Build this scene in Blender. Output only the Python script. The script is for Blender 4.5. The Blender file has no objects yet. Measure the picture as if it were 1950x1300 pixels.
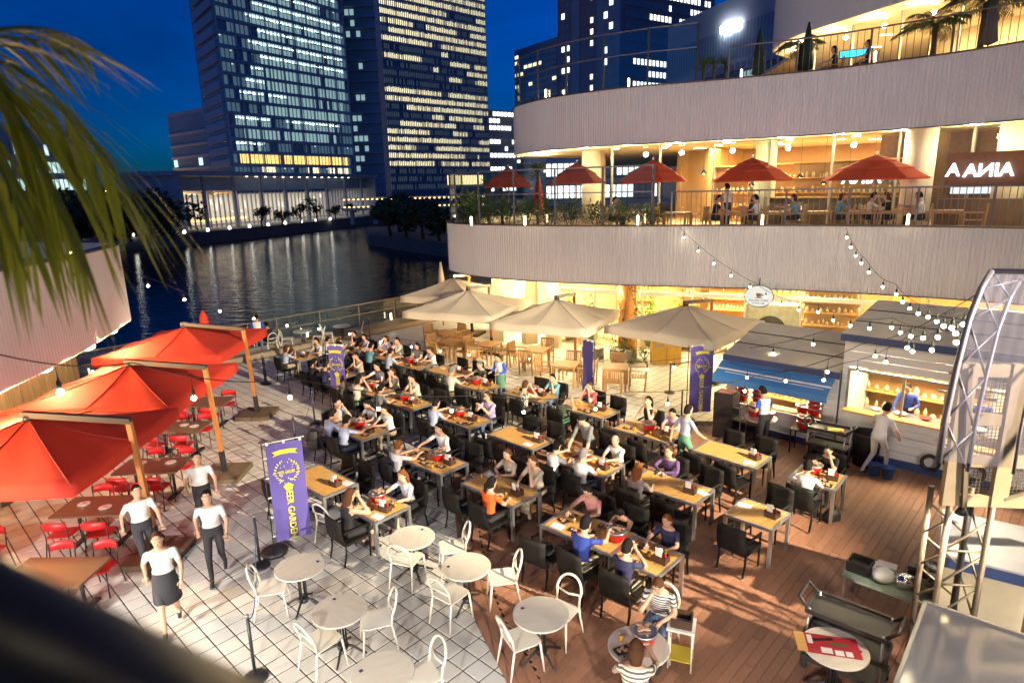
import bpy, bmesh, math, random
import numpy as np
from math import sin, cos, radians, pi, sqrt, hypot, atan2
from mathutils import Vector, Matrix
random.seed(7)
S = bpy.context.scene
C = S.collection
# ---------------------------------------------------------------- camera (solved from the paving grid)
H = 6.4
FL, PIT, ROL = 1204.2, radians(13.684), radians(-1.440)
_f = Vector((0, cos(PIT), -sin(PIT))); _r = Vector((1, 0, 0)); _u = _r.cross(_f)
CR = _r * cos(ROL) + _u * sin(ROL); CU = -_r * sin(ROL) + _u * cos(ROL); CF = _f
cam = bpy.data.cameras.new('camera'); camo = bpy.data.objects.new('camera', cam); C.objects.link(camo)
camo.matrix_world = Matrix(((CR.x, CU.x, -CF.x, 0), (CR.y, CU.y, -CF.y, 0), (CR.z, CU.z, -CF.z, H), (0, 0, 0, 1)))
cam.sensor_width = 36; cam.sensor_fit = 'HORIZONTAL'; cam.lens = FL / 1950 * 36
cam.clip_start = 0.05; cam.clip_end = 3000
cam.dof.use_dof = True; cam.dof.focus_distance = 14; cam.dof.aperture_fstop = 1.4
S.camera = camo
# ---------------------------------------------------------------- dusk sky, no sun above the horizon
W_ = bpy.data.worlds.new('World'); S.world = W_; W_.use_nodes = True
nt = W_.node_tree; nt.nodes.clear()
sky = nt.nodes.new('ShaderNodeTexSky'); sky.sky_type = 'NISHITA'; sky.sun_disc = False
sky.sun_elevation = radians(4.0); sky.sun_rotation = radians(200); sky.ozone_density = 10; sky.air_density = 1.0; sky.dust_density = 0.3
bg = nt.nodes.new('ShaderNodeBackground'); bg.inputs['Strength'].default_value = SKY_STRENGTH = .064
wo = nt.nodes.new('ShaderNodeOutputWorld')
tcw = nt.nodes.new('ShaderNodeTexCoord'); mpw = nt.nodes.new('ShaderNodeMapping'); mpw.inputs['Scale'].default_value = (1, 1, 3.2)   # thin dusk cloud
nzw = nt.nodes.new('ShaderNodeTexNoise'); nzw.inputs['Scale'].default_value = 2.6; nzw.inputs['Detail'].default_value = 6; nzw.inputs['Distortion'].default_value = .6
mrw = nt.nodes.new('ShaderNodeMapRange'); mrw.inputs[1].default_value = .3; mrw.inputs[2].default_value = .75; mrw.inputs[3].default_value = .72; mrw.inputs[4].default_value = 1.35
vsw = nt.nodes.new('ShaderNodeVectorMath'); vsw.operation = 'SCALE'
nt.links.new(tcw.outputs['Generated'], mpw.inputs[0]); nt.links.new(mpw.outputs[0], nzw.inputs['Vector']); nt.links.new(nzw.outputs['Fac'], mrw.inputs[0]); nt.links.new(mrw.outputs[0], vsw.inputs['Scale']); nt.links.new(sky.outputs[0], vsw.inputs[0])
nt.links.new(vsw.outputs[0], bg.inputs[0]); nt.links.new(bg.outputs[0], wo.inputs[0])
S.view_settings.view_transform = 'Standard'; S.view_settings.look = 'None'
S.view_settings.exposure = 1.1; S.view_settings.gamma = 1; S.view_settings.use_curve_mapping = False
S.cycles.use_denoising = True
S.cycles.max_bounces = 6; S.cycles.diffuse_bounces = 3; S.cycles.glossy_bounces = 3; S.cycles.transmission_bounces = 4; S.cycles.transparent_max_bounces = 12
S.cycles.sample_clamp_indirect = 3.0; S.cycles.caustics_reflective = False; S.cycles.caustics_refractive = False
# ---------------------------------------------------------------- pixel / paving-grid helpers
def ray(u, v): return CF + CR * ((u - 975) / FL) - CU * ((v - 650) / FL)
def PX(u, v, z=0.0):
    d = ray(u, v); t = (z - H) / d.z; return Vector((d.x * t, d.y * t, z))
def ATD(u, v, D):
    d = ray(u, v); k = D / hypot(d.x, d.y); return Vector((d.x * k, d.y * k, H + d.z * k))
def PROJ(p):
    q = Vector(p) - Vector((0, 0, H)); z = q.dot(CF)
    if z < .05: return (-9999, -9999)
    return (975 + FL * q.dot(CR) / z, 650 - FL * q.dot(CU) / z)
GA = radians(-43.56)
E1 = Vector((cos(GA), sin(GA), 0)); E2 = Vector((-sin(GA), cos(GA), 0))
def AB(a, b, z=0.0): return Vector((E1.x * a + E2.x * b, E1.y * a + E2.y * b, z))
def toAB(p): return (p.x * E1.x + p.y * E1.y, p.x * E2.x + p.y * E2.y)
# ---------------------------------------------------------------- mesh helpers
class MB:
    def __init__(s): s.v = []; s.f = []; s.m = []; s.sm = []
    def add(s, vs, fs, m=0, smooth=False):
        k = len(s.v); s.v += [tuple(p) for p in vs]
        for f in fs: s.f.append([i + k for i in f]); s.m.append(m); s.sm.append(smooth)
        return s
    def box(s, c, d, rz=0, m=0, mat=None):
        x, y, z = d[0] / 2, d[1] / 2, d[2] / 2
        P = [Vector((i * x, j * y, k * z)) for k in (-1, 1) for j in (-1, 1) for i in (-1, 1)]
        R = mat if mat is not None else Matrix.Rotation(rz, 3, 'Z')
        c = Vector(c)
        return s.add([c + R @ p for p in P], [(0, 2, 3, 1), (4, 5, 7, 6), (0, 1, 5, 4), (2, 6, 7, 3), (0, 4, 6, 2), (1, 3, 7, 5)], m)
    def beam(s, p0, p1, w, h, m=0, up=(0, 0, 1)):
        p0, p1 = Vector(p0), Vector(p1); d = p1 - p0; L = d.length; d.normalize()
        u = Vector(up)
        if abs(d.dot(u)) > .98: u = Vector((1, 0, 0))
        x = d.cross(u).normalized(); y = x.cross(d)
        return s.box((p0 + p1) / 2, (w, L, h), 0, m, Matrix((x, d, y)).transposed())
    def ring(s, rings, m=0, cap=True, smooth=True, closed=True):
        n = len(rings[0]); vs = [p for r in rings for p in r]; fs = []
        for i in range(len(rings) - 1):
            for j in range(n if closed else n - 1):
                a, b = i * n + j, i * n + (j + 1) % n; fs.append((a, b, b + n, a + n))
        s.add(vs, fs, m, smooth)
        if cap and closed:
            k = len(s.v) - len(vs)
            s.f.append([k + j for j in range(n)][::-1]); s.m.append(m); s.sm.append(False)
            s.f.append([k + (len(rings) - 1) * n + j for j in range(n)]); s.m.append(m); s.sm.append(False)
        return s
    def tube(s, pts, r, n=8, m=0, cap=True, smooth=True):
        pts = [Vector(p) for p in pts]; rs = r if isinstance(r, (list, tuple)) else [r] * len(pts)
        rings = []; pu = None
        for i, p in enumerate(pts):
            d = (pts[min(i + 1, len(pts) - 1)] - pts[max(i - 1, 0)]).normalized()
            if pu is None:
                pu = Vector((0, 0, 1)) if abs(d.z) < .9 else Vector((1, 0, 0))
            x = d.cross(pu)
            if x.length < 1e-4: x = d.cross(Vector((0, 1, 0)))
            x.normalize(); y = x.cross(d); pu = y
            rings.append([p + (x * cos(2 * pi * j / n) + y * sin(2 * pi * j / n)) * rs[i] for j in range(n)])
        return s.ring(rings, m, cap, smooth)
    def cyl(s, p0, p1, r0, r1=None, n=10, m=0, smooth=True): return s.tube([p0, p1], [r0, r0 if r1 is None else r1], n, m, True, smooth)
    def lathe(s, prof, c=(0, 0, 0), n=16, m=0, smooth=True, cap=True):
        c = Vector(c)
        return s.ring([[c + Vector((r * cos(2 * pi * j / n), r * sin(2 * pi * j / n), z)) for j in range(n)] for r, z in prof], m, cap, smooth)
    def ball(s, c, r, n=10, k=6, m=0):
        c = Vector(c); rx, ry, rz = r if isinstance(r, (tuple, list)) else (r, r, r)
        rings = []
        for i in range(1, k):
            t = pi * i / k
            rings.append([c + Vector((rx * sin(t) * cos(2 * pi * j / n), ry * sin(t) * sin(2 * pi * j / n), -rz * cos(t))) for j in range(n)])
        return s.ring(rings, m)
    def prism(s, poly, z0, z1, m=0):
        n = len(poly)
        vs = [(p[0], p[1], z0) for p in poly] + [(p[0], p[1], z1) for p in poly]
        return s.add(vs, [list(range(n))[::-1], list(range(n, 2 * n))] + [(i, (i + 1) % n, n + (i + 1) % n, n + i) for i in range(n)], m)
    def quad(s, a, b, c, d, m=0): return s.add([a, b, c, d], [(0, 1, 2, 3)], m)
    def mesh(s, name, mats=()):
        me = bpy.data.meshes.new(name); me.from_pydata(s.v, [], s.f)
        for m in mats: me.materials.append(m)
        if any(s.m): me.polygons.foreach_set('material_index', s.m)
        me.polygons.foreach_set('use_smooth', s.sm); me.update()
        return me
def obj(name, mb, mats, parent=None, loc=(0, 0, 0), rz=0):
    if not isinstance(mats, (list, tuple)): mats = [mats]
    me = mb.mesh(name, mats) if isinstance(mb, MB) else mb
    if not me.materials:
        for m in mats: me.materials.append(m)
    o = bpy.data.objects.new(name, me); C.objects.link(o); o.location = loc; o.rotation_euler = (0, 0, rz)
    if parent: o.parent = parent
    return o
def tag(o, label, cat, group=None):
    o['label'] = label; o['category'] = cat
    if group: o['group'] = group
    return o
def thing(name, label, cat, loc=(0, 0, 0), rz=0, group=None):
    o = bpy.data.objects.new(name, None); C.objects.link(o); o.location = loc; o.rotation_euler = (0, 0, rz); o.empty_display_size = .2
    return tag(o, label, cat, group)
def struct(name, mb, mats):
    o = obj(name, mb, mats); o['kind'] = 'structure'; return o
def stuff(o): o['kind'] = 'stuff'; return o
KIDS = {}
def kids(o):
    return [c for c in o.children]
def dup(root, loc, rz, label, group=None, scale=None):
    r = root.copy(); C.objects.link(r); r.location = loc; r.rotation_euler = (0, 0, rz); r['label'] = label
    if scale: r.scale = (scale,) * 3
    if group: r['group'] = group
    for ch in kids(root):
        c = ch.copy(); C.objects.link(c); c.parent = r
        for gch in kids(ch):
            d = gch.copy(); C.objects.link(d); d.parent = c
    return r
class Proto:                       # first use moves the built one, later uses copy it
    def __init__(s, root): s.root = root; s.used = False
    def put(s, loc, rz, label, group=None):
        if not s.used:
            s.used = True; s.root.location = loc; s.root.rotation_euler = (0, 0, rz); s.root['label'] = label
            if group: s.root['group'] = group
            return s.root
        return dup(s.root, loc, rz, label, group)
def lamp(kind, name, loc, power, color, parent=None, size=.3, target=None, angle=None, blend=.3, size_y=None):
    L = bpy.data.lights.new(name, kind); L.energy = power; L.color = color
    if kind == 'AREA':
        L.size = size
        if size_y: L.shape = 'RECTANGLE'; L.size_y = size_y
    elif kind in ('POINT', 'SPOT'): L.shadow_soft_size = size
    if kind == 'SPOT': L.spot_size = angle; L.spot_blend = blend
    o = bpy.data.objects.new(name, L); C.objects.link(o); o.location = loc
    if target is not None:
        o.rotation_euler = (Vector(target) - Vector(loc)).to_track_quat('-Z', 'Y').to_euler()
    if parent: o.parent = parent
    return o
def smooth_curve(pts, step):
    P = [Vector((p[0], p[1], 0)) for p in pts]; out = []
    for i in range(len(P) - 1):
        p0, p1, p2, p3 = P[max(i - 1, 0)], P[i], P[i + 1], P[min(i + 2, len(P) - 1)]
        for k in range(24):
            t = k / 24
            out.append(.5 * ((2 * p1) + (p2 - p0) * t + (2 * p0 - 5 * p1 + 4 * p2 - p3) * t * t + (3 * p1 - p0 - 3 * p2 + p3) * t ** 3))
    out.append(P[-1])
    res = [out[0]]; acc = 0
    for i in range(1, len(out)):
        a, b = out[i - 1], out[i]; L = (b - a).length
        while acc + L >= step and L > 1e-9:
            t = (step - acc) / L; a = a + (b - a) * t; res.append(a.copy()); L = (b - a).length; acc = 0
        acc += L
    return res
def normals(pts):
    N = []
    for i in range(len(pts)):
        d = pts[min(i + 1, len(pts) - 1)] - pts[max(i - 1, 0)]; d.normalize(); N.append(Vector((d.y, -d.x, 0)))
    return N
# ---------------------------------------------------------------- materials
MATS = {}
def M(name, col, rough=.6, metal=0.0, var=.18, scale=5.0, bump=0.0, bscale=40.0, emit=None, es=0.0, spec=.5, rand=.12, coord='Object', stretch=None):
    if name in MATS: return MATS[name]
    m = bpy.data.materials.new(name); m.use_nodes = True; n = m.node_tree.nodes; l = m.node_tree.links
    b = n['Principled BSDF']; b.inputs['Roughness'].default_value = rough; b.inputs['Metallic'].default_value = metal
    b.inputs['Specular IOR Level'].default_value = spec
    c4 = (*col, 1)
    tc = n.new('ShaderNodeTexCoord'); src = tc.outputs[coord]
    if stretch:
        mp = n.new('ShaderNodeMapping'); mp.inputs['Scale'].default_value = stretch; l.new(src, mp.inputs[0]); src = mp.outputs[0]
    nz = n.new('ShaderNodeTexNoise'); nz.inputs['Scale'].default_value = scale; nz.inputs['Detail'].default_value = 5
    l.new(src, nz.inputs['Vector'])
    oi = n.new('ShaderNodeObjectInfo')
    a = n.new('ShaderNodeMath'); a.operation = 'MULTIPLY_ADD'; a.inputs[1].default_value = 2 * var; a.inputs[2].default_value = 1 - var
    l.new(nz.outputs['Fac'], a.inputs[0])
    a2 = n.new('ShaderNodeMath'); a2.operation = 'MULTIPLY_ADD'; a2.inputs[1].default_value = rand; a2.inputs[2].default_value = 1 - rand / 2
    l.new(oi.outputs['Random'], a2.inputs[0])
    mu = n.new('ShaderNodeMath'); mu.operation = 'MULTIPLY'; l.new(a.outputs[0], mu.inputs[0]); l.new(a2.outputs[0], mu.inputs[1])
    mx = n.new('ShaderNodeVectorMath'); mx.operation = 'SCALE'; mx.inputs[0].default_value = col; l.new(mu.outputs[0], mx.inputs['Scale'])
    l.new(mx.outputs[0], b.inputs['Base Color'])
    if bump:
        nb = n.new('ShaderNodeTexNoise'); nb.inputs['Scale'].default_value = bscale; l.new(src, nb.inputs['Vector'])
        bp = n.new('ShaderNodeBump'); bp.inputs['Strength'].default_value = bump; bp.inputs['Distance'].default_value = .01
        l.new(nb.outputs['Fac'], bp.inputs['Height']); l.new(bp.outputs[0], b.inputs['Normal'])
    if emit:
        b.inputs['Emission Color'].default_value = (*emit, 1); b.inputs['Emission Strength'].default_value = es
    MATS[name] = m; return m
def GL(name, col, es):
    if name in MATS: return MATS[name]
    m = bpy.data.materials.new(name); m.use_nodes = True; n = m.node_tree.nodes; n.clear()
    e = n.new('ShaderNodeEmission'); e.inputs[0].default_value = (*col, 1); e.inputs[1].default_value = es
    o = n.new('ShaderNodeOutputMaterial'); m.node_tree.links.new(e.outputs[0], o.inputs[0])
    MATS[name] = m; return m
def GLASS(name, col=(1, 1, 1), refl=.12, rough=.02):
    if name in MATS: return MATS[name]
    m = bpy.data.materials.new(name); m.use_nodes = True; n = m.node_tree.nodes; l = m.node_tree.links; n.clear()
    t = n.new('ShaderNodeBsdfTransparent'); t.inputs[0].default_value = (*col, 1)
    g = n.new('ShaderNodeBsdfGlossy'); g.inputs['Roughness'].default_value = rough
    fr = n.new('ShaderNodeLayerWeight'); fr.inputs['Blend'].default_value = .5
    pw = n.new('ShaderNodeMath'); pw.operation = 'POWER'; pw.inputs[1].default_value = 4; l.new(fr.outputs['Facing'], pw.inputs[0])
    ad = n.new('ShaderNodeMath'); ad.operation = 'MULTIPLY_ADD'; ad.inputs[1].default_value = .55; ad.inputs[2].default_value = refl * .5; l.new(pw.outputs[0], ad.inputs[0])
    mx = n.new('ShaderNodeMixShader'); l.new(ad.outputs[0], mx.inputs[0]); l.new(t.outputs[0], mx.inputs[1]); l.new(g.outputs[0], mx.inputs[2])
    o = n.new('ShaderNodeOutputMaterial'); l.new(mx.outputs[0], o.inputs[0]); MATS[name] = m; return m
black = M('black_rattan', (.011, .0095, .0085), .6, bump=.5, bscale=180, spec=.25)
alu = M('brushed_aluminium', (.52, .54, .55), .32, .85, var=.08)
steel = M('steel', (.45, .45, .46), .35, .9, var=.1)
dsteel = M('dark_steel', (.05, .05, .055), .45, .6)
wood = M('bamboo_wood', (.64, .36, .10), .45, var=.3, scale=3, stretch=(1, 12, 1))
dwood = M('brown_laminate', (.13, .085, .05), .4, var=.3, scale=3, stretch=(1, 10, 1))
teak = M('teak_wood', (.42, .23, .085), .5, var=.3, scale=4, stretch=(1, 9, 9))
white = M('white_paint', (.78, .76, .72), .5, var=.06)
cream = M('white_plastic', (.74, .70, .60), .4, var=.05)
redp = M('red_plastic', (.50, .018, .02), .4, var=.1)
redm = M('red_enamel', (.55, .02, .018), .3, var=.12)
# ================================================================ ground
TW, TH = .3075, .2972          # paving pitch along E1 and E2
OA, OB = -7.170, 5.380
deck_edge = [(-.05, 5.2), (-.1, 6.6), (-.18, 7.1), (-.67, 8.38), (-.96, 9.61), (-1.21, 11.39), (-1.37, 12.51), (-1.38, 13.83), (-1.01, 15.06), (.3, 16.24), (2.94, 16.59), (5.44, 16.41)]
dk = smooth_curve(deck_edge, .2)
deck_poly = [(p.x, p.y) for p in dk] + [(7.2, 16.4), (14, 9), (10, 3.6), (-.05, 3.6)]
def inside(x, y, poly):
    c = False; j = len(poly) - 1
    for i in range(len(poly)):
        xi, yi = poly[i]; xj, yj = poly[j]
        if (yi > y) != (yj > y) and x < (xj - xi) * (y - yi) / (yj - yi) + xi: c = not c
        j = i
    return c
def tile_mat():
    m = M('ceramic_tile', (.60, .58, .53), .38, var=.09, scale=1.3, coord='Object', rand=0)
    n = m.node_tree.nodes; l = m.node_tree.links
    ge = n.new('ShaderNodeNewGeometry'); mp = n.new('ShaderNodeMapping'); mp.vector_type = 'TEXTURE'
    a0 = AB(OA, OB)
    mp.inputs['Location'].default_value = (a0.x, a0.y, -.5); mp.inputs['Rotation'].default_value = (0, 0, GA); mp.inputs['Scale'].default_value = (TW, TH, 1)
    fl = n.new('ShaderNodeVectorMath'); fl.operation = 'FLOOR'; wn = n.new('ShaderNodeTexWhiteNoise'); wn.noise_dimensions = '2D'
    l.new(ge.outputs['Position'], mp.inputs[0]); l.new(mp.outputs[0], fl.inputs[0]); l.new(fl.outputs[0], wn.inputs['Vector'])
    a2 = [x for x in n if x.type == 'MATH' and x.operation == 'MULTIPLY_ADD'][1]
    for k in list(a2.inputs[0].links): l.remove(k)
    l.new(wn.outputs['Value'], a2.inputs[0]); a2.inputs[1].default_value = .14; a2.inputs[2].default_value = .92
    nz = [x for x in n if x.type == 'TEX_NOISE'][0]; l.new(ge.outputs['Position'], nz.inputs['Vector'])
    # scuffed gloss
    b = n['Principled BSDF']; rr = n.new('ShaderNodeMapRange'); rr.inputs[3].default_value = .3; rr.inputs[4].default_value = .55
    n2 = n.new('ShaderNodeTexNoise'); n2.inputs['Scale'].default_value = 2.5; n2.inputs['Detail'].default_value = 6; l.new(ge.outputs['Position'], n2.inputs['Vector'])
    l.new(n2.outputs['Fac'], rr.inputs[0]); l.new(rr.outputs[0], b.inputs['Roughness'])
    return m
tileM = tile_mat()
grout = M('tile_grout', (.028, .020, .016), .8)
plaza = struct('plaza', MB().prism([AB(-24.8, -6).xy, AB(9, -6).xy, AB(9, 34).xy, AB(-24.8, 34).xy], -.5, -.007), grout)
tl = []
for i in range(-62, 48):
    for j in range(-30, 100):
        a = OA + (i + .5) * TW; b = OB + (j + .5) * TH
        if a < -24.2: continue
        p = AB(a, b)
        if inside(p.x, p.y, deck_poly): 
            c = min((hypot(p.x - q.x, p.y - q.y) for q in dk))
            if c > .2: continue
        u, v = PROJ(p)
        if not (-60 < u < 2010 and 380 < v < 1360): continue
        if p.y > 33 or (p.x > 9 and p.y > 16): continue
        tl.append((p.length, p))
tl.sort(key=lambda t: t[0])
def tile_geo(mb, c):
    g = .0100; x, y = TW / 2 - g, TH / 2 - g; q = .004
    P = [c + E1 * (sx * (x - k)) + E2 * (sy * (y - k)) + Vector((0, 0, z)) for k, z in ((0, -.012), (0, -q), (q, 0)) for sx, sy in ((-1, -1), (1, -1), (1, 1), (-1, 1))]
    mb.add(P, [(8, 9, 10, 11)] + [(r * 4 + i, r * 4 + (i + 1) % 4, r * 4 + 4 + (i + 1) % 4, r * 4 + 4 + i) for r in (0, 1) for i in range(4)])
t0 = MB(); tile_geo(t0, Vector((0, 0, 0))); t0m = t0.mesh('tile', [tileM])
for k, (d, p) in enumerate(tl[:300]):
    o = obj('tile', t0m, tileM, plaza, (p.x, p.y, random.uniform(-.0008, .0008)))
far = MB()
for d, p in tl[300:]: tile_geo(far, p)
stuff(obj('tiles', far, tileM, plaza))
# timber deck
deckM = M('deck_board', (.30, .145, .085), .65, var=.2, scale=2.2, rand=.3, coord='Object', stretch=(9, 1, 1), bump=.12, bscale=30)
deckg = M('deck_gap', (.03, .013, .008), .9)
deck = struct('timber_deck', MB().prism(deck_poly, -.004, .004), deckg)
BW, BL = .136, 1.8
inner = []
Ndk = normals(dk)
for p, nn in zip(dk, Ndk): inner.append(p + nn * .42)
sgn = 1
if not inside(inner[30].x, inner[30].y, deck_poly): inner = [p - nn * .42 for p, nn in zip(dk, Ndk)]; sgn = -1
in_poly = [(p.x, p.y) for p in inner] + [(7.2, 16.0), (13.6, 9), (10, 3.8), (.4, 3.8)]
boards = []
for i in range(-80, 70):
    a = i * BW - 1.0
    off = (i * .683) % 1 * BL
    # clip the row against the inner deck outline along E2
    run = []; b = 2.0
    on = False
    while b < 19:
        p = AB(a, b); ins = inside(p.x, p.y, in_poly)
        if ins and not on: s0 = b; on = True
        if not ins and on: run.append((s0, b)); on = False
        b += .03
    if on: run.append((s0, 19))
    for s0, s1 in run:
        k = math.floor((s0 - off) / BL)
        while off + k * BL < s1:
            lo, hi = max(s0, off + k * BL), min(s1, off + (k + 1) * BL); k += 1
            if hi - lo < .05: continue
            c = AB(a, (lo + hi) / 2)
            u, v = PROJ(c); L = hi - lo
            if not (-150 < u < 2150 and 500 < v < 1560): continue
            boards.append((c.length, c, L))
boards.sort(key=lambda t: t[0])
def board_geo(mb, c, L):
    w, l = BW - .005, L - .006; q = .004
    P = [c + E1 * (sx * (w / 2 - k)) + E2 * (sy * (l / 2 - k)) + Vector((0, 0, z)) for k, z in ((0, .0), (0, .020), (q, .024)) for sx, sy in ((-1, -1), (1, -1), (1, 1), (-1, 1))]
    mb.add(P, [(8, 9, 10, 11)] + [(r * 4 + i, r * 4 + (i + 1) % 4, r * 4 + 4 + (i + 1) % 4, r * 4 + 4 + i) for r in (0, 1) for i in range(4)])
cache = {}
for d, c, L in boards[:300]:
    kk = round(L, 2)
    if kk not in cache:
        mb = MB(); board_geo(mb, Vector((0, 0, 0)), kk); cache[kk] = mb.mesh('board', [deckM])
    obj('board', cache[kk], deckM, deck, (c.x, c.y, random.uniform(-.001, .001)))
mb = MB()
for d, c, L in boards[300:]: board_geo(mb, c, L)
if mb.v: stuff(obj('boards', mb, deckM, deck))
for r in (0, 1, 2):                                   # curved border boards
    for k in range(0, len(dk) - 9, 9):
        ring_ = []
        for q in range(k, k + 10):
            i0 = dk[q] + Ndk[q] * sgn * (.004 + r * .138); i1 = dk[q] + Ndk[q] * sgn * (.004 + r * .138 + .131)
            if q == k: i0 = i0.lerp(dk[q + 1] + Ndk[q + 1] * sgn * (.004 + r * .138), .03); i1 = i1.lerp(dk[q + 1] + Ndk[q + 1] * sgn * (.135 + r * .138), .03)
            ring_.append([i0 + Vector((0, 0, .0)), i0 + Vector((0, 0, .024)), i1 + Vector((0, 0, .024)), i1 + Vector((0, 0, 0))])
        obj('border_board', MB().ring(ring_, 0, True, False), deckM, deck)
# ================================================================ water, banks
def water_mat():
    m = bpy.data.materials.new('river_water'); m.use_nodes = True; n = m.node_tree.nodes; l = m.node_tree.links
    b = n['Principled BSDF']; b.inputs['Base Color'].default_value = (.004, .010, .022, 1); b.inputs['Roughness'].default_value = .10; b.inputs['IOR'].default_value = 1.33; b.inputs['Specular IOR Level'].default_value = .20
    tc = n.new('ShaderNodeNewGeometry'); mp = n.new('ShaderNodeMapping'); mp.inputs['Rotation'].default_value = (0, 0, .35); mp.inputs['Scale'].default_value = (.35, 1.1, 1)
    nz = n.new('ShaderNodeTexNoise'); nz.inputs['Scale'].default_value = 1.3; nz.inputs['Detail'].default_value = 4
    bp = n.new('ShaderNodeBump'); bp.inputs['Strength'].default_value = .55; bp.inputs['Distance'].default_value = .2
    l.new(tc.outputs['Position'], mp.inputs[0]); l.new(mp.outputs[0], nz.inputs['Vector']); l.new(nz.outputs['Fac'], bp.inputs['Height']); l.new(bp.outputs[0], b.inputs['Normal'])
    return m
ground_far = struct('ground', MB().add([(-1500, -60, -4.5), (1500, -60, -4.5), (1500, 2200, -4.5), (-1500, 2200, -4.5)], [(0, 1, 2, 3)]), M('far_ground', (.03, .03, .032), .9, scale=.05))
struct('river', MB().add([(-220, -20, -3), (60, -20, -3), (60, 300, -3), (-220, 300, -3)], [(0, 1, 2, 3)]), water_mat())
quayM = M('quay_concrete', (.16, .15, .145), .85, var=.3, scale=.8, bump=.3, bscale=6, coord='Object')
grass = M('dark_turf', (.03, .05, .018), .9, var=.4, scale=1.5)
struct('quay_wall', MB().prism([AB(-25.2, -8).xy, AB(-24.75, -8).xy, AB(-24.75, 34).xy, AB(-25.2, 34).xy], -4.4, .34), quayM)
bank = [(-200, 62), (-98, 88), (-62.7, 120.9), (-57, 134), (-48, 160), (-36, 203), (20, 240), (20, 420), (-320, 420), (-320, 62)]
struct('far_bank', MB().prism(bank, -4.4, -.6), quayM)
isl = [PX(703, 467, -3).xy, PX(850, 490, -3).xy, (12, 88), (22, 150), (-22, 150), PX(698, 455, -3).xy]
struct('promontory', MB().prism([tuple(p) for p in isl], -4.4, -1.0), quayM)
struct('building_plot', MB().prism([(-1.2, 34), (60, 20), (60, 110), (6, 110)], -4.4, -.3), quayM)
# ================================================================ towers across the river
lw = GL('office_light_cool', (.62, .92, .86), .62); lw2 = GL('office_light_dim', (.45, .72, .75), .28); ly = GL('office_light_warm', (1.0, .86, .50), .95); ly2 = GL('office_light_amber', (1.0, .62, .18), .9)
lb = GL('office_light_white', (.95, .97, 1.0), 1.3)
tglass = M('tower_glass', (.25, .33, .45), .25, .0, spec=.8, var=.3, scale=.08)
tband = M('tower_spandrel', (.36, .43, .54), .5, var=.15, scale=.2)
tfin = M('tower_fin', (.42, .49, .58), .45, var=.1)
tbrown = M('tower_brown_stone', (.34, .25, .29), .7, var=.2, scale=.2)
tgrey = M('tower_grey_panel', (.32, .36, .46), .6, var=.15, scale=.15)
def face(A, B): 
    A = Vector((A[0], A[1], 0)); B = Vector((B[0], B[1], 0)); d = B - A; L = d.length; d.normalize(); n = Vector((d.y, -d.x, 0))
    if n.dot(-A) < 0: n = -n
    return A, d, n, L
def wq(mb, A, d, n, x0, x1, z0, z1, off, m=0):
    a = A + n * off
    mb.quad(a + d * x0 + Vector((0, 0, z0)), a + d * x1 + Vector((0, 0, z0)), a + d * x1 + Vector((0, 0, z1)), a + d * x0 + Vector((0, 0, z1)), m)
def tower(name, label, plan, z0, z1, body=None):
    t = thing(name, label, 'skyscraper', (plan[0][0], plan[0][1], 0))
    o = Vector((plan[0][0], plan[0][1], 0))
    obj('core', MB().prism([(p[0] - o.x, p[1] - o.y) for p in plan], z0, z1), body or tglass, t)
    return t, o
def shift(mb, o): mb.v = [(v[0] - o.x, v[1] - o.y, v[2]) for v in mb.v]; return mb
# --- glass office tower with bright open floors
c1, r1, l1 = (-80.7, 193.9), (-55.2, 235.6), (-96.8, 214.2)
bk = (r1[0] + l1[0] - c1[0], r1[1] + l1[1] - c1[1])
t, o = tower('glass_office_tower', 'dark glass office tower with wide rows of cool white lit floors', [c1, r1, bk, l1], -2, 112)
A, d, n, L = face(c1, r1); FH = 3.62
bands = MB(); mull = MB(); lit = MB()
for k in range(0, 31):
    z = 4 + k * FH
    a = A + n * .25
    bands.box(A + d * (L / 2) + n * .2 + Vector((0, 0, z)), (L, .8, .9), atan2(d.y, d.x))
for k in range(0, 34):
    mull.box(A + d * (L * k / 33) + n * .12 + Vector((0, 0, 58)), (.16, .4, 112), atan2(d.y, d.x))
for k in range(1, 10): mull.box(A + d * (L * k / 9.0) + n * .25 + Vector((0, 0, 58)), (.3, .7, 112), atan2(d.y, d.x))
spans = {3: [(.05, .95, 3)], 2: [(.2, .3, 2), (.55, .66, 2), (.75, .95, 2)], 4: [(.03, .24, 0)], 5: [(.1, .9, 1)], 6: [(.05, .30, 0), (.42, .9, 0)], 7: [(.28, .95, 1)], 8: [(.10, .28, 0), (.3, .45, 0), (.45, .95, 1)],
         9: [(.15, .29, 0), (.3, .97, 1)], 10: [(.2, .29, 0), (.3, .97, 1)], 11: [(.27, .97, 0)], 12: [(.2, .97, 0)], 13: [(.27, .97, 0)], 14: [(.2, .97, 0)], 15: [(.26, .97, 0)], 16: [(.2, .8, 0)], 17: [(.26, .95, 0)], 18: [(.05, .17, 1), (.43, .75, 0)], 21: [(.7, .78, 2)]}
rw = random.Random(3)
for k, sp in spans.items():
    z = 4 + k * FH
    for x0, x1, m in sp:
        q = x0
        while q < x1 - .005:
            w = min(.030, x1 - q)
            if rw.random() < .93:
                if m == 0:
                    wq(lit, A, d, n, q * L + .08, (q + w) * L - .08, z + .5, z + 2.0, .05, 1); wq(lit, A, d, n, q * L + .08, (q + w) * L - .08, z + 2.0 + .5 * rw.random(), z + FH - .5, .05, 0)
                else: wq(lit, A, d, n, q * L + .08, (q + w) * L - .08, z + .5, z + FH - .5, .05, {1: 1, 2: 2, 3: 3}[m])
            q += w
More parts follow.
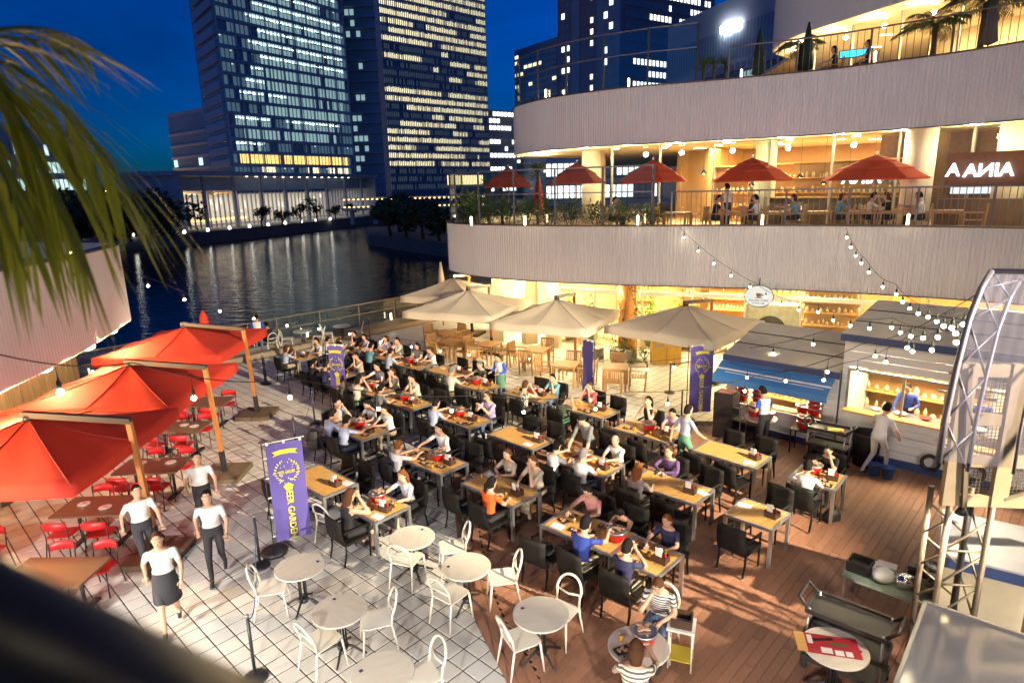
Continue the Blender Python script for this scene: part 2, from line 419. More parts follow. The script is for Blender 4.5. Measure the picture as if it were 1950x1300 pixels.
dimw = GL('unlit_glass_glow', (.12, .22, .32), .24)  # panes of unlit floors: a faint glow is put into the glass colour
for k in range(1, 29):
    z = 4 + k * FH; have = [(x0, x1) for x0, x1, m in spans.get(k, [])]
    for q in range(33):
        c_ = (q + .5) / 33
        if any(x0 <= c_ <= x1 for x0, x1 in have) or rw.random() < .25: continue
        wq(lit, A, d, n, q / 33 * L + .12, (q + 1) / 33 * L - .12, z + .6, z + FH - .6, .05, 4)
        if rw.random() < .10: wq(lit, A, d, n, q / 33 * L + .3, q / 33 * L + .9, z + FH - 1.0, z + FH - .75, .07, 0)
for k, sp in spans.items():                      # rows of ceiling lamps seen through the lit floors
    for x0, x1, m in sp:
        if m != 0: continue
        for q in range(int((x1 - x0) * 40)): wq(lit, A, d, n, (x0 + q / 40) * L + .2, (x0 + q / 40) * L + .75, 4 + k * FH + 2.45, 4 + k * FH + 2.7, .08, 5)
shift(bands, o); shift(mull, o); shift(lit, o)
obj('spandrels', bands, tband, t); obj('mullions', mull, tfin, t); stuff(obj('lit_windows', lit, [lw, lw2, ly, ly2, dimw, GL('office_lamp_row', (.9, 1, .95), 3.0)], t))
A, d, n, L = face(c1, l1); bands = MB()
for k in range(0, 31): bands.box(A + d * (L * .45) + n * .3 + Vector((0, 0, 4.6 + k * FH)), (L * .8, 1.0, 2.2), atan2(d.y, d.x))
obj('side_louvres', shift(bands, o), tfin, t)
cr = MB(); A, d, n, L = face(c1, r1)
wq(cr, A, d, n, L * .82, L * .97, 85.0, 87.6, .7); obj('red_roof_sign', shift(cr, o), GL('sign_red', (1, .05, .03), 2.2), t)
# dark link block between the two towers
p0 = ATD(684, 395, 262); p1 = ATD(712, 395, 262)
lk = thing('link_tower', 'narrow dark balcony tower wedged between the two office towers', 'skyscraper', (p0.x, p0.y, 0))
w = (p1 - p0).xy.length
obj('core', MB().box((w / 2 + 2, 6, 44), (w + 7, 12, 92)), tband, lk)
mb = MB(); li = MB()
for k in range(24):
    mb.box((w / 2 + 2, -.6, 2 + k * 3.7), (w + 8, 1.6, .5))
    for q in range(3):
        if rw.random() < .35: li.box((1 + q * w / 3, -.02, 3.8 + k * 3.7), (w / 4, .1, 2.0))
obj('balcony_slabs', mb, tfin, lk); stuff(obj('lit_windows', li, lw2, lk))
# --- second tower, fine vertical fins, warm windows
A0, B0 = (-67.8, 323.0), (-10.6, 377.9)
dv = Vector((B0[0] - A0[0], B0[1] - A0[1], 0)); L = dv.length; dv.normalize(); nb = Vector((-dv.y, dv.x, 0))
if nb.y < 0: nb = -nb
Av = Vector((*A0, 0)); plan = []
R = 9
for k in range(7):
    th = pi / 2 * k / 6
    plan.append(Av + dv * (R - R * sin(th)) + nb * (R - R * cos(th)))
plan = plan[::-1]; plan += [Vector((*B0, 0)), Vector((*B0, 0)) + nb * 45, Av + nb * 45]
t, o = tower('finned_office_tower', 'tall office tower of fine vertical fins with scattered warm yellow windows', [(p.x, p.y) for p in plan], -2, 150)
A, d, n, L2 = face((plan[6].x, plan[6].y), B0); fins = MB(); lit = MB(); FH = 3.92
nf = 62
for k in range(nf + 1): fins.box(A + d * (L2 * k / nf) + n * .35 + Vector((0, 0, 74)), (.28, .8, 150), atan2(d.y, d.x))
for i in range(6):
    A2, d2, n2, L3 = face((plan[i].x, plan[i].y), (plan[i + 1].x, plan[i + 1].y))
    for k in (0, .5): fins.box(A2 + d2 * (L3 * k) + n2 * .35 + Vector((0, 0, 74)), (.28, .8, 150), atan2(d2.y, d2.x))
bands = MB()
for k in range(38): bands.box(A + d * (L2 / 2) + n * .1 + Vector((0, 0, 6 + k * FH)), (L2, .5, 1.1), atan2(d.y, d.x))
prob = [.0, .0, 0, .5, .75, .85, .8, .7, .6, .85, .85, .7, .75, .35, .55, .45, .65, .35, .7, .6, .7, .85, .9, .9, .95, .9, .85, .75, .65, .3, .85, .9, .3, .4, .85, .6, .3, .5]
for k in range(38):
    z = 6 + k * FH; on = rw.random() < prob[k]
    for q in range(nf):
        if rw.random() < .13: on = rw.random() < prob[k]
        if not on and rw.random() < .8: wq(lit, A, d, n, L2 * q / nf + .2, L2 * (q + 1) / nf - .2, z + .8, z + FH - .8, .05, 2)  # unlit panes here also glow faintly by their colour, without a lamp
        if on: wq(lit, A, d, n, L2 * q / nf + .18, L2 * (q + 1) / nf - .18, z + .75, z + FH - .8 - rw.random() * .5, .06, 0 if rw.random() < .8 else 1)
    for i in range(2, 6):
        if rw.random() < prob[k] * .8:
            A2, d2, n2, L3 = face((plan[i].x, plan[i].y), (plan[i + 1].x, plan[i + 1].y)); wq(lit, A2, d2, n2, .15, L3 - .15, z + .8, z + FH - .9, .06, 1)
obj('fins', shift(fins, o), tfin, t); obj('spandrels', shift(bands, o), tband, t); stuff(obj('lit_windows', shift(lit, o), [ly, GL('office_light_warm_dim', (1, .82, .5), .45), GL('unlit_glass_faint_glow', (.16, .22, .28), .17)], t))
lob = MB(); wq(lob, A, d, n, L2 * .55, L2 * .92, 8.5, 13.5, .5); obj('lit_lobby', shift(lob, o), GL('lobby_warm', (1, .74, .36), 1.1), t)
# --- brown grid tower
c3, r3, l3 = (41.1, 241.5), (81.6, 267.8), (20.5, 264.2)
b3 = (r3[0] + l3[0] - c3[0], r3[1] + l3[1] - c3[1])
t, o = tower('brown_grid_tower', 'brown stone tower with small square lit windows above the balconies', [c3, r3, b3, l3], -2, 130, tbrown)
A, d, n, L = face(c3, r3); fr = MB(); lit = MB(); dk_ = MB()
for k in range(32):
    z = 10 + k * 3.85; pr = rw.choice([.1, .2, .85, .9, .3])
    on = False
    for q in range(23):
        x = 2 + q * (L - 4) / 23
        if rw.random() < .25: on = rw.random() < pr
        wq(lit if on else dk_, A, d, n, x + .3, x + 1.45, z, z + 1.9, .05)
        fr.box(A + d * (x + .9) + n * .12 + Vector((0, 0, z - .2)), (1.5, .3, .18), atan2(d.y, d.x))
A, d, n, L = face(c3, l3)
pl = MB()
for x0, x1 in ((.0, .34), (.62, .74)):
    pl.box(A + d * (L * (x0 + x1) / 2) + n * .4 + Vector((0, 0, 64)), (L * (x1 - x0), .9, 130), atan2(d.y, d.x))
for k in range(32):
    z = 10 + k * 3.85
    if rw.random() < .75: wq(lit, A, d, n, L * .42, L * .46, z, z + 1.8, .08)
    for q in (.80, .88):
        on = rw.random() < .35; wq(lit if on else dk_, A, d, n, L * q, L * q + 1.5, z, z + 1.9, .08)
    for q in (.10, .18):
        on = rw.random() < .3; wq(lit if on else dk_, A, d, n, L * q, L * q + 1.6, z, z + 2.1, .9)
obj('pilasters', shift(pl, o), tgrey, t); obj('sills', shift(fr, o), tgrey, t)
stuff(obj('lit_windows', shift(lit, o), lb, t)); stuff(obj('dark_windows', shift(dk_, o), tglass, t))
# --- simpler towers further away
def block(name, label, u0, u1, D, ytop, fh, wn, p, litm, wall, depth=.18, skew=.06, z0=-2):
    a = ATD(u0, 395, D); b = ATD(u1, 395, D * (1 + skew)); top = ATD((u0 + u1) / 2, ytop, D).z
    A, d, n, L = face((a.x, a.y), (b.x, b.y))
    back = -n * (L * .7)
    plan = [(A.x, A.y), (b.x, b.y), (b.x + back.x, b.y + back.y), (A.x + back.x, A.y + back.y)]
    t, o = tower(name, label, plan, z0, top, wall)
    lit = MB(); bd = MB(); dkm = MB(); k = 0
    while z0 + 6 + k * fh < top - 2:
        z = z0 + 6 + k * fh; on = rw.random() < p
        bd.box(A + d * (L / 2) + n * .15 + Vector((0, 0, z - .5)), (L + .4, .7, .8), atan2(d.y, d.x))
        for q in range(wn):
            if rw.random() < .35: on = rw.random() < p
            wq(lit if on else dkm, A, d, n, L * q / wn + L / wn * .12, L * (q + 1) / wn - L / wn * .12, z + .4, z + fh - 1.2, .06)
        A2, d2, n2, L3 = face(plan[0], plan[3])
        bd.box(A2 + d2 * (L3 / 2) + n2 * .15 + Vector((0, 0, z - .5)), (L3, .6, .8), atan2(d2.y, d2.x))
        k += 1
    obj('floor_bands', shift(bd, o), tfin, t); stuff(obj('lit_windows', shift(lit, o), litm, t)); stuff(obj('dark_windows', shift(dkm, o), tglass, t))
    obj('parapet', MB().prism([(p_[0] - o.x, p_[1] - o.y) for p_ in plan], top + .01, top + 1.2), tband, t)
    return t
block('apartment_tower', 'slim apartment tower with small amber windows behind the curved terrace', 986, 1062, 420, 100, 3.4, 9, .16, ly, tgrey, skew=-.08)
block('round_office_block', 'low grey office block with white window strips beside the finned tower', 936, 984, 400, 212, 4.0, 7, .55, lb, tgrey, skew=.03)
block('banded_office_block', 'pale banded office block seen between the terrace columns', 1040, 1330, 110, 308, 3.6, 26, .5, lb, M('pale_panel', (.16, .17, .22), .6), skew=.02)
block('blue_glass_block', 'smaller blue glass block at the foot of the glass tower', 343, 420, 285, 226, 4.2, 8, .22, lw, tglass, skew=-.1)
block('riverside_office', 'distant office with white window strips behind the palm leaves', -60, 172, 190, 246, 4.2, 24, .5, lw, tband, skew=.1)
block('shopping_block', 'long low mall block with floodlights on its roof edge', 1262, 1500, 95, 62, 5.2, 44, .03, lw2, tgrey, skew=-.22)
for k, uu in enumerate((1380, 1395, 1411)):
    p = ATD(uu, 57 - k * 4, 84 - k)
    f = thing('roof_floodlight', 'glaring white floodlight on the mall roof edge', 'floodlight', p, 0, 'floodlights on the mall roof')
    obj('head', MB().box((0, 0, 0), (.9, .4, .7)), GL('floodlight_white', (1, 1, .97), 30), f); obj('bracket', MB().box((0, .3, -.6), (.2, .2, 1.4)), dsteel, f)
# --- glazed pavilion on the far bank
pa, pb = Vector((-66, 128, 0)), Vector((-41.5, 197, 0))
A, d, n, L = face((pa.x, pa.y), (pb.x, pb.y))
t = thing('glazed_pavilion', 'long white framed glass hall glowing on the far bank', 'building', (pa.x, pa.y, -.6)); o = Vector((pa.x, pa.y, -.6))
rz = atan2(d.y, d.x)
def lp(x, y, z): return A + d * x + n * y + Vector((0, 0, z)) - Vector((o.x, o.y, 0))
pw = M('pavilion_white', (.34, .36, .42), .5); pin = M('pavilion_wall_glow', (.5, .46, .38), .7, emit=(1, .86, .62), es=.10)  # back wall emits a little: hall light put into its colour
obj('roof', MB().box(lp(L / 2, -7, 11.3), (L + 2, 18, .9), rz), pw, t)
obj('end_wall', MB().box(lp(.3, -7, 5.4), (.9, 18, 10.9), rz), pw, t); obj('end_wall', MB().box(lp(L - .3, -7, 5.4), (.9, 18, 10.9), rz), pw, t)
obj('back_wall', MB().box(lp(L / 2, -14, 3.6), (L - 3, .4, 6.9), rz), pin, t)
obj('dark_clerestory', MB().box(lp(L / 2, -1.2, 9.3), (L - 2, .5, 2.9), rz), tband, t)
for k in range(8): obj('column', MB().box(lp(7.4 + k * (L - 12) / 7.2, .6, 5.3), (.55, .55, 10.9), rz), pw, t)
mb = MB(); li = MB()
for k in range(46):
    x = 4 + k * (L - 7) / 46
    mb.box(lp(x, -2.2, 3.7), (.22, .3, 7.2), rz)
    if rw.random() < .6: li.box(lp(x + .7, -13.7, 2.0 + rw.random() * 4), (.5 + rw.random(), .1, .5 + rw.random() * 1.4), rz)
stuff(obj('glazing_bars', mb, pw, t)); stuff(obj('lit_displays', li, GL('pavilion_lamp', (1, .92, .74), .5), t))
obj('lit_bar', MB().box(lp(16, -6, 1.6), (20, .3, .5), rz), GL('bar_amber', (1, .55, .14), 2.2), t)
mb = MB()
for k in range(14): mb.box(lp(20 + k * 3.1, .9, 10.75), (.5, .3, .12), rz)
obj('eave_lights', mb, GL('eave_lamp', (1, .95, .85), 3), t)
lamp('AREA', 'hall_light', lp(L / 2, -7, 7.6), 2600, (1, .92, .78), t, 60, lp(L / 2, -7.01, 0), size_y=8)
# footbridge
a, b = Vector((-38, 150, 0)), Vector((-5, 146, 0))
t = thing('footbridge', 'covered footbridge outlined by rows of warm lamps', 'bridge', (a.x, a.y, -.5)); bv = b - a; rz = atan2(bv.y, bv.x); Lb = bv.length
obj('walkway', MB().box((bv.x / 2, bv.y / 2, 2.9), (Lb, 4, .6), rz), pw, t); obj('canopy', MB().box((bv.x / 2, bv.y / 2, 5.3), (Lb, 3.4, .25), rz), pw, t)
mb = MB()
for k in range(30):
    for z in (3.4, 5.05): mb.box((bv.x * (k + .5) / 30, bv.y * (k + .5) / 30 - 2.05, z), (.35, .25, .22), rz)
obj('lamps', mb, GL('bridge_lamp', (1, .6, .2), 2.2), t)
for k in range(6): obj('pier', MB().box((bv.x * (k + .3) / 6, bv.y * (k + .3) / 6, 1.1), (.7, 1.2, 3.4), rz), pw, t)
# quay edge lights
for k in range(16):
    f = k / 15; q = Vector((-104, 84.2, -.35)).lerp(Vector((-63, 120.3, -.35)), min(1, f * 2.2)) if f < .45 else Vector((-62.6, 121.4, -.35)).lerp(Vector((-46, 166, -.35)), (f - .45) / .55)
    tag(obj('quay_lamp', MB().lathe([(.22, -.25), (.28, 0), (.2, .25), (.05, .32)], n=8), GL('quay_white', (1, .97, .85), 7), None, q), 'small white lamp on the edge of the far quay', 'lamp', 'lamps along the far quay')
# street lamps far left
for k, (uu, vv, D) in enumerate(((235, 372, 300), (262, 362, 320), (300, 368, 300), (322, 377, 280), (205, 365, 340), (240, 395, 260), (190, 392, 300))):
    p = ATD(uu, vv, D)
    t = thing('street_lamp', 'sodium street lamp on the road beyond the far bank', 'street lamp', (p.x, p.y, -1), 0, 'street lamps beyond the far bank')
    obj('post', MB().cyl((0, 0, 0), (0, 0, p.z + 1), .16, .1, 6), dsteel, t); obj('head', MB().ball((0, 0, p.z + 1), .75, 8, 5), GL('sodium', (1, .50, .14), 70), t)
# ================================================================ curved terrace building (right)
fasM = M('corrugated_fascia', (.70, .67, .66), .5, .0, var=.08, scale=2.2, stretch=(1, 1, .12))
sofM = M('soffit_plaster', (.72, .66, .52), .7, var=.04)
capM = M('fascia_trim', (.10, .06, .055), .5)
mulM = M('mullion_metal', (.42, .40, .35), .4, .5)
glassM = GLASS('window_glass', (.93, .97, .95), .10)
warmwall = M('interior_wood_panel', (.36, .20, .075), .6, var=.35, scale=1.2, stretch=(1, 1, .25))
creamwall = M('interior_cream_wall', (.66, .56, .38), .7, var=.1)
floorM = M('interior_floor', (.30, .22, .14), .5)
brickM = M('dark_brick', (.16, .075, .045), .8, var=.4, scale=7)
DL = GL('downlight_glow', (1, .90, .66), 22)
E2F = [(3, 37), (.5, 34.5), (-1.6, 31.5), (-2.5, 29), (-2.63, 27.6), (-2.25, 26.6), (-1.6, 25.6), (-.6, 24.6), (1.4, 23.2), (2.94, 22.5), (4.5, 21.8), (6.9, 20.95), (9.5, 19.85), (11.6, 18.6), (13.3, 17.3), (14.6, 15.8), (15.8, 13.6), (16.6, 11)]
E3F = [(4.5, 37.5), (1.6, 34), (.5, 32), (.42, 30.6), (.9, 29.2), (1.93, 27.5), (3.7, 25.9), (5.0, 25.1), (6.5, 24.5), (8.9, 23.4), (10.7, 22.4), (12.2, 21.1), (13.5, 19.8), (14.4, 18.3), (15.3, 16.3), (16.3, 13)]
E4F = [(15.5, 37), (13.8, 35), (13.3, 33), (13.35, 31), (14, 28.7), (14.7, 26.6), (15.7, 24), (17, 21), (18.2, 17)]
bld = thing('terrace_building', 'curved white building with corrugated balcony bands and glowing glass shops', 'building', (6, 24, 0)); BO = Vector((6, 24, 0))
def sh(mb): return shift(mb, Vector((BO.x, BO.y, 0)))
def corrugated(name, pts, z0, z1, parent, mat, off=None):
    c = smooth_curve(pts, .0275); N = normals(c); mb = MB(); a = []; b = []
    for i, (p, nn) in enumerate(zip(c, N)):
        q = p + nn * (.038 if i % 4 in (1, 2) else 0); a.append(q + Vector((0, 0, z0))); b.append(q + Vector((0, 0, z1)))
    mb.ring([a, b], 0, False, False, closed=False)
    if off is not None: shift(mb, off)
    return obj(name, mb, mat, parent)
def strip(pts, o0, o1, z0, z1, step=.3):
    c = smooth_curve(pts, step); N = normals(c)
    R = [[p + nn * o0 + Vector((0, 0, z0)), p + nn * o0 + Vector((0, 0, z1)), p + nn * o1 + Vector((0, 0, z1)), p + nn * o1 + Vector((0, 0, z0))] for p, nn in zip(c, N)]
    return MB().ring(R, 0, True, False)
def slab(pts, back, z0, z1): return MB().prism([(p.x, p.y) for p in smooth_curve(pts, .4)] + back, z0, z1)
def inset(pts, k): 
    c = smooth_curve(pts, .5); N = normals(c); return [((p - nn * k).x, (p - nn * k).y) for p, nn in zip(c, N)]
back = [(40, 11), (40, 60), (6, 60)]
for pts, z0, z1 in ((E2F, 3.0, 5.0), (E3F, 7.9, 9.91)):
    obj('drip_edge', sh(strip(pts, .055, .0, z0 - .035, z0 - .003)), capM, bld)
corrugated('balcony_fascia', E2F, 3.0, 5.0, bld, fasM, BO); corrugated('balcony_fascia', E3F, 7.9, 9.91, bld, fasM, BO); corrugated('balcony_fascia', E4F, 12.8, 16.5, bld, fasM, BO)
for pts, z0, z1 in ((E2F, 3.0, 5.0), (E3F, 7.9, 9.91), (E4F, 12.8, 16.5)):
    obj('fascia_cap', sh(strip(pts, .07, -.22, z1, z1 + .045)), capM, bld); obj('fascia_backing', sh(strip(pts, -.03, -.14, z0 - .01, z1 - .01)), sofM, bld)
obj('soffit', sh(slab(inset(E2F, .10), back, 3.02, 3.2)), sofM, bld); obj('terrace_floor', sh(slab(inset(E2F, .16), back, 4.5, 4.68)), floorM, bld)
obj('soffit', sh(slab(inset(E3F, .10), back, 7.92, 8.1)), sofM, bld); obj('terrace_floor', sh(slab(inset(E3F, .16), back, 9.4, 9.58)), floorM, bld)
obj('soffit', sh(slab(inset(E4F, .10), [(40, 17), (40, 60), (18, 60)], 12.82, 13.0)), sofM, bld)
def glazing(pts, k, z0, z1, step, bar=None, cond=lambda p: True):
    c = [Vector((x, y, 0)) for x, y in inset(pts, k)]
    c = smooth_curve([(p.x, p.y) for p in c], step)
    for a, b in zip(c[:-1], c[1:]):
        if not (cond(a) and cond(b)): continue
        rz = atan2(b.y - a.y, b.x - a.x); L = (b - a).length; m = (a + b) / 2 - BO
        p = obj('pane', MB().box((m.x, m.y, (z0 + z1) / 2), (L - .08, .02, z1 - z0), rz), glassM, bld)
        obj('mullion', MB().box((a.x - BO.x, a.y - BO.y, (z0 + z1) / 2), (.075, .11, z1 - z0), rz), mulM, bld)
        if bar: obj('transom', MB().box((m.x, m.y, bar), (L - .08, .09, .16), rz), mulM, bld)
    return c
g1 = glazing(E2F, 2.7, .0, 3.02, 1.9, 2.25, lambda p: 1.6 < p.x < 18 and p.y < 27)
g2 = glazing(E3F, 1.9, 4.68, 7.92, 2.1, None, lambda p: 4.2 < p.x < 18 and p.y < 30)
g3 = glazing(E4F, 1.3, 9.58, 12.82, 2.4, None, lambda p: 13 < p.x < 22)
# inner walls
def innerwall(name, pts, k, z0, z1, mat, x0, x1):
    c = [Vector((x, y, 0)) for x, y in inset(pts, k)]; c = [p for p in c if x0 < p.x < x1]
    mb = MB(); mb.ring([[p + Vector((0, 0, z0)) for p in c], [p + Vector((0, 0, z1)) for p in c]], 0, False, False, closed=False)
    return obj(name, sh(mb), mat, bld)
innerwall('back_wall', E2F, 9.5, 0, 3.05, warmwall, -1, 26); innerwall('back_wall', E3F, 9.0, 4.6, 7.95, warmwall, 7.5, 26); innerwall('back_wall', E4F, 7.0, 9.5, 12.9, creamwall, 15, 30)
obj('shop_floor', sh(MB().prism([(p.x, p.y) for p in g1 if p.x > 1.5 and p.y < 27] + [(30, 16), (30, 40), (4, 40)], -.004, .012)), floorM, bld)
obj('end_wall', sh(MB().box((4.3, 33, 1.5), (9, .3, 3.0))), creamwall, bld)
for x, y, w, rz in ((-.1, 27.6, 2.6, 1.2), (.75, 26.0, .55, .4), (1.7, 25.2, .7, -.3)):
    obj('pillar', sh(MB().box((x, y, 1.5), (w if w > 2 else .55, .5, 3.02), rz)), creamwall, bld)
# round columns
colM = M('column_plaster', (.70, .64, .50), .6, var=.04)
for p, r in ((PX(1758, 246, 7.9), .46), (PX(1126, 288, 7.9), .42), (Vector((4.6, 33.6, 0)), .42), (PX(1938, 236, 7.9), .42), (Vector((10.1, 25.6, 0)), .4)):
    obj('column', sh(MB().cyl((p.x, p.y, 4.66), (p.x, p.y, 7.93), r, r, 24)), colM, bld)
# ivy column and second timber column on the plaza level
oraM = M('orange_bark_column', (.55, .22, .04), .7, var=.4, scale=6)
for (x, y, r) in ((4.35, 23.2, .34), (12.9, 20.3, .4)):
    obj('timber_column', sh(MB().lathe([(r, 0), (r * 1.03, .8), (r * .97, 1.9), (r, 3.03)], (x, y, 0), 18)), oraM, bld)
# recessed downlights (each with its own small lamp where the photo shows a pool of light)
warm = (1, .76, .40)
def downlight(x, y, z, power=0, label='round warm downlight in the terrace soffit', grp='soffit downlights', ang=2.3):
    o = tag(obj('downlight', MB().lathe([(.10, -.004), (.12, -.012), (.12, .03)], n=12), DL, None, (x, y, z)), label, 'downlight', grp)
    if power:
        lamp('POINT', 'downlight_glow', (0, 0, -.30), power * .95, warm, o, .1)
    return o
c2 = smooth_curve(inset(E2F, 1.0), 2.2); c3 = smooth_curve(inset(E3F, .9), 1.9); c4 = smooth_curve(inset(E4F, 1.0), 2.2)
for k, p in enumerate(c2):
    if p.y < 30: downlight(p.x, p.y, 3.015, 90, 'round warm downlight under the first balcony band', 'downlights under the first balcony')
for k, p in enumerate(c3):
    if p.y < 33: downlight(p.x, p.y, 7.915, 70, 'round warm downlight under the second balcony band', 'downlights under the second balcony')
for k, p in enumerate(c4):
    if p.y < 36: downlight(p.x, p.y, 12.815, 60, 'round warm downlight under the top balcony band', 'downlights under the top balcony')
for row, kk in ((2.6, 7.915), (4.2, 7.915)):
    for p in smooth_curve(inset(E3F, row), 2.3):
        if p.y < 30: downlight(p.x, p.y, kk, 0, 'small ceiling light inside the terrace restaurant', 'ceiling lights inside the terrace restaurant')
# room lamps
def roomlamp(x, y, z, power, sx=2.2, col=(1, .70, .34), lab='flat ceiling panel lamp inside the shops', grp='ceiling panel lamps'):
    t = thing('ceiling_lamp', lab, 'ceiling lamp', (x, y, z), 0, grp)
    obj('housing', MB().box((0, 0, .02), (.6, .2, .05)), white, t); obj('diffuser', MB().box((0, 0, -.012), (.52, .14, .012)), GL('panel_glow', (1, .86, .6), 9), t)
    lamp('AREA', 'lamp_light', (0, 0, -.05), power * 3.2, col, t, sx, (0, 0, -3))
for k in range(6):
    p = smooth_curve(inset(E2F, 5.2), 3.1)
for p in smooth_curve(inset(E2F, 5.2), 3.2):
    if p.y < 30 and p.x > 2 and p.x < 20: roomlamp(p.x, p.y, 2.98, 165, lab='flat ceiling lamp inside the plaza restaurant', grp='ceiling lamps of the plaza restaurant')
for p in smooth_curve(inset(E3F, 5.0), 3.4):
    if p.y < 31 and p.x > 6 and p.x < 20: roomlamp(p.x, p.y, 7.88, 160, lab='flat ceiling lamp inside the terrace restaurant', grp='ceiling lamps of the terrace restaurant')
for p in smooth_curve(inset(E4F, 4.2), 3.6):
    if p.x < 24: roomlamp(p.x, p.y, 12.78, 110, lab='flat ceiling lamp on the top dining floor', grp='ceiling lamps of the top floor')
# railings
railM = M('painted_rail', (.20, .19, .20), .45, .4)
def rail_bars(pts, z0, z1, cond, name, label, gap=.16):
    c = [p for p in smooth_curve(inset(pts, .09), gap) if cond(p)]
    t = thing(name, label, 'railing', (c[0].x, c[0].y, z0)); o = c[0].copy(); bm_ = MB()
    for p in c: bm_.cyl(p - o + Vector((0, 0, .0)), p - o + Vector((0, 0, z1 - z0)), .011, .011, 5)
    obj('balusters', bm_, railM, t); obj('top_rail', MB().tube([p - o + Vector((0, 0, z1 - z0)) for p in c[::3]], .028, 6), railM, t)
    for p in c[::11]: obj('post', MB().box(p - o + Vector((0, 0, (z1 - z0) / 2)), (.05, .05, z1 - z0)), railM, t)
    return t
def rail_glass(pts, z0, z1, zm, cond, name, label, gap=1.75):
    c = [p for p in smooth_curve(inset(pts, .09), gap) if cond(p)]
    o = c[0].copy(); t = thing(name, label, 'railing', (o.x, o.y, z0))
    for p in c: obj('post', MB().box(p - o + Vector((0, 0, (z1 - z0) / 2)), (.07, .07, z1 - z0)), dsteel, t)
    for a, b in zip(c[:-1], c[1:]):
        m = (a + b) / 2 - o; rz = atan2(b.y - a.y, b.x - a.x); L = (b - a).length
        obj('pane', MB().box(m + Vector((0, 0, (z1 - z0) / 2)), (L - .1, .012, z1 - z0 - .06), rz), glassM, t)
        obj('rail', MB().box(m + Vector((0, 0, z1 - z0)), (L, .05, .05), rz), railM, t); obj('rail', MB().box(m + Vector((0, 0, zm - z0)), (L, .05, .04), rz), railM, t)
rail_glass(E2F, 5.05, 7.0, 6.15, lambda p: p.x < 5.4 and p.y < 30.5, 'glass_windscreen', 'tall glass screen with dark posts on the rounded terrace end')
rail_bars(E2F, 5.05, 6.12, lambda p: p.x > 5.3 and p.y > 12, 'terrace_railing', 'grey bar railing above the lower corrugated band')
rail_glass(E3F, 9.95, 11.9, 11.1, lambda p: p.x < 8.0 and p.y < 33, 'glass_windscreen', 'tall glass screen with dark posts on the upper terrace')
rail_bars(E3F, 9.95, 11.0, lambda p: p.x > 7.9, 'terrace_railing', 'thin dark bar railing of the upper terrace', .2)
# small glowing bollards on the parapets
def candle(p, lab, grp):
    t = thing('tube_lamp', lab, 'lamp', p, 0, grp); obj('tube', MB().lathe([(.035, .03), (.035, .32), (.02, .34)], n=8), GL('tube_glow', (1, .80, .50), 9), t); obj('foot', MB().lathe([(.045, 0), (.045, .03)], n=8), dsteel, t)
for u in (897, 1000, 1217, 1457, 1738): 
    p = PX(u, 431, 5.05); candle(p + Vector((0, .25, 0)), 'glowing tube lamp on the edge of the lower terrace', 'tube lamps on the lower terrace edge')
for u, v in ((1040, 186), (1199, 166), (1415, 150), (1672, 118)):
    p = PX(u, v, 9.96); candle(p + Vector((0, .2, 0)), 'glowing tube lamp on the edge of the upper terrace', 'tube lamps on the upper terrace edge')
# lettering
def textmesh(s, size, ext, mirror=False, bold=0):
    cu = bpy.data.curves.new('lettering', 'FONT'); cu.body = s; cu.size = size; cu.extrude = ext; cu.align_x = 'CENTER'; cu.align_y = 'CENTER'; cu.offset = bold; cu.resolution_u = 3
    o = bpy.data.objects.new('lettering', cu); C.objects.link(o); me = bpy.data.meshes.new_from_object(o.evaluated_get(bpy.context.evaluated_depsgraph_get()))
    bpy.data.objects.remove(o); bpy.data.curves.remove(cu)
    if mirror:
        for v in me.vertices: v.co.x = -v.co.x
        me.flip_normals()
    return me
def face_cam(o, p, tilt=0): o.rotation_euler = (pi / 2, 0, atan2(p[1], p[0]) - pi / 2 + tilt)
sgnM = GL('sign_reflection_glow', (.92, .93, 1.0), 1.6)
for u, s in ((1882, 'AINA'), (1815, 'A'), (1640, 'AINA')):  # mirrored glowing letters stand in for a sign's reflection in the glass
    p = ATD(u, 325 if u > 1700 else 340, 24.3); t = thing('sign_reflection', {1882: 'reflected white letters built behind the right hand terrace window', 1815: 'single reflected white letter A built beside the window mullion', 1640: 'reflected white letters built above the middle dining tables'}[u], 'sign', p)
    t.rotation_euler = (pi / 2, 0, atan2(p.y, p.x) - pi / 2 - .3)
    (obj('backing', MB().box((0, .05, -.10), (2.3, 1.0, .05)), brickM, t) if u == 1882 else None); obj('letters', textmesh(s, .54 if u != 1640 else .5, .02, True, .012), sgnM, t)
# brick panel and counters inside the terrace level, right hand side
p = ATD(1850, 300, 25.2); obj('brick_wall', sh(MB().box((p.x + 1.4, p.y + 1.1, 6.6), (6.5, .3, 2.6), -.75)), brickM, bld)
p = ATD(1862, 390, 24.6); k_ = thing('service_counter', 'bright white service counter behind the terrace window', 'counter', (p.x + .6, p.y + .5, 4.69), -.75)
obj('cabinet', MB().box((0, 0, .5), (2.6, .6, 1.0)), dwood, k_); obj('lit_shelf', MB().box((0, .2, 1.5), (2.0, .1, .7)), GL('counter_glow', (.85, .92, 1), .5), k_)
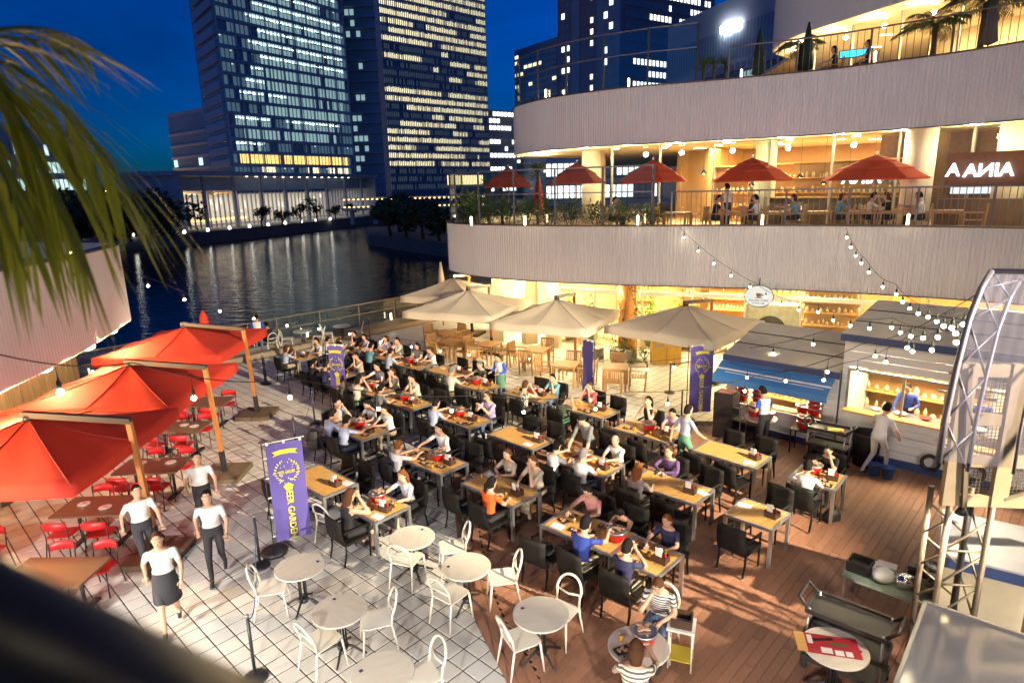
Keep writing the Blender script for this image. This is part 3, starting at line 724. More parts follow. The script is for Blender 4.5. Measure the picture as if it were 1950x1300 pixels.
# plaza-level shop furnishing: shelves, plants, arch
p = ATD(1475, 600, 26.0)
def shelfunit(x, y, rz, w, h, n, label, z=.012):
    t = thing('shelf_unit', label, 'shelf', (x, y, z), rz)
    obj('back', MB().box((0, .16, h / 2), (w, .03, h)), warmwall, t)
    for k in range(n + 1): obj('shelf', MB().box((0, 0, .05 + (h - .08) * k / n), (w, .3, .035)), wood, t)
    mb = MB()
    for k in range(n):
        x_ = -w / 2 + .1
        while x_ < w / 2 - .1:
            hh = random.uniform(.1, .26); ww = random.uniform(.06, .14); mb.lathe([(ww / 2, 0), (ww / 2, hh * .7), (ww / 4, hh * .85), (ww / 4, hh)], (x_, -.02, .07 + (h - .08) * k / n), 7); x_ += ww + random.uniform(.03, .14)
    stuff(obj('jars_and_bottles', mb, [M('mixed_jars', (.55, .45, .30), .35, rand=.3)], t))
for k, (u, D) in enumerate(((1215, 30.5), (1290, 29.5), (1395, 28.5), (1500, 27.2), (1590, 26.2))):
    p = ATD(u, 560, D); shelfunit(p.x, p.y, -.42, 2.0, 2.5, 5, ['tall shelf of jars behind the ivy column', 'shelf of bottles left of the oval cafe sign', 'shelf of jars right behind the oval cafe sign', 'shelf of bottles beside the stone oven', 'shelf of jars next to the white kitchen hut'][k])
p = ATD(1468, 600, 25.0)
t = thing('stone_oven', 'stone pizza oven with a dark arched mouth inside the restaurant', 'oven', (p.x, p.y, .012), -.45)
obj('body', MB().box((0, .5, .95), (1.9, .9, 1.9)), M('oven_stone', (.42, .36, .27), .8, var=.4, scale=6, bump=.5, bscale=12), t)
obj('mouth', MB().prism([(.55 * cos(pi * k / 12), .55 * sin(pi * k / 12)) for k in range(13)], 0, .03), M('oven_dark', (.012, .008, .006), .9), t).matrix_local = Matrix.Translation((0, .045, .95)) @ Matrix.Rotation(pi / 2, 4, 'X')
# bar, shelves and pendants behind the terrace glass
for k, (u, D, lab) in enumerate(((1395, 30.5, 'bottle shelf behind the middle terrace parasol'), (1470, 29.5, 'bottle shelf behind the standing waiter'), (1560, 28.6, 'bottle shelf behind the lit bar'), (1640, 27.6, 'bottle shelf behind the right hand parasol'), (1700, 26.8, 'bottle shelf beside the big column'))):
    p = ATD(u, 380, D); shelfunit(p.x, p.y, -.55, 2.1, 2.4, 4, lab, 4.69)
p = ATD(1560, 400, 27.2); t = thing('bar_counter', 'long wooden bar counter behind the terrace tables', 'counter', (p.x, p.y, 4.69), -.55); obj('front', MB().box((0, 0, .52), (5.0, .5, 1.04)), dwood, t); obj('top', MB().box((0, -.03, 1.06), (5.1, .62, .05)), wood, t)
for k in range(9):
    u = 1340 + k * 46; e = PX(u, 431, 5.0); p = ATD(u, 330, hypot(e.x, e.y) + 5.2); t = thing('pendant_lamp', 'small amber pendant lamp inside the terrace restaurant', 'pendant lamp', (p.x, p.y, 7.9), 0, 'pendant lamps of the terrace restaurant')
    dz = -1.0 - .25 * (k % 3); obj('cord', MB().cyl((0, 0, 0), (0, 0, dz), .008, n=5), dsteel, t); obj('shade', MB().lathe([(.03, dz), (.13, dz - .16), (.125, dz - .16), (.025, dz - .01)], n=12, cap=False), dsteel, t); obj('bulb', MB().ball((0, 0, dz - .12), .055, 8, 6), GL('pendant_glow', (1, .74, .36), 22), t)
# oval cafe sign under the lower band
p = ATD(1445, 564, 21.4); t = thing('oval_cafe_sign', 'white oval cafe sign with a green rim and red heart cup', 'sign', p); t.rotation_euler = (pi / 2, 0, atan2(p.y, p.x) - pi / 2)
def oval(rx, ry, z0, z1): return MB().prism([(rx * cos(2 * pi * k / 32), ry * sin(2 * pi * k / 32)) for k in range(32)], z0, z1)
obj('rim', oval(.45, .36, -.03, .0), M('sign_green', (.03, .10, .04), .5), t); obj('panel', oval(.425, .335, .0, .008), GL('sign_panel', (1, .96, .86), .42), t)
cupG = M('cup_grey_green', (.16, .26, .22), .5)
obj('cup', MB().prism([(-.09, .10), (.09, .10), (.06, -.04), (-.06, -.04)], .009, .014).box((.11, .04, .0115), (.05, .05, .005)).box((0, -.055, .0115), (.24, .018, .005)), cupG, t)
obj('heart', MB().prism([(0, -.01), (-.05, .045), (-.035, .08), (0, .06), (.035, .08), (.05, .045)], .0145, .018), redm, t)
for s, sz, y in (('Honolulu Coffee', .085, -.13), ('A Kona Cafe', .07, -.22)): obj('lettering', textmesh(s, sz, .002, bold=.001), M('sign_ink', (.05, .06, .05), .5), t, (0, y, .012))
obj('hanger', MB().box((0, .46, -.015), (.04, .24, .02)), dsteel, t)
# ================================================================ left wing with corrugated band
E5F = [(-18, 20.5), (-14, 19.3), (-11.6, 18.3), (-10.95, 17.9), (-10.6, 17.0), (-9.75, 13.9), (-9.3, 11.1), (-8.9, 8.5), (-8.3, 5.5), (-7.2, 2.9), (-5.2, 1.2), (-2.5, .74), (0, .68), (4, .6), (9, .3)]
SG5 = 1
lb_ = thing('left_wing', 'white corrugated balcony band of the wing beside the red parasols', 'building', (-11, 14, 0)); LO = Vector((-11, 14, 0))
corrugated('balcony_fascia', E5F, 3.0, 5.15, lb_, fasM, LO)
bk5 = [(9, -9), (-30, -9), (-30, 22)]
obj('soffit', shift(slab(inset(E5F, -.12 * SG5), bk5, 3.02, 3.2), LO), sofM, lb_); obj('terrace_floor', shift(slab(inset(E5F, -.2 * SG5), bk5, 4.5, 4.68), LO), floorM, lb_)
obj('fascia_cap', shift(strip(E5F, .07, -.2, 5.15, 5.19), LO), capM, lb_)
obj('shop_wall', shift(MB().prism([(-13.6, 17.6), (-12.4, 8), (-11.5, 2), (-11.8, 2), (-12.8, 8), (-14, 17.6)], 0, 3.02), LO), creamwall, lb_)
cur = M('striped_curtain', (.11, .08, .05), .35, .3, var=.85, scale=5, stretch=(6, 6, .05))
w_ = MB(); c = smooth_curve([(-12.3, 17.3), (-11.3, 14.6), (-10.9, 12.2)], .08); N = normals(c)
w_.ring([[p + nn * (.05 * sin(i * 1.1)) + Vector((0, 0, z)) for i, (p, nn) in enumerate(zip(c, N))] for z in (.02, 3.0)], 0, False, True, closed=False)
tag(obj('metallic_curtain', w_, cur), 'shimmering brown and silver curtain under the left wing', 'curtain')
for x, y, pw_ in ((-10.75, 16.6, 170), (-10.2, 14.8, 150), (-9.9, 12.9, 170), (-9.55, 10.6, 420), (-9.25, 8.3, 380)):
    t = thing('soffit_lamp', 'bright oval lamp under the edge of the left wing', 'lamp', (x, y, 3.0), 0, 'lamps under the left wing')
    obj('globe', MB().ball((0, 0, -.07), (.16, .16, .09), 12, 6), GL('globe_glow', (1, .82, .50), 14), t); lamp('POINT', 'lamp_light', (.12, 0, -.16), pw_ * 1.25, (1, .66, .30), t, .1)

# the same wing goes on round below and above the camera: lamps under its edge and along its upper soffit
for x, y in ((-7.6, 4.6), (-5.6, 1.8), (-2.2, .9), (1.5, .8), (5.5, .7)):
    t = thing('soffit_lamp', 'bright oval lamp under the edge of the left wing', 'lamp', (x, y - .25, 3.0), 0, 'lamps under the left wing')
    obj('globe', MB().ball((0, 0, -.07), (.16, .16, .09), 12, 6), GL('globe_glow', (1, .82, .50), 14), t); lamp('SPOT', 'lamp_light', (.0, 0, -.22), 1150, (1, .94, .86), t, .12, (0, .85, -1.2), radians(116), .75)
obj('upper_soffit', shift(MB().box((0, -4.2, 8.05), (24, 7.4, .25)), LO), sofM, lb_); obj('upper_fascia', shift(MB().box((0, -.45, 8.95), (24, .1, 2.0)), LO), fasM, lb_)
for x, tg, pw_, cone in ((1.6, (1.5, 24, 9.4), 1500, 66), (4.2, (6, 21.5, 9.4), 1500, 66), (6.8, (11, 19, 10), 800, 66), (7.9, (-9.6, 12.8, 3.9), 2300, 28)):  # unseen floodlights inferred from the lit bands; the last is added to brighten the left wing
    t = thing('facade_floodlight', 'unseen wide warm floodlight under the upper soffit of the near wing', 'floodlight', (x, -.75, 7.9), 0, 'floodlights under the upper soffit')
    obj('housing', MB().box((0, -.04, -.1), (.4, .2, .2)), dsteel, t); obj('lens', MB().box((0, .067, -.1), (.34, .012, .15)), GL('flood_lens', (1, .86, .6), 20), t)
    lamp('SPOT', 'floodlight_beam', (0, .12, -.12), pw_ * .85, (1, .91, .82), t, .15, (tg[0] - x, tg[1] + .75, tg[2] - 7.9), radians(cone), .7)
# ================================================================ vegetation
leafD = M('dark_leaf', (.030, .055, .016), .6, var=.5, scale=3); leafG = M('green_leaf', (.07, .13, .025), .5, var=.4, scale=4); palmL = M('palm_leaf', (.085, .125, .022), .5, var=.4, scale=5); barkM = M('bark', (.09, .06, .035), .9, var=.4, scale=9)
def tree(name, label, p, h, r, n=900, leaf=.35, mat=None, group=None, flat=.8):
    t = thing(name, label, 'tree', p, random.uniform(0, 6), group); tr = MB()
    tr.tube([(0, 0, 0), (.1 * r, 0, h * .3), (0, .08 * r, h * .62)], [.07 * r + .06, .05 * r + .05, .03 * r + .02], 7)
    blobs = []
    for k in range(9):
        a = random.uniform(0, 2 * pi); q = random.uniform(.25, .75) * r; z = h * random.uniform(.45, .88); c = Vector((q * cos(a), q * sin(a), z)); blobs.append((c, r * random.uniform(.32, .55)))
        tr.tube([(0, 0, h * random.uniform(.25, .5)), c * .6 + Vector((0, 0, h * .2)), c], [.03 * r + .02, .02 * r + .015, .01], 5)
    mb = MB()
    for k in range(n):
        c, R_ = random.choice(blobs); dv = Vector((random.gauss(0, 1), random.gauss(0, 1), random.gauss(0, 1) * flat)); dv.normalize()
        q = c + dv * R_ * random.uniform(.55, 1.12); x = Vector((random.gauss(0, 1), random.gauss(0, 1), random.gauss(0, .6))).normalized(); y = x.cross(dv + Vector((.01, .3, .1))).normalized(); s_ = leaf * random.uniform(.6, 1.3)
        mb.add([q - x * s_, q + y * s_ * .45, q + x * s_, q - y * s_ * .45], [(0, 1, 2, 3)])
    obj('trunk', tr, barkM, t); stuff(obj('crown', mb, mat or leafD, t)); return t
for k, (u, v, D, h, r) in enumerate(((745, 455, 110, 6.2, 3.6), (775, 460, 104, 5.6, 3.4), (806, 462, 99, 5.2, 3.2), (838, 470, 94, 4.4, 2.8), (762, 450, 118, 6.6, 3.6))):
    p = ATD(u, v, D); tree('dark_tree', ['tallest dark tree at the tip of the promontory', 'broad dark tree second along the promontory', 'middle dark tree of the promontory row', 'lowest dark tree where the promontory meets the curved building', 'dark tree set back behind the promontory row'][k], (p.x, p.y, -1.0), h, r, 1500, .55, leafD, 'dark trees on the promontory')
for k, (u, D, h) in enumerate(((490, 139, 4.5), (530, 146, 4.0), (565, 152, 4.8), (596, 158, 6.0), (632, 168, 4.2), (668, 178, 4.5))):
    p = ATD(u, 430, D); tree('pavilion_tree', 'small dark tree in front of the glowing pavilion', (p.x + 1, p.y, -.6), h, h * .42, 420, .3, leafD, 'small trees in front of the pavilion')
for k, (u, D, h, r) in enumerate(((25, 150, 9, 8), (75, 165, 8, 8), (120, 150, 8, 7), (165, 140, 7, 7), (210, 150, 8, 8), (250, 165, 9, 8), (290, 150, 7, 7), (318, 145, 7.5, 6), (60, 118, 6, 7), (140, 112, 6, 6), (215, 118, 5, 5), (285, 120, 5.5, 5))):
    p = ATD(u, 420, D); tree('bank_tree', 'dim park tree on the far river bank', (p.x, p.y, -.6), h, r, 700, .7, leafD, 'park trees on the far bank')
def blade(mb, p0, d, L, w, droop, m=0, n=4, twist=None):
    d = Vector(d).normalized(); s_ = d.cross(Vector((0, 0, 1)))
    if s_.length < .01: s_ = Vector((1, 0, 0))
    s_.normalize()
    if twist: s_ = (s_ * cos(twist) + d.cross(s_) * sin(twist)).normalized()
    L_ = []; R_ = []
    for i in range(n + 1):
        t = i / n; c = Vector(p0) + d * (L * t) - Vector((0, 0, droop * L * t * t)); ww = w * (sin(pi * min(1, .12 + .88 * t)) ** .7 if t < 1 else .02)
        L_.append(c - s_ * ww / 2); R_.append(c + s_ * ww / 2)
    mb.add(L_ + R_, [(i, i + 1, n + 2 + i, n + 1 + i) for i in range(n)], m)
def frond(mb, p0, d, L, droop, nl=26, ll=.5, w=.03, hang=.5, m=0, stem=None):
    d = Vector(d).normalized(); pts = []
    for i in range(nl + 1):
        t = i / nl; pts.append(Vector(p0) + d * (L * t) - Vector((0, 0, droop * L * t * t)))
    if stem is not None: stem.tube(pts[::3] + [pts[-1]], [.018 * (1 - .8 * i / (nl // 3 + 2)) for i in range(len(pts[::3]) + 1)], 5)
    for i in range(3, nl + 1):
        f = (pts[i] - pts[i - 1]).normalized(); s_ = f.cross(Vector((0, 0, 1))).normalized(); t = i / nl; l_ = ll * sin(pi * (.18 + .8 * t)) + .08
        for sg in (-1, 1):
            blade(mb, pts[i], f * .75 + s_ * sg * 1.0 - Vector((0, 0, hang * .4)) + Vector((random.uniform(-.08, .08), random.uniform(-.08, .08), random.uniform(-.08, .08))), l_, w, hang, m, 3)
def palm(name, label, p, h, n, L, group=None, cat='palm'):
    t = thing(name, label, cat, p, random.uniform(0, 6), group)
    obj('trunk', MB().tube([(0, 0, 0), (.03, 0, h * .5), (0, 0, h)], [.11, .08, .075], 9), barkM, t); mb = MB(); st = MB()
    for k in range(n):
        a = 2 * pi * k / n + random.uniform(-.2, .2); e = random.uniform(.15, 1.1); frond(mb, (0, 0, h), (cos(a), sin(a), e), L * random.uniform(.8, 1.1), .55, 18, L * .3, .035, .4, 0, st)
    obj('fronds', mb, palmL, t); obj('stems', st, leafG, t)
def spiky(name, label, p, h, n, L, group=None, w=.06):
    t = thing(name, label, 'plant', p, 0, group); obj('stem', MB().tube([(0, 0, 0), (.02, 0, h)], [.06, .05], 7), barkM, t); mb = MB()
    for k in range(n):
        a = random.uniform(0, 2 * pi); e = random.uniform(-.3, 1.6); blade(mb, (0, 0, h), (cos(a), sin(a), e), L * random.uniform(.75, 1.1), w, .25)
    stuff(obj('leaves', mb, leafG, t))
def bush(name, label, p, r, h, n=350, mat=None, leaf=.09, pot=None, group=None):
    t = thing(name, label, 'plant', p, 0, group); mb = MB(); z0 = .35 if pot else 0
    if pot: obj('planter', MB().lathe([(.18, 0), (.26, .38), (.24, .40), (.22, .36)], n=14), pot, t)
    for k in range(n):
        dv = Vector((random.gauss(0, 1), random.gauss(0, 1), random.gauss(0, 1))).normalized(); q = Vector((dv.x * r, dv.y * r, z0 + h / 2 + dv.z * h / 2)) * random.uniform(.55, 1.0); q.z = max(q.z, z0 * .8)
        blade(mb, q, (dv.x, dv.y, dv.z + .5), leaf * random.uniform(.8, 1.8), leaf * .5, .3, 0, 2)
    stm = MB()
    for k in range(5): a = k * 1.25; stm.tube([(0, 0, z0 * .6), (r * .4 * cos(a), r * .4 * sin(a), z0 + h * .6)], [.02, .008], 4)
    obj('stems', stm, barkM, t); stuff(obj('leaves', mb, mat or leafG, t))
pot = M('grey_planter', (.22, .21, .19), .7)
FL2, FL3 = 4.69, 9.59
spiky('dracaena', 'spiky dracaena standing at the rounded terrace end', (1.15, 25.6, FL2), 2.2, 60, .85)
for u, lab in ((896, 'fan palm leaning at the tip of the glass screen'), (922, 'fan palm beside the first small red parasol')):
    p = PX(u, 428, 5.0); spiky('fan_palm', lab, (p.x + .7, p.y + .9, FL2), 1.75, 40, .75, w=.05)
for k in range(13):
    q = inset(E2F, .75)[18 + k * 2]
    bush('hedge_shrub', 'leafy shrub behind the glass screen of the lower terrace', (q[0], q[1], FL2), .65, 1.7 - .05 * k, 520, leafG, .13, None, 'shrubs behind the lower glass screen')
for k in range(3):
    q = inset(E2F, .9)[34 + k * 2]; bush('low_shrub', 'low dark shrub in front of the terrace columns', (q[0], q[1], FL2), .7, .95, 380, leafD, .1, None, 'low shrubs in front of the columns')
for u, v, h, n, L, lab in ((1510, 150, 1.6, 12, 1.0, 'palm beside the folded green parasol'), (1770, 100, 1.25, 16, 1.2, 'bushy palm in front of the lit top windows'), (1865, 92, 1.7, 18, 1.5, 'tall palm beside the folded grey parasol')):
    p = PX(u, v, 9.95); palm('potted_palm', lab, (p.x + .55, p.y + .75, FL3), h, n, L)
for u, lab in ((1330, 'reddish'), (1350, 'upright'), (1372, 'leaning')):
    p = PX(u, 157, 9.95); spiky('cordyline', lab + ' cordyline behind the upper glass screen', (p.x + .3, p.y + .5, FL3), 1.0, 30, .65)
for k in range(10):
    q = inset(E3F, .7)[14 + k]; bush('terrace_bush', 'low dark bush along the upper terrace edge', (q[0], q[1], FL3), .45, .75, 200, leafD, .09, None, 'bushes along the upper terrace')
# indoor plants and ivy
for u, v, D, h in ((1085, 560, 26.5, 1.9), (1128, 566, 26.0, 1.7), (1240, 560, 25.6, 1.8), (1302, 556, 25.4, 2.1), (1325, 570, 25.2, 1.4), (1750, 588, 20.5, 1.9), (1790, 592, 19.8, 1.7)):
    p = ATD(u, v, D); bush('indoor_plant', 'leafy green plant glowing in the restaurant light', (p.x, p.y, .02), .5, h, 420, M('lit_leaf', (.16, .30, .03), .5, var=.4), .13, pot, 'plants along the restaurant glass')  # brighter copy of the leaf green, restaurant light put into the colour
iv = MB()
for k in range(420):
    a = random.uniform(0, 2 * pi); z = random.uniform(.05, 2.95); q = Vector((4.35 + .36 * cos(a), 23.2 + .36 * sin(a), z))
    if sin(a * 3 + z * 1.7) > -.2: blade(iv, q, (cos(a), sin(a), -.6), .1, .07, .3, 0, 2)
t = thing('ivy', 'dark ivy climbing the orange column', 'ivy', (4.35, 23.2, 0)); stuff(obj('leaves', shift(iv, Vector((4.35, 23.2, 0))), leafD, t)); obj('stems', MB().tube([(.36, -.02, 0), (.30, -.2, 1.2), (.2, -.3, 2.9)], .012, 5).tube([(-.1, -.36, 0), (-.2, -.3, 1.5), (-.05, -.35, 2.9)], .012, 5), barkM, t)
bush('ground_fern', 'bushy fern at the foot of the ivy column', (4.0, 22.6, 0), .7, .8, 420, leafG, .12); bush('ground_fern', 'small fern between the ivy column and the yellow cabinet', (4.9, 22.7, 0), .45, .5, 260, leafG, .1)
for u, v in ((1108, 705), (1165, 712)):
    p = PX(u, v); tag(obj('planter_box', MB().box((0, 0, .22), (.75, .4, .44), GA), pot, None, (p.x + .6, p.y + 1.6, 0)), 'grey concrete planter box beside the teak tables', 'planter', 'planter boxes by the glass front')
# palm next to the camera, upper left
top = ATD(-170, 160, 3.0); o = Vector((top.x - 1.3, top.y - .6, 2.0)); t = thing('near_palm', 'large feathery palm hanging over the left edge close by', 'palm', o); st = MB(); mb = MB()
obj('trunk', MB().tube([(0, 0, 0), (.1, .0, 2.0), (top - o)], [.13, .1, .08], 9), barkM, t)
def frond_to(tip, up, nl=34, ll=.62, hang=.9):
    a = top; b = tip; m = (a + b) / 2 + Vector((0, 0, up)); pts = []
    for i in range(nl + 1):
        q = i / nl; pts.append(a * (1 - q) ** 2 + m * 2 * q * (1 - q) + b * q * q)
    st.tube([p - o for p in pts[::3]], [.013 * (1 - .7 * i / len(pts[::3])) for i in range(len(pts[::3]))], 5)
    for i in range(4, nl + 1):
        f = (pts[i] - pts[i - 1]).normalized(); s_ = f.cross(Vector((0, 0, 1))).normalized(); q = i / nl; l_ = ll * (sin(pi * (.2 + .72 * q)) * .8 + .12)
        for sg in (-1, 1): blade(mb, pts[i] - o, f * .8 + s_ * sg * .6 - Vector((0, 0, hang * random.uniform(.3, .8))), l_ * random.uniform(.8, 1.15), random.uniform(.014, .022), hang * .5, 0, 4, random.uniform(-.5, .5))
frond_to(ATD(205, 300, 3.2), .42, 24, .78, 1.1); frond_to(ATD(150, 470, 3.1), .8, 20, .7, 1.2); frond_to(ATD(140, 70, 3.2), .18, 22, .5, .7); frond_to(ATD(60, 470, 2.9), .6, 18, .6, 1.1)
npm = palmN = palmL.copy(); palmN.name = 'near_palm_leaf'; n_ = palmN.node_tree.nodes; tr_ = n_.new('ShaderNodeBsdfTranslucent'); tr_.inputs[0].default_value = (.30, .38, .04, 1); mx_ = n_.new('ShaderNodeMixShader'); mx_.inputs[0].default_value = .45; palmN.node_tree.links.new(n_['Principled BSDF'].outputs[0], mx_.inputs[1]); palmN.node_tree.links.new(tr_.outputs[0], mx_.inputs[2]); palmN.node_tree.links.new(mx_.outputs[0], n_['Material Output'].inputs[0])
obj('leaflets', mb, palmN, t); obj('stems', st, leafG, t)
# the camera's own balcony handrail, lower left
a, b = ATD(-260, 1130, .62), ATD(700, 1520, .62)
t = thing('balcony_handrail', 'dark blurred handrail crossing the lower left corner', 'handrail', a); dv = (b - a)
rl = MB(); rl.tube([Vector((0, 0, 0)) - dv * .4, dv * 1.4], .058, 16); obj('rail', rl, M('handrail_dark', (.035, .037, .045), .35, .3), t)
for k in (-.35, .62, 1.3): obj('post', MB().cyl(dv * k - Vector((0, 0, .9)), dv * k, .02, .02, 8), dsteel, t)
# ================================================================ furniture kinds
def make_table(L, W, topm, slats=True):
    t = thing('dining_table', 'x', 'table'); h = .72
    fr = MB()
    for s_ in (-1, 1):
        fr.box((0, s_ * (W / 2 - .02), h - .025), (L, .04, .05)); fr.box((s_ * (L / 2 - .02), 0, h - .0255), (.04, W - .081, .0492))
    obj('frame', fr, alu, t)
    if slats:
        sl = MB(); n = int((L - .09) / .052)
        for k in range(n): sl.box((-L / 2 + .045 + (k + .5) * (L - .09) / n, 0, h - .014), ((L - .09) / n - .005, W - .085, .022))
        stuff(obj('slats', sl, topm, t)); obj('under_panel', MB().box((0, 0, h - .034), (L - .085, W - .085, .012)), dsteel, t)
    else: obj('top', MB().box((0, 0, h - .012), (L - .084, W - .084, .03)), topm, t)
    for sx in (-1, 1):
        for sy in (-1, 1): obj('leg', MB().box((sx * (L / 2 - .028), sy * (W / 2 - .028), (h - .051) / 2), (.055, .055, h - .051)), alu, t)
    return Proto(t)
TL = make_table(1.45, .8, wood); TS = make_table(.86, .8, wood)
def make_armchair():
    t = thing('armchair', 'x', 'chair'); w = .52
    obj('seat', MB().box((0, .02, .425), (w, .48, .05)), black, t)
    b = MB(); R = []
    for i in range(7):
        q = i / 6; y = -.235 - .06 * q - .03 * sin(q * pi); z = .40 + q * .49
        R.append([Vector((x * (w / 2 - .01 * q), y - .02 * (1 - x * x) * q, z)) for x in (-1, -.5, 0, .5, 1)] + [Vector((x * (w / 2 - .01 * q), y - .028 - .02 * (1 - x * x) * q, z)) for x in (1, .5, 0, -.5, -1)])
    obj('backrest', b.ring(R, 0, True, True), black, t)
    for s_ in (-1, 1):
        lg_ = obj('leg', MB().tube([(s_ * .235, .235, 0), (s_ * .24, .24, .4), (s_ * .24, .235, .645)], [.016, .02, .02], 6), black, t); obj('foot_cap', MB().lathe([(.0175, .002), (.0175, .016)], (s_ * .235, .235, 0), 6), alu, lg_)
        lg_ = obj('leg', MB().tube([(s_ * .23, -.30, 0), (s_ * .235, -.24, .25), (s_ * .235, -.235, .45)], [.016, .02, .02], 6), black, t); obj('foot_cap', MB().lathe([(.0175, .002), (.0175, .016)], (s_ * .23, -.30, 0), 6), alu, lg_)
        obj('armrest', MB().tube([(s_ * .255, -.255, .66), (s_ * .265, 0, .665), (s_ * .25, .245, .645)], [.02, .024, .022], 6), black, t)

    return Proto(t)
AC = make_armchair()
def make_white_chair():
    t = thing('bistro_chair', 'x', 'chair')
    obj('seat', MB().ring([[Vector((x * .21, y * .21 + .01, z)) for x, y in ((-1, -.95), (-.6, -1), (.6, -1), (1, -.95), (1.02, .6), (.85, 1), (-.85, 1), (-1.02, .6))] for z in (.435, .455)], 0, True, False), cream, t)
    bk = MB(); P = []
    for k in range(21):
        a = -.62 * pi + k / 20 * 1.24 * pi; P.append(Vector((.20 * sin(a) * (1 if cos(a) < .2 else .98), -.21 - .10 * ((cos(a) + .4) / 1.4), .66 + .20 * cos(a))))
    P = [Vector((-.19, -.19, .44))] + P + [Vector((.19, -.19, .44))]
    obj('back_loop', bk.tube(P, .0195, 6), cream, t); obj('lumbar_bar', MB().tube([(-.17, -.235, .62), (0, -.21, .60), (.17, -.235, .62)], .017, 6), cream, t)
    for sx in (-1, 1):
        obj('leg', MB().tube([(sx * .20, .19, .44), (sx * .225, .235, 0)], [.019, .013], 6), cream, t); obj('leg', MB().tube([(sx * .19, -.19, .44), (sx * .215, -.27, 0)], [.019, .013], 6), cream, t)
    return Proto(t)
WC = make_white_chair()
marb = M('pale_marble_laminate', (.66, .60, .50), .4, var=.16, scale=3, stretch=(1, 7, 1))
def make_round(r=.385):
    t = thing('round_table', 'x', 'table'); obj('top', MB().lathe([(r - .01, .695), (r, .70), (r, .718), (r - .008, .722)], n=40), marb, t)
    for k in range(4):
        a = k * pi / 2 + .5; obj('post', MB().cyl((.055 * cos(a), .055 * sin(a), .12), (.055 * cos(a), .055 * sin(a), .695), .014, n=6), dsteel, t)
        obj('foot', MB().tube([(.03 * cos(a), .03 * sin(a), .16), (.14 * cos(a), .14 * sin(a), .13), (.29 * cos(a), .29 * sin(a), .035), (.33 * cos(a), .33 * sin(a), .015)], [.022, .02, .016, .018], 6), dsteel, t)
    obj('hub', MB().lathe([(.075, .10), (.085, .14), (.07, .17)], n=12), dsteel, t)
    obj('number_sticker', MB().box((r * .62, -r * .35, .7232), (.05, .045, .001), .4), M('sticker_navy', (.03, .035, .10), .5), t)
    return Proto(t)
RT = make_round()
def make_red_chair():
    t = thing('red_chair', 'x', 'chair')
    obj('seat', MB().ring([[Vector((x * .2, y * .2, z + .012 * abs(x))) for x, y in ((-1, -.9), (1, -.9), (1.05, .8), (.8, 1), (-.8, 1), (-1.05, .8))] for z in (.43, .45)], 0, True, False), redp, t)
    R = []
    for i in range(9):
        q = -1 + i / 4; R.append([Vector((q * .215, -.20 - .07 * (1 - q * q), z)) for z in (.64, .80 - .04 * q * q)] + [Vector((q * .215, -.215 - .07 * (1 - q * q), z)) for z in (.80 - .04 * q * q, .64)])
    obj('backrest', MB().ring(R, 0, True, True), redp, t)
    for sx in (-1, 1):
        obj('leg', MB().tube([(sx * .19, .17, .43), (sx * .215, .22, 0)], .011, 6), dsteel, t); obj('leg', MB().tube([(sx * .2, -.21, .78), (sx * .195, -.17, .43), (sx * .215, -.25, 0)], .011, 6), dsteel, t)
    return Proto(t)
RC = make_red_chair()
def make_brown(L=1.35, W=.8):
    t = thing('brown_table', 'x', 'table'); obj('top', MB().box((0, 0, .70), (L, W, .035)), dwood, t); obj('edge', MB().box((0, 0, .68), (L - .03, W - .03, .012)), wood, t)
    for sx in (-1, 1): obj('pedestal', MB().cyl((sx * .4, 0, .05), (sx * .4, 0, .67), .03, n=8), dsteel, t); obj('foot', MB().box((sx * .4, 0, .025), (.09, .6, .045)), dsteel, t)
    return Proto(t)
BT = make_brown()
def make_teak_chair():
    t = thing('teak_chair', 'x', 'chair'); st = MB()
    for k in range(6): obj('seat_slat', MB().box((0, -.2 + k * .083, .43), (.48, .07, .02)), teak, t)
    for k in range(7): obj('back_slat', MB().beam((-.18 + k * .06, -.235, .47), (-.18 + k * .06, -.31, .88), .04, .014, up=(0, 1, 0)), teak, t)
    obj('top_rail', MB().box((0, -.315, .89), (.50, .03, .06)), teak, t); obj('lower_rail', MB().box((0, -.232, .455), (.46, .03, .04)), teak, t)
    for sx in (-1, 1):
        obj('leg', MB().box((sx * .245, .23, .32), (.042, .042, .64)), teak, t); obj('leg', MB().beam((sx * .245, -.25, 0), (sx * .245, -.31, .90), .042, .042, up=(0, 1, 0)), teak, t); obj('armrest', MB().box((sx * .25, -.02, .655), (.06, .56, .026)), teak, t)
    return Proto(t)
KC = make_teak_chair()
def make_teak_table(L=.8, W=.8):
    t = thing('teak_table', 'x', 'table'); n = 9
    for k in range(n): obj('slat', MB().box((0, -W / 2 + (k + .5) * W / n, .715), (L, W / n - .006, .022)), teak, t)
    obj('apron', MB().box((0, 0, .665), (L - .12, W - .12, .07)), teak, t)
    for sx in (-1, 1):
        for sy in (-1, 1): obj('leg', MB().box((sx * (L / 2 - .05), sy * (W / 2 - .05), .35), (.055, .055, .70)), teak, t)
    return Proto(t)
KT = make_teak_table()
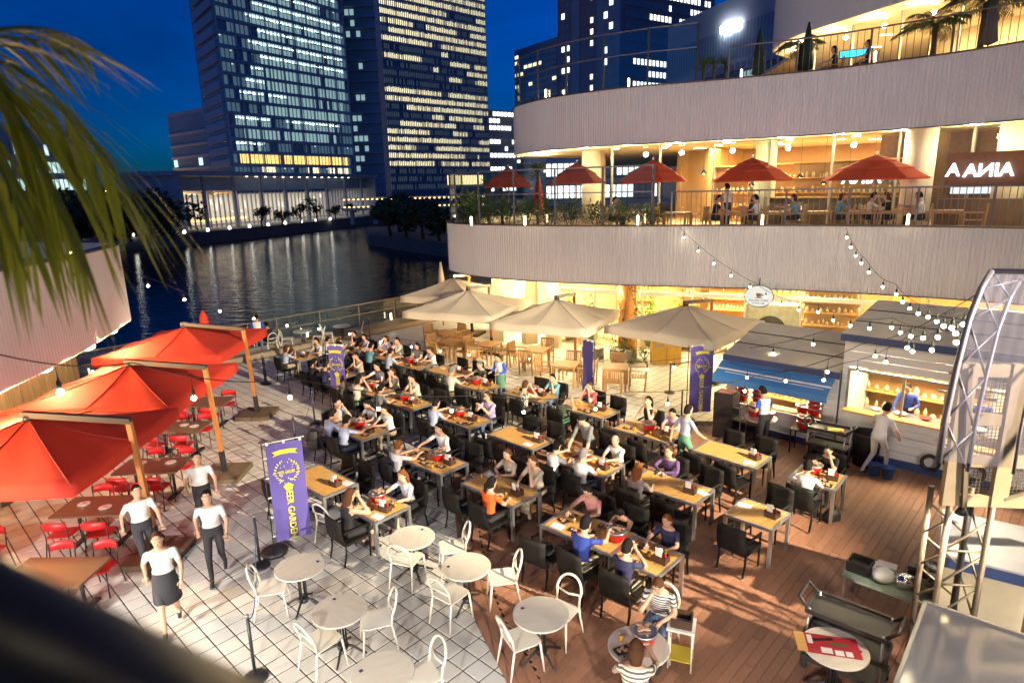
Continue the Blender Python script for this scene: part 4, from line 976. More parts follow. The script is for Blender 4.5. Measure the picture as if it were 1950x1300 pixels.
# table-top things
char = M('charcoal_ash', (.10, .085, .075), .9, var=.6, scale=30, bump=.8, bscale=60); meat = M('grilled_meat', (.50, .30, .17), .6, var=.6, scale=25)
def make_pot():
    t = thing('red_grill_pot', 'x', 'grill pot')
    obj('bucket', MB().lathe([(.105, 0), (.13, .05), (.155, .15), (.16, .16), (.148, .16), (.14, .13)], n=20), redm, t); obj('rim', MB().lathe([(.15, .158), (.17, .162), (.172, .185), (.155, .19), (.15, .175)], n=20), steel, t)
    obj('grate', MB().lathe([(.0, .172), (.15, .172)], n=20, cap=False), char, t)
    f = MB()
    for k in range(16):
        a = random.uniform(0, 6.28); r = random.uniform(0, .12); f.box((r * cos(a), r * sin(a), .19 + random.uniform(0, .015)), (random.uniform(.03, .06), random.uniform(.02, .04), .02), a)
    stuff(obj('food', f, meat, t)); return Proto(t)
POT = make_pot()
boxM = M('dark_brown_wood_box', (.06, .032, .018), .6, var=.3)
def make_caddy():
    t = thing('condiment_box', 'x', 'box'); b = MB()
    for sx in (-1, 1): b.box((sx * .10, 0, .055), (.012, .16, .11))
    for sy in (-1, 1): b.box((0, sy * .075, .0548), (.188, .012, .1096))
    b.box((0, 0, .008), (.188, .138, .012)); obj('box', b, boxM, t); obj('napkins', MB().box((-.045, 0, .11), (.055, .11, .15)), white, t)
    for k, (x, y) in enumerate(((.03, .035), (.065, .0), (.03, -.035))): obj('bottle', MB().lathe([(.021, .014), (.021, .11), (.011, .14), (.011, .165)], (x, y, 0), 8), [dsteel, redm, M('soy_brown', (.05, .02, .01), .3)][k], t)
    obj('menu_card', MB().box((-.02, -.062, .15), (.11, .006, .18)), white, t); return Proto(t)
CAD = make_caddy()
juice = M('orange_juice', (.85, .36, .02), .15); beer = M('beer', (.70, .34, .03), .15)
def make_glass(m):
    t = thing('drink_glass', 'x', 'glass'); obj('drink', MB().lathe([(.026, .006), (.030, .085)], n=12), m, t); obj('tumbler', MB().lathe([(.028, 0), (.034, .135), (.032, .135), (.0305, .09)], n=12), GLASS('tumbler_glass', (.95, .97, .97), .12), t); return Proto(t)
GJ = make_glass(juice); GB = make_glass(beer)
def make_plate():
    t = thing('black_plate', 'x', 'plate'); obj('dish', MB().box((0, 0, .008), (.20, .13, .016)), dsteel, t); f = MB()
    for k in range(6): f.box((random.uniform(-.07, .07), random.uniform(-.04, .04), .024), (.035, .028, .018), random.uniform(0, 3))
    stuff(obj('food', f, meat, t)); return Proto(t)
PLT = make_plate()
def make_sheet():
    t = tag(obj('menu_sheet', MB().box((0, 0, .0015), (.24, .17, .002)).box((.02, .01, .0032), (.15, .03, .001)), [M('paper', (.74, .75, .76), .7, var=.08)]), 'x', 'paper'); return Proto(t)
SHT = make_sheet()
# ================================================================ people
skinM = M('skin', (.56, .33, .22), .55, var=.08); eyeM = M('eye_dark', (.02, .015, .012), .4); lipM = M('lip', (.38, .12, .10), .5)
hairB = M('hair_black', (.012, .010, .009), .8, var=.4, scale=40, spec=.15, bump=.8, bscale=120); hairN = M('hair_brown', (.075, .032, .014), .8, var=.4, scale=40, spec=.15, bump=.8, bscale=120); hairG = M('hair_grey', (.16, .15, .145), .8, var=.4, scale=40, spec=.15, bump=.8, bscale=120); hairR = M('hair_reddish', (.16, .055, .016), .8, var=.4, scale=40, spec=.15, bump=.8, bscale=120)
SHOE = M('shoe_dark', (.03, .028, .026), .6)
def cloth(name, col, rough=.85): return M('cloth_' + name, col, rough, var=.16, scale=7, bump=.8, bscale=9, rand=.06)
CL = {k: cloth(k, v) for k, v in dict(white=(.70, .69, .68), lblue=(.40, .45, .60), grey=(.15, .15, .15), black=(.014, .013, .015), navy=(.022, .025, .075), blue=(.03, .06, .30), pink=(.62, .27, .25), orange=(.75, .12, .015), beige=(.48, .41, .32), cream=(.64, .58, .46), taupe=(.16, .13, .12), purple=(.11, .06, .16), teal=(.13, .32, .40), olive=(.06, .07, .05), khaki=(.40, .33, .22), green=(.10, .25, .16), jean=(.10, .15, .26), red=(.55, .12, .12), skin=(.56, .33, .22), dark=(.03, .03, .036), lav=(.42, .32, .52)).items()}
def stripes(name, c0, c1, sc, axis='Z'):
    m = cloth(name, c0); n = m.node_tree.nodes; l = m.node_tree.links; tc = [x for x in n if x.type == 'TEX_COORD'][0]
    wv = n.new('ShaderNodeTexWave'); wv.wave_type = 'BANDS'; wv.bands_direction = axis; wv.inputs['Scale'].default_value = sc; l.new(tc.outputs['Object'], wv.inputs['Vector'])
    st = n.new('ShaderNodeMath'); st.operation = 'GREATER_THAN'; st.inputs[1].default_value = .6; l.new(wv.outputs['Fac'], st.inputs[0])
    mx = n.new('ShaderNodeMix'); mx.data_type = 'RGBA'; mx.inputs['A'].default_value = (*c0, 1); mx.inputs['B'].default_value = (*c1, 1); l.new(st.outputs[0], mx.inputs['Factor']); l.new(mx.outputs['Result'], n['Principled BSDF'].inputs['Base Color']); return m
CL['stripe'] = stripes('striped', (.68, .66, .62), (.06, .05, .06), 7.5); CL['stripe2'] = stripes('thin_striped', (.66, .60, .48), (.10, .07, .05), 6.0); CL['pin'] = stripes('pinstriped', (.66, .68, .72), (.34, .38, .48), 14, 'X')
def spotted(name, c0, c1):
    m = cloth(name, c0); n = m.node_tree.nodes; l = m.node_tree.links; tc = [x for x in n if x.type == 'TEX_COORD'][0]; vo = n.new('ShaderNodeTexNoise'); vo.inputs['Scale'].default_value = 28; l.new(tc.outputs['Object'], vo.inputs['Vector'])
    st = n.new('ShaderNodeMath'); st.operation = 'GREATER_THAN'; st.inputs[1].default_value = .52; l.new(vo.outputs['Fac'], st.inputs[0]); mx = n.new('ShaderNodeMix'); mx.data_type = 'RGBA'; mx.inputs['A'].default_value = (*c0, 1); mx.inputs['B'].default_value = (*c1, 1)
    l.new(st.outputs[0], mx.inputs['Factor']); l.new(mx.outputs['Result'], n['Principled BSDF'].inputs['Base Color']); return m
CL['spots'] = spotted('spotted', (.6, .54, .42), (.03, .025, .02)); CL['floral'] = spotted('floral', (.025, .035, .03), (.22, .2, .12))
def raglan():
    m = cloth('raglan', (.70, .72, .76)); n = m.node_tree.nodes; l = m.node_tree.links; tc = [x for x in n if x.type == 'TEX_COORD'][0]; sx = n.new('ShaderNodeSeparateXYZ'); l.new(tc.outputs['Object'], sx.inputs[0]); ab_ = n.new('ShaderNodeMath'); ab_.operation = 'ABSOLUTE'; l.new(sx.outputs[0], ab_.inputs[0]); st = n.new('ShaderNodeMath'); st.operation = 'GREATER_THAN'; st.inputs[1].default_value = .15; l.new(ab_.outputs[0], st.inputs[0])
    mx = n.new('ShaderNodeMix'); mx.data_type = 'RGBA'; mx.inputs['A'].default_value = (.70, .72, .76, 1); mx.inputs['B'].default_value = (.02, .09, .55, 1); l.new(st.outputs[0], mx.inputs['Factor']); l.new(mx.outputs['Result'], n['Principled BSDF'].inputs['Base Color']); return m
CL['raglan'] = raglan()
def ellring(c, d, side, rx, ry, n=14):
    d = d.normalized(); x = side.normalized(); y = d.cross(x).normalized(); return [c + x * rx * cos(2 * pi * j / n) + y * ry * sin(2 * pi * j / n) for j in range(n)]
ARMS = {'table': ((.25, .10, .78), (.13, .34, .765)), 'reach': ((.23, .24, .84), (.12, .50, .87)), 'face': ((.20, .26, .80), (.065, .17, 1.09)), 'chin': ((.17, .27, .78), (.04, .165, 1.05)), 'phone': ((.22, .20, .80), (.06, .31, 1.0)), 'lap': ((.25, -.02, .76), (.11, .20, .64)), 'cross': ((.26, .13, .80), (-.02, .30, .775)),
        'down': ((.25, -.03, 1.08), (.26, .05, .84)), 'hold': ((.25, .02, 1.08), (.17, .26, 1.05)), 'swingf': ((.25, .12, 1.10), (.24, .30, .95)), 'swingb': ((.25, -.14, 1.10), (.25, -.20, .86)), 'low': ((.24, .22, .98), (.14, .40, .84))}
PCACHE = {}
def body_mesh(pose):
    kind, la, ra, lean, sleeve, legs, look = pose
    if pose in PCACHE: return PCACHE[pose]
    sit = kind == 'sit'; hz = .53 if sit else .90
    lr = radians(lean); fw = Vector((0, sin(lr), cos(lr)))
    hip = Vector((0, -.06 if sit else 0, hz)); sp = lambda s_, y=0: hip + fw * s_ + Vector((0, y, 0))
    X = Vector((1, 0, 0)); pr = []; mb = MB(); nrm = Vector((0, fw.z, -fw.y))
    mb.ring([ellring(sp(-.09), fw, X, .12, .09), ellring(sp(-.04), fw, X, .165, .115), ellring(sp(.05), fw, X, .165, .112), ellring(sp(.17), fw, X, .135, .092), ellring(sp(.30), fw, X, .155, .102), ellring(sp(.40), fw, X, .172, .098), ellring(sp(.455), fw, X, .150, .078), ellring(sp(.49), fw, X, .075, .06)])
    pr += [('torso', sp(.12), sp(.42), .14, .12), ('hips', sp(-.06), sp(.04), .15, .15)]
    def limb(lab, p, q, r0, r1, k=10):
        d = (q - p); dn = d.normalized(); mb.tube([p - dn * r0 * .6, p, p + d * .35, q, q + dn * r1 * .6], [r0 * .6, r0, r0 * .62 + r1 * .40, r1, r1 * .55], k); pr.append((lab, p, q, r0, r1))
    nk = sp(.47); hd = nk + fw * .10 + Vector((0, .025, .0)); lk = radians(look) + lr * .6
    up = Vector((0, sin(lk), cos(lk))); fr = Vector((0, cos(lk), -sin(lk))); hc = nk + fw * .07 + up * .115 + fr * .02
    limb('neck', nk - fw * .02, hc - up * .05, .052, .050)
    R = []
    for t_, rx, ry, off in ((-.125, .030, .035, .035), (-.105, .055, .062, .022), (-.06, .070, .086, .008), (0, .077, .097, 0), (.05, .076, .098, -.004), (.09, .060, .078, -.006), (.118, .028, .04, -.006)): R.append([hc + up * t_ + fr * off + X * rx * cos(2 * pi * j / 14) + fr * ry * sin(2 * pi * j / 14) for j in range(14)])
    mb.ring(R); pr.append(('head', hc - up * .05, hc + up * .03, .08, .08))
    hands = []
    for s_, arm in ((-1, la), (1, ra)):
        sh_ = sp(.425) + X * s_ * .17; e, w = ARMS[arm]
        e = Vector((e[0] * s_, e[1], e[2])); w = Vector((w[0] * s_, w[1], w[2]))
        dy = sh_.y - (-.06 if sit else 0); e.y += dy * .6; w.y += dy * .5
        if kind == 'bend': e.z -= .12; w.z -= .18; e.y += .1; w.y += .15
        limb('uparm', sh_, e, .052, .040); limb('forearm', e, w, .040, .027); hands.append((e, w, s_))
    if sit: LG = [((.09, .02, .53), (.125, .36, .525), (.125, .37, .09), (.13, .52, .035)), ((-.09, .02, .53), (-.125, .38, .525), (-.12, .33, .09), (-.125, .48, .035))]
    elif kind == 'walk': LG = [((.085, 0, .86), (.09, .20, .50), (.09, .22, .10), (.095, .38, .045)), ((-.085, 0, .86), (-.09, .02, .47), (-.09, -.26, .16), (-.095, -.16, .05))]
    else: LG = [((.085, 0, .86), (.10, .02, .48), (.105, -.01, .09), (.115, .15, .035)), ((-.085, 0, .86), (-.10, .02, .48), (-.11, -.02, .09), (-.13, .14, .035))]
    for h_, k_, a_, f_ in LG:
        h_, k_, a_, f_ = map(Vector, (h_, k_, a_, f_)); limb('thigh', h_, k_, .085, .058, 12); limb('shin', k_, a_, .056, .038); limb('foot', a_ + Vector((0, -.02, -.045)), f_, .038, .034)
    me0 = mb.mesh('tmp'); o = bpy.data.objects.new('tmp', me0); C.objects.link(o)
    md = o.modifiers.new('r', 'REMESH'); md.mode = 'VOXEL'; md.voxel_size = .017; sm = o.modifiers.new('s', 'SMOOTH'); sm.iterations = 4; sm.factor = .5
    dc = o.modifiers.new('d', 'DECIMATE'); dc.ratio = .38
    me = bpy.data.meshes.new_from_object(o.evaluated_get(bpy.context.evaluated_depsgraph_get())); bpy.data.objects.remove(o); bpy.data.meshes.remove(me0)
    bmx = bmesh.new(); bmx.from_mesh(me); PL = [(sp(.10), fw), (sp(.465), fw), (Vector((0, 0, .105)), Vector((0, 0, 1)))]
    for lab, p_, q_, r0, r1 in pr:
        cut = {('uparm', 's'): .68, ('forearm', 'l'): .93}.get((lab, sleeve)) if lab in ('uparm', 'forearm') else (.9 if lab == 'thigh' and legs != 'p' else None)
        if cut: PL.append((p_.lerp(q_, cut), (q_ - p_).normalized()))
    for co, no in PL: bmesh.ops.bisect_plane(bmx, geom=bmx.verts[:] + bmx.edges[:] + bmx.faces[:], plane_co=co, plane_no=no, dist=.0005)
    bmx.to_mesh(me); bmx.free()
    n = len(me.polygons); cen = np.empty(n * 3); me.polygons.foreach_get('center', cen); cen = cen.reshape(-1, 3)
    best = np.full(n, 1e9); bi = np.zeros(n, int); bt = np.zeros(n)
    for i, (lab, p, q, r0, r1) in enumerate(pr):
        p = np.array(p); q = np.array(q); d = q - p; t_ = np.clip(((cen - p) @ d) / (d @ d), 0, 1); dist = np.linalg.norm(cen - (p + t_[:, None] * d), axis=1) - (r0 + (r1 - r0) * t_)
        m_ = dist < best; best[m_] = dist[m_]; bi[m_] = i; bt[m_] = t_[m_]
    mi = np.zeros(n, int)
    for i, (lab, *_r) in enumerate(pr):
        k = bi == i
        if lab in ('torso', 'hips', 'neck'):
            hh = (cen[k] - np.array(hip)) @ np.array(fw); mi[k] = np.where(hh < .10, 2, np.where(hh < .465, 1, 0))
        elif lab == 'uparm': mi[k] = np.where(bt[k] < {'s': .68, 'l': 2, 'n': -.1}[sleeve], 1, 0)
        elif lab == 'forearm': mi[k] = np.where(bt[k] < {'s': -1, 'l': .93, 'n': -1}[sleeve], 1, 0)
        elif lab == 'thigh': mi[k] = np.where(bt[k] < {'p': 2, 's': .9, 'd': .9}[legs], 2, 0)
        elif lab in ('shin', 'foot'): mi[k] = np.where(cen[k][:, 2] < .105, 3, 2 if legs == 'p' else 0)
    # hands with fingers, and facial features, appended to the same body mesh
    ex = MB(); ex.v = [tuple(v.co) for v in me.vertices]; ex.f = [list(p.vertices) for p in me.polygons]; ex.m = [int(x) for x in mi]; ex.sm = [True] * n
    for e, w, s_ in hands:
        d = (w - e).normalized(); d2 = (d * .8 + Vector((0, .2, -.25 if w.z < .9 else .1))).normalized(); sd = d2.cross(Vector((0, 0, 1))).normalized(); upn = sd.cross(d2)
        pc = w + d2 * .045; ex.tube([w - d2 * .005, w + d2 * .03, w + d2 * .085], [.024, .031, .028], 8, 0)
        for k, (fx, fl) in enumerate(((-.027, .055), (-.009, .068), (.009, .063), (.026, .050))):
            b0 = w + d2 * .082 + sd * fx; ex.tube([b0, b0 + d2 * fl * .55 - upn * .006, b0 + d2 * fl * .85 - upn * .026], [.0095, .009, .007], 5, 0)
        b0 = w + d2 * .025 - sd * .026 * s_ * -1 * (-1); ex.tube([b0, b0 - sd * .024 * s_ + d2 * .028, b0 - sd * .026 * s_ + d2 * .055 - upn * .008], [.012, .0105, .008], 5, 0)
    ex.add([hc + fr * .112 - up * .025, hc + fr * .088 + up * .015, hc + fr * .088 - up * .035 + X * .014, hc + fr * .088 - up * .035 - X * .014], [(0, 1, 2), (0, 3, 1), (0, 2, 3)], 0)
    for s_ in (-1, 1):
        ex.ball(hc + fr * .083 + X * .03 * s_ + up * .004, (.013, .006, .007), 6, 4, 4); ex.ball(hc + X * .079 * s_ - up * .012, (.009, .018, .027), 6, 4, 0)
    ex.ball(hc + fr * .086 - up * .062, (.021, .008, .007), 6, 4, 5)
    out = ex.mesh('body', [skinM, CL['white'], CL['dark'], SHOE, eyeM, lipM]); bpy.data.meshes.remove(me)
    PCACHE[pose] = (out, hc.copy(), up.copy(), fr.copy(), sp(.33)); return PCACHE[pose]
HC = {}
def hair_mesh(style, key, hc, up, fr):
    if (style, key) in HC: return HC[(style, key)]
    X = Vector((1, 0, 0)); mb = MB(); n = 18; lo = {'short': -.02, 'long': -.05, 'bob': -.09, 'pony': -.03, 'bald': -.02}[style]; R = []
    for i in range(8):
        th = (i / 7) * (pi * .62 if style != 'bald' else pi * .62) + .02; z = .126 * cos(th) + .002; rr = sin(th); row = []
        for j in range(n):
            a = 2 * pi * j / n; f = sin(a)                      # front is +fr
            zz = z
            if f > .25 and z < .055: zz = .055 + .01 * f          # hairline above the face
            if f <= .25 and i == 7: zz = z + lo - .02 * (f < -.5)
            k = 1.0 + random.uniform(-.015, .02)
            row.append(hc + up * zz + X * .083 * rr * cos(a) * k + fr * (.102 * rr * f * k - .008))
        R.append(row)
    if style == 'bald': R = R[4:]
    mb.ring(R, 0, False, True)
    if style in ('long', 'bob'):
        L = .27 if style == 'long' else .15; R = []
        for i in range(6):
            t = i / 5; R.append([hc + up * (.03 - L * t) + X * (.090 + .012 * sin(t * 3)) * cos(a) * (1 - .25 * t * t) + fr * (-.03 + (.085 + .01 * sin(3 * t)) * sin(a) * (1 - .3 * t)) for a in [pi * .93 + k / 11 * pi * 1.14 for k in range(12)]])
        mb.ring(R, 0, False, True, closed=False)
        R2 = [[p * 1 + (hc - up * .1 - p) * .10 for p in r] for r in R]; mb.ring(R2, 0, False, True, closed=False)
    if style == 'pony': mb.tube([hc - fr * .1 + up * .04, hc - fr * .15 - up * .03, hc - fr * .14 - up * .13, hc - fr * .12 - up * .2], [.026, .035, .028, .008], 8)
    me = mb.mesh('hair', [hairB]); HC[(style, key)] = me; return me
NP_ = [0]
def person(loc, rz, pose, shirt, pants, hair, hairm, label, group=None, scale=1.0, skirt=None, apron=None, shoes=None):
    me, hc, up, fr, chest = body_mesh(pose); t = thing('person', label, 'person', loc, rz, group); t.scale = (scale,) * 3
    o = obj('body', me, skinM, t)
    for i, m in ((1, CL[shirt]), (2, CL[pants])): o.material_slots[i].link = 'OBJECT'; o.material_slots[i].material = m
    if shoes: o.material_slots[3].link = 'OBJECT'; o.material_slots[3].material = CL[shoes]
    h = obj('hair', hair_mesh(hair, pose, hc, up, fr), hairm, t); h.material_slots[0].link = 'OBJECT'; h.material_slots[0].material = hairm
    if skirt:
        if pose[0] == 'sit':
            R = [[Vector((x * w, y, .50 + dz + (.085 if abs(x) < .9 else .0))) for x in (-1, -.6, 0, .6, 1)] + [Vector((x * w * .95, y, .46 + dz)) for x in (1, 0, -1)] for y, w, dz in ((-.14, .17, .02), (.1, .20, .005), (.40, .22, .0), (.46, .215, -.05))]; obj('skirt', MB().ring(R, 0, True, True), CL[skirt], t)
            obj('skirt_hem', MB().ring([[Vector((x * w, .44 + .02 * k, z)) for x in (-1, -.5, 0, .5, 1)] + [Vector((x * w, .40 + .02 * k, z)) for x in (1, 0, -1)] for k, (w, z) in enumerate(((.215, .47), (.22, .36), (.225, .27)))], 0, True, True), CL[skirt], t)
        else: obj('skirt', MB().lathe([(.14, 1.0), (.175, .86), (.20, .52), (.19, .52)], n=14, cap=False), CL[skirt], t)
    if apron: obj('apron', MB().ring([[Vector((.17 * sin(a), .03 + .13 * cos(a), z)) for a in [-1.9 + k * .475 for k in range(9)]] for z in (1.0, .55)], 0, False, True, closed=False), CL[apron], t)
    NP_[0] += 1
    return t
# ================================================================ dining area
def endc(bottom, right, L):
    m = (PX(*bottom, .72) + PX(*right, .72)) / 2; return m - E1 * (L / 2)
TB = {}
def table(key, c, kind, desc, group='bamboo tables on the plaza'):
    c = Vector((c[0], c[1], 0)); P_ = TL if kind == 'L' else TS
    onp = inside(c.x, c.y, deck_poly); z = .024 if onp else 0
    TB[key] = (c + Vector((0, 0, z)), 1.45 if kind == 'L' else .86, desc)
    P_.put(TB[key][0], GA + random.uniform(-.03, .03), 'bamboo topped metal table ' + desc, group)
def spot(key, slot, d):
    c, L, _ = TB[key]; x = {'a': -.36, 'b': .36, 'c': -.36, 'd': .36, 'n': 0, 's': 0}.get(slot, 0)
    if slot in 'abn': return c + E1 * x - E2 * (.4 + d), GA
    if slot in 'cds': return c + E1 * x + E2 * (.4 + d), GA + pi
    if slot == 'e': return c - E1 * (L / 2 + d), GA - pi / 2
    return c + E1 * (L / 2 + d), GA + pi / 2
SIDE = {'a': 'parasol side river end', 'b': 'parasol side stage end', 'c': 'shop side river end', 'd': 'shop side stage end', 'n': 'parasol side', 's': 'shop side', 'e': 'river end', 'f': 'stage end'}
def empty_chair(key, slot, d=.17, tw=None):
    p, r = spot(key, slot, d + random.uniform(-.02, .12)); AC.put(p, r + (random.uniform(-.22, .22) if tw is None else tw), 'empty black armchair, ' + SIDE[slot] + ', at table ' + TB[key][2], 'black armchairs on the plaza')
def sit(key, slot, who, shirt, pants, hair, hm, la='table', ra='table', lean=8, sl='s', lg='p', look=12, d=.24, skirt=None, scale=None, chair=True, tw=0.0, extra=''):
    p, r = spot(key, slot, d)
    if chair: AC.put(p, r + random.uniform(-.05, .05), 'black armchair holding the ' + who, 'black armchairs on the plaza')
    person(p + Vector((0, 0, .0)), r + tw, ('sit', la, ra, lean, sl, lg, look), shirt, pants, hair, hm, who + extra, None, scale or random.uniform(.95, 1.05), skirt)
def put(proto, key, x, y, label, group, rz=None):
    c = TB[key][0]; q = c + E1 * x + E2 * y + Vector((0, 0, .721)); return proto.put(q, GA + (random.uniform(-.3, .3) if rz is None else rz), label, group)
def set_table(key, pot=None, cad=(.58, -.1), glasses=0, plates=0, sheet=None):
    d = TB[key][2]; L = TB[key][1]
    if pot is not None: put(POT, key, pot[0], pot[1], 'red grill pot on the table ' + d, 'red grill pots on the tables')
    if cad is not None: put(CAD, key, cad[0], cad[1], 'dark condiment box on the table ' + d, 'condiment boxes on the tables')
    rr = random.Random(key)
    used = [q for q in (pot, cad, sheet) if q]
    def free():
        for _ in range(60):
            x, y = rr.uniform(-L / 2 + .14, L / 2 - .16), rr.uniform(-.29, .29)
            if all(hypot(x - u[0], y - u[1]) > (.27 if u is pot else .19) for u in used): used.append((x, y)); return x, y
        return None
    plates += (2 if pot is not None else 0); glasses += (2 if pot is not None else 0)
    for k in range(plates):
        q = free()
        if q: put(PLT, key, *q, 'black food plate on the table ' + d, 'food plates on the tables')
    for k in range(glasses):
        q = free()
        if q: put(GJ if k % 2 == 0 else GB, key, *q, ('glass of orange juice' if k % 2 == 0 else 'glass of beer') + ' on the table ' + d, 'drinks on the tables')
    if sheet is not None: put(SHT, key, sheet[0], sheet[1], 'white paper sheet on the table ' + d, 'paper sheets on the tables')
table('T1', (.15, 13.81), 'L', 'empty behind the beige women')
table('T2', (-.3, 11.28), 'L', 'of the woman in orange')
table('T3', endc((1146, 913), (1192.3, 884.6), 1.45), 'L', 'of the men in white shirts')
table('T4a', (1.2, 9.65), 'L', 'of the woman in pink')
table('T4b', (2.04, 8.84), 'S', 'joined on beside the boy in navy')
table('T5', (2.98, 11.17), 'L', 'of the woman in purple')
table('T6', (4.64, 12.6), 'L', 'standing empty by the huts')
table('T7', (4.23, 10.05), 'S', 'square and empty on the open deck')
table('T8', (5.93, 11.4), 'S', 'of the couple beside the black handbag')
table('T9', (3.16, 14.01), 'L', 'of the sleeveless woman in black')
table('T10', endc((1149.3, 799), (1178.8, 782.7), 1.45), 'L', 'of the man in the red shirt')
table('T11', (.48, 17.0), 'L', 'of the woman in a spotted top')
table('T12', PX(905, 731, .72), 'L', 'of the man in a floral shirt')
table('T13', (-2.05, 19.53), 'L', 'standing empty between red pots')
table('T14', endc((790, 703.5), (826.6, 694.6), 1.45), 'L', 'of the girl beside the teak chairs')
table('T15', PX(722, 674, .72), 'L', 'of the woman eating by the stanchion')
table('T16', endc((712.5, 755), (750, 742), 1.45), 'L', 'of the woman with the tote bag')
table('T17', endc((780, 783), (826.6, 765.7), 1.45), 'L', 'of the man in dark grey')
table('T18', endc((683, 838), (747, 821.7), 1.45), 'L', 'of the five office men')
table('T19', endc((893, 815.4), (939.5, 800), 1.45), 'L', 'of the woman reading a menu')
table('T20', endc((837, 904.6), (892, 882), 1.45), 'L', 'of the man with glasses')
table('T21', (-3.95, 11.87), 'L', 'behind the large purple banner')
table('T22', (-2.54, 10.66), 'S', 'of the woman in the black dress')
table('T23', PX(577, 679, .72), 'S', 'of the pair nearest the white chairs')
table('T24', PX(660, 664, .72), 'L', 'of the man with dark glasses')
table('T25', PX(640, 708, .72), 'L', 'behind the middle purple banner')
for s_ in 'abcd': empty_chair('T1', s_)
empty_chair('T2', 'a'); sit('T2', 'b', 'woman in orange with a black ponytail', 'orange', 'dark', 'pony', hairB, 'table', 'table', 8)
sit('T2', 'c', 'woman in a pale grey top with folded arms', 'beige', 'khaki', 'short', hairN, 'cross', 'cross', 8, look=6); sit('T2', 'd', 'woman in a beige top and plaid skirt', 'beige', 'khaki', 'bob', hairN, 'chin', 'table', 10, skirt='khaki', lg='s')
set_table('T2', None, (.45, .0), 3, 0, (-.5, .25))
sit('T3', 'a', 'white shirted man turned to the grill', 'white', 'dark', 'short', hairB, 'reach', 'table', 14); sit('T3', 'b', 'grey haired man seen from behind in white', 'white', 'jean', 'short', hairG, 'reach', 'table', 10)
sit('T3', 'd', 'bald older man in a white shirt', 'white', 'khaki', 'bald', hairG, 'reach', 'table', 10); empty_chair('T3', 'c', .62)
p, r = spot('T3', 'c', .22); person(p, r, ('bend', 'low', 'low', 22, 's', 'p', 30), 'grey', 'dark', 'short', hairB, 'standing man in a grey polo leaning over the grill')
set_table('T3', (-.05, .05), (.5, -.05), 2, 3)
sit('T4a', 'c', 'woman in a pink draped top', 'pink', 'dark', 'bob', hairB, 'table', 'reach', 14, look=25); sit('T4a', 'd', 'girl in black bending over the pot', 'black', 'dark', 'short', hairB, 'reach', 'table', 24, 'n', look=30, scale=.88)
empty_chair('T4a', 'a', .3); sit('T4a', 'b', 'boy in a royal blue shirt', 'blue', 'khaki', 'short', hairB, 'table', 'reach', 12, lg='s', look=10)
sit('T4b', 'n', 'boy in navy with shorts eating', 'navy', 'khaki', 'short', hairB, 'table', 'face', 8, lg='s'); sit('T4b', 's', 'child with reddish hair in navy', 'navy', 'dark', 'bob', hairR, 'table', 'reach', 8, scale=.92)
set_table('T4a', (.55, .05), None, 2, 4, (-.45, -.25)); set_table('T4b', None, (.25, .0), 2, 3)
sit('T5', 'a', 'woman in a taupe dress with brown hair', 'taupe', 'taupe', 'long', hairR, 'table', 'table', 8, skirt='taupe', lg='s'); empty_chair('T5', 'b'); empty_chair('T5', 'd'); sit('T5', 'c', 'long haired woman in a purple cardigan', 'purple', 'dark', 'long', hairN, 'cross', 'cross', 12, 'l', look=5); set_table('T5', None, (.42, .0), 0, 0, (.6, .12))
for s_ in 'abcd': empty_chair('T6', s_)
set_table('T6', None, (.5, .05), 0, 0, (.5, -.22))
empty_chair('T7', 'n', .2); empty_chair('T7', 's', .2); set_table('T7', None, (.24, .05), 0, 0, (-.28, .12)); set_table('T1', None, (.5, .05), 0, 0, (.42, -.22))
sit('T8', 'n', 'man in a white shirt over a draped jacket', 'white', 'dark', 'short', hairB, 'reach', 'table', 8, d=.28); sit('T8', 's', 'woman in black resting her cheek', 'black', 'dark', 'bob', hairB, 'face', 'reach', 12, look=18); set_table('T8', (-.12, .12), (.25, .05), 0, 2, (-.3, -.25))
sit('T9', 'c', 'woman in a black sleeveless top', 'black', 'dark', 'long', hairB, 'face', 'chin', 8, 'n', look=4); sit('T9', 'd', 'person in a lavender shawl and pale shirt', 'lav', 'dark', 'short', hairB, 'reach', 'table', 16, look=22); empty_chair('T9', 'a', .3); empty_chair('T9', 'b', .3); set_table('T9', (.0, .05), (.5, .05), 1, 2)
sit('T10', 'a', 'long haired woman holding a phone', 'olive', 'green', 'long', hairB, 'phone', 'phone', 4, look=18); empty_chair('T10', 'b'); sit('T10', 'c', 'man in a red shirt with clasped hands', 'red', 'dark', 'short', hairN, 'chin', 'face', 12); empty_chair('T10', 'd'); set_table('T10', None, (.35, .1), 1, 3)
sit('T11', 'b', 'woman in a spotted black and white top', 'spots', 'dark', 'short', hairN, 'table', 'face', 6); empty_chair('T11', 'a'); empty_chair('T11', 'c'); sit('T11', 'd', 'man in a teal shirt', 'teal', 'jean', 'short', hairB, 'face', 'table', 10); set_table('T11', (.0, .12), (.35, .1), 2, 2)
sit('T12', 'a', 'grey haired man in a light top', 'cream', 'khaki', 'short', hairG, 'reach', 'table', 8); empty_chair('T12', 'b'); sit('T12', 'c', 'man in a floral dark shirt', 'floral', 'dark', 'short', hairG, 'table', 'reach', 10, look=20); set_table('T12', (.0, .05), (.4, .1), 1, 2)
p, r = spot('T12', 'd', .35); person(p, r, ('stand', 'hold', 'hold', 8, 'l', 'p', 25), 'raglan', 'navy', 'short', hairB, 'young waiter in a blue sleeved shirt serving the floral shirt man', None, .97, None, 'green')
for s_ in 'abcd': empty_chair('T13', s_)
set_table('T13', None, (.45, .1), 0, 0, (-.4, .1))
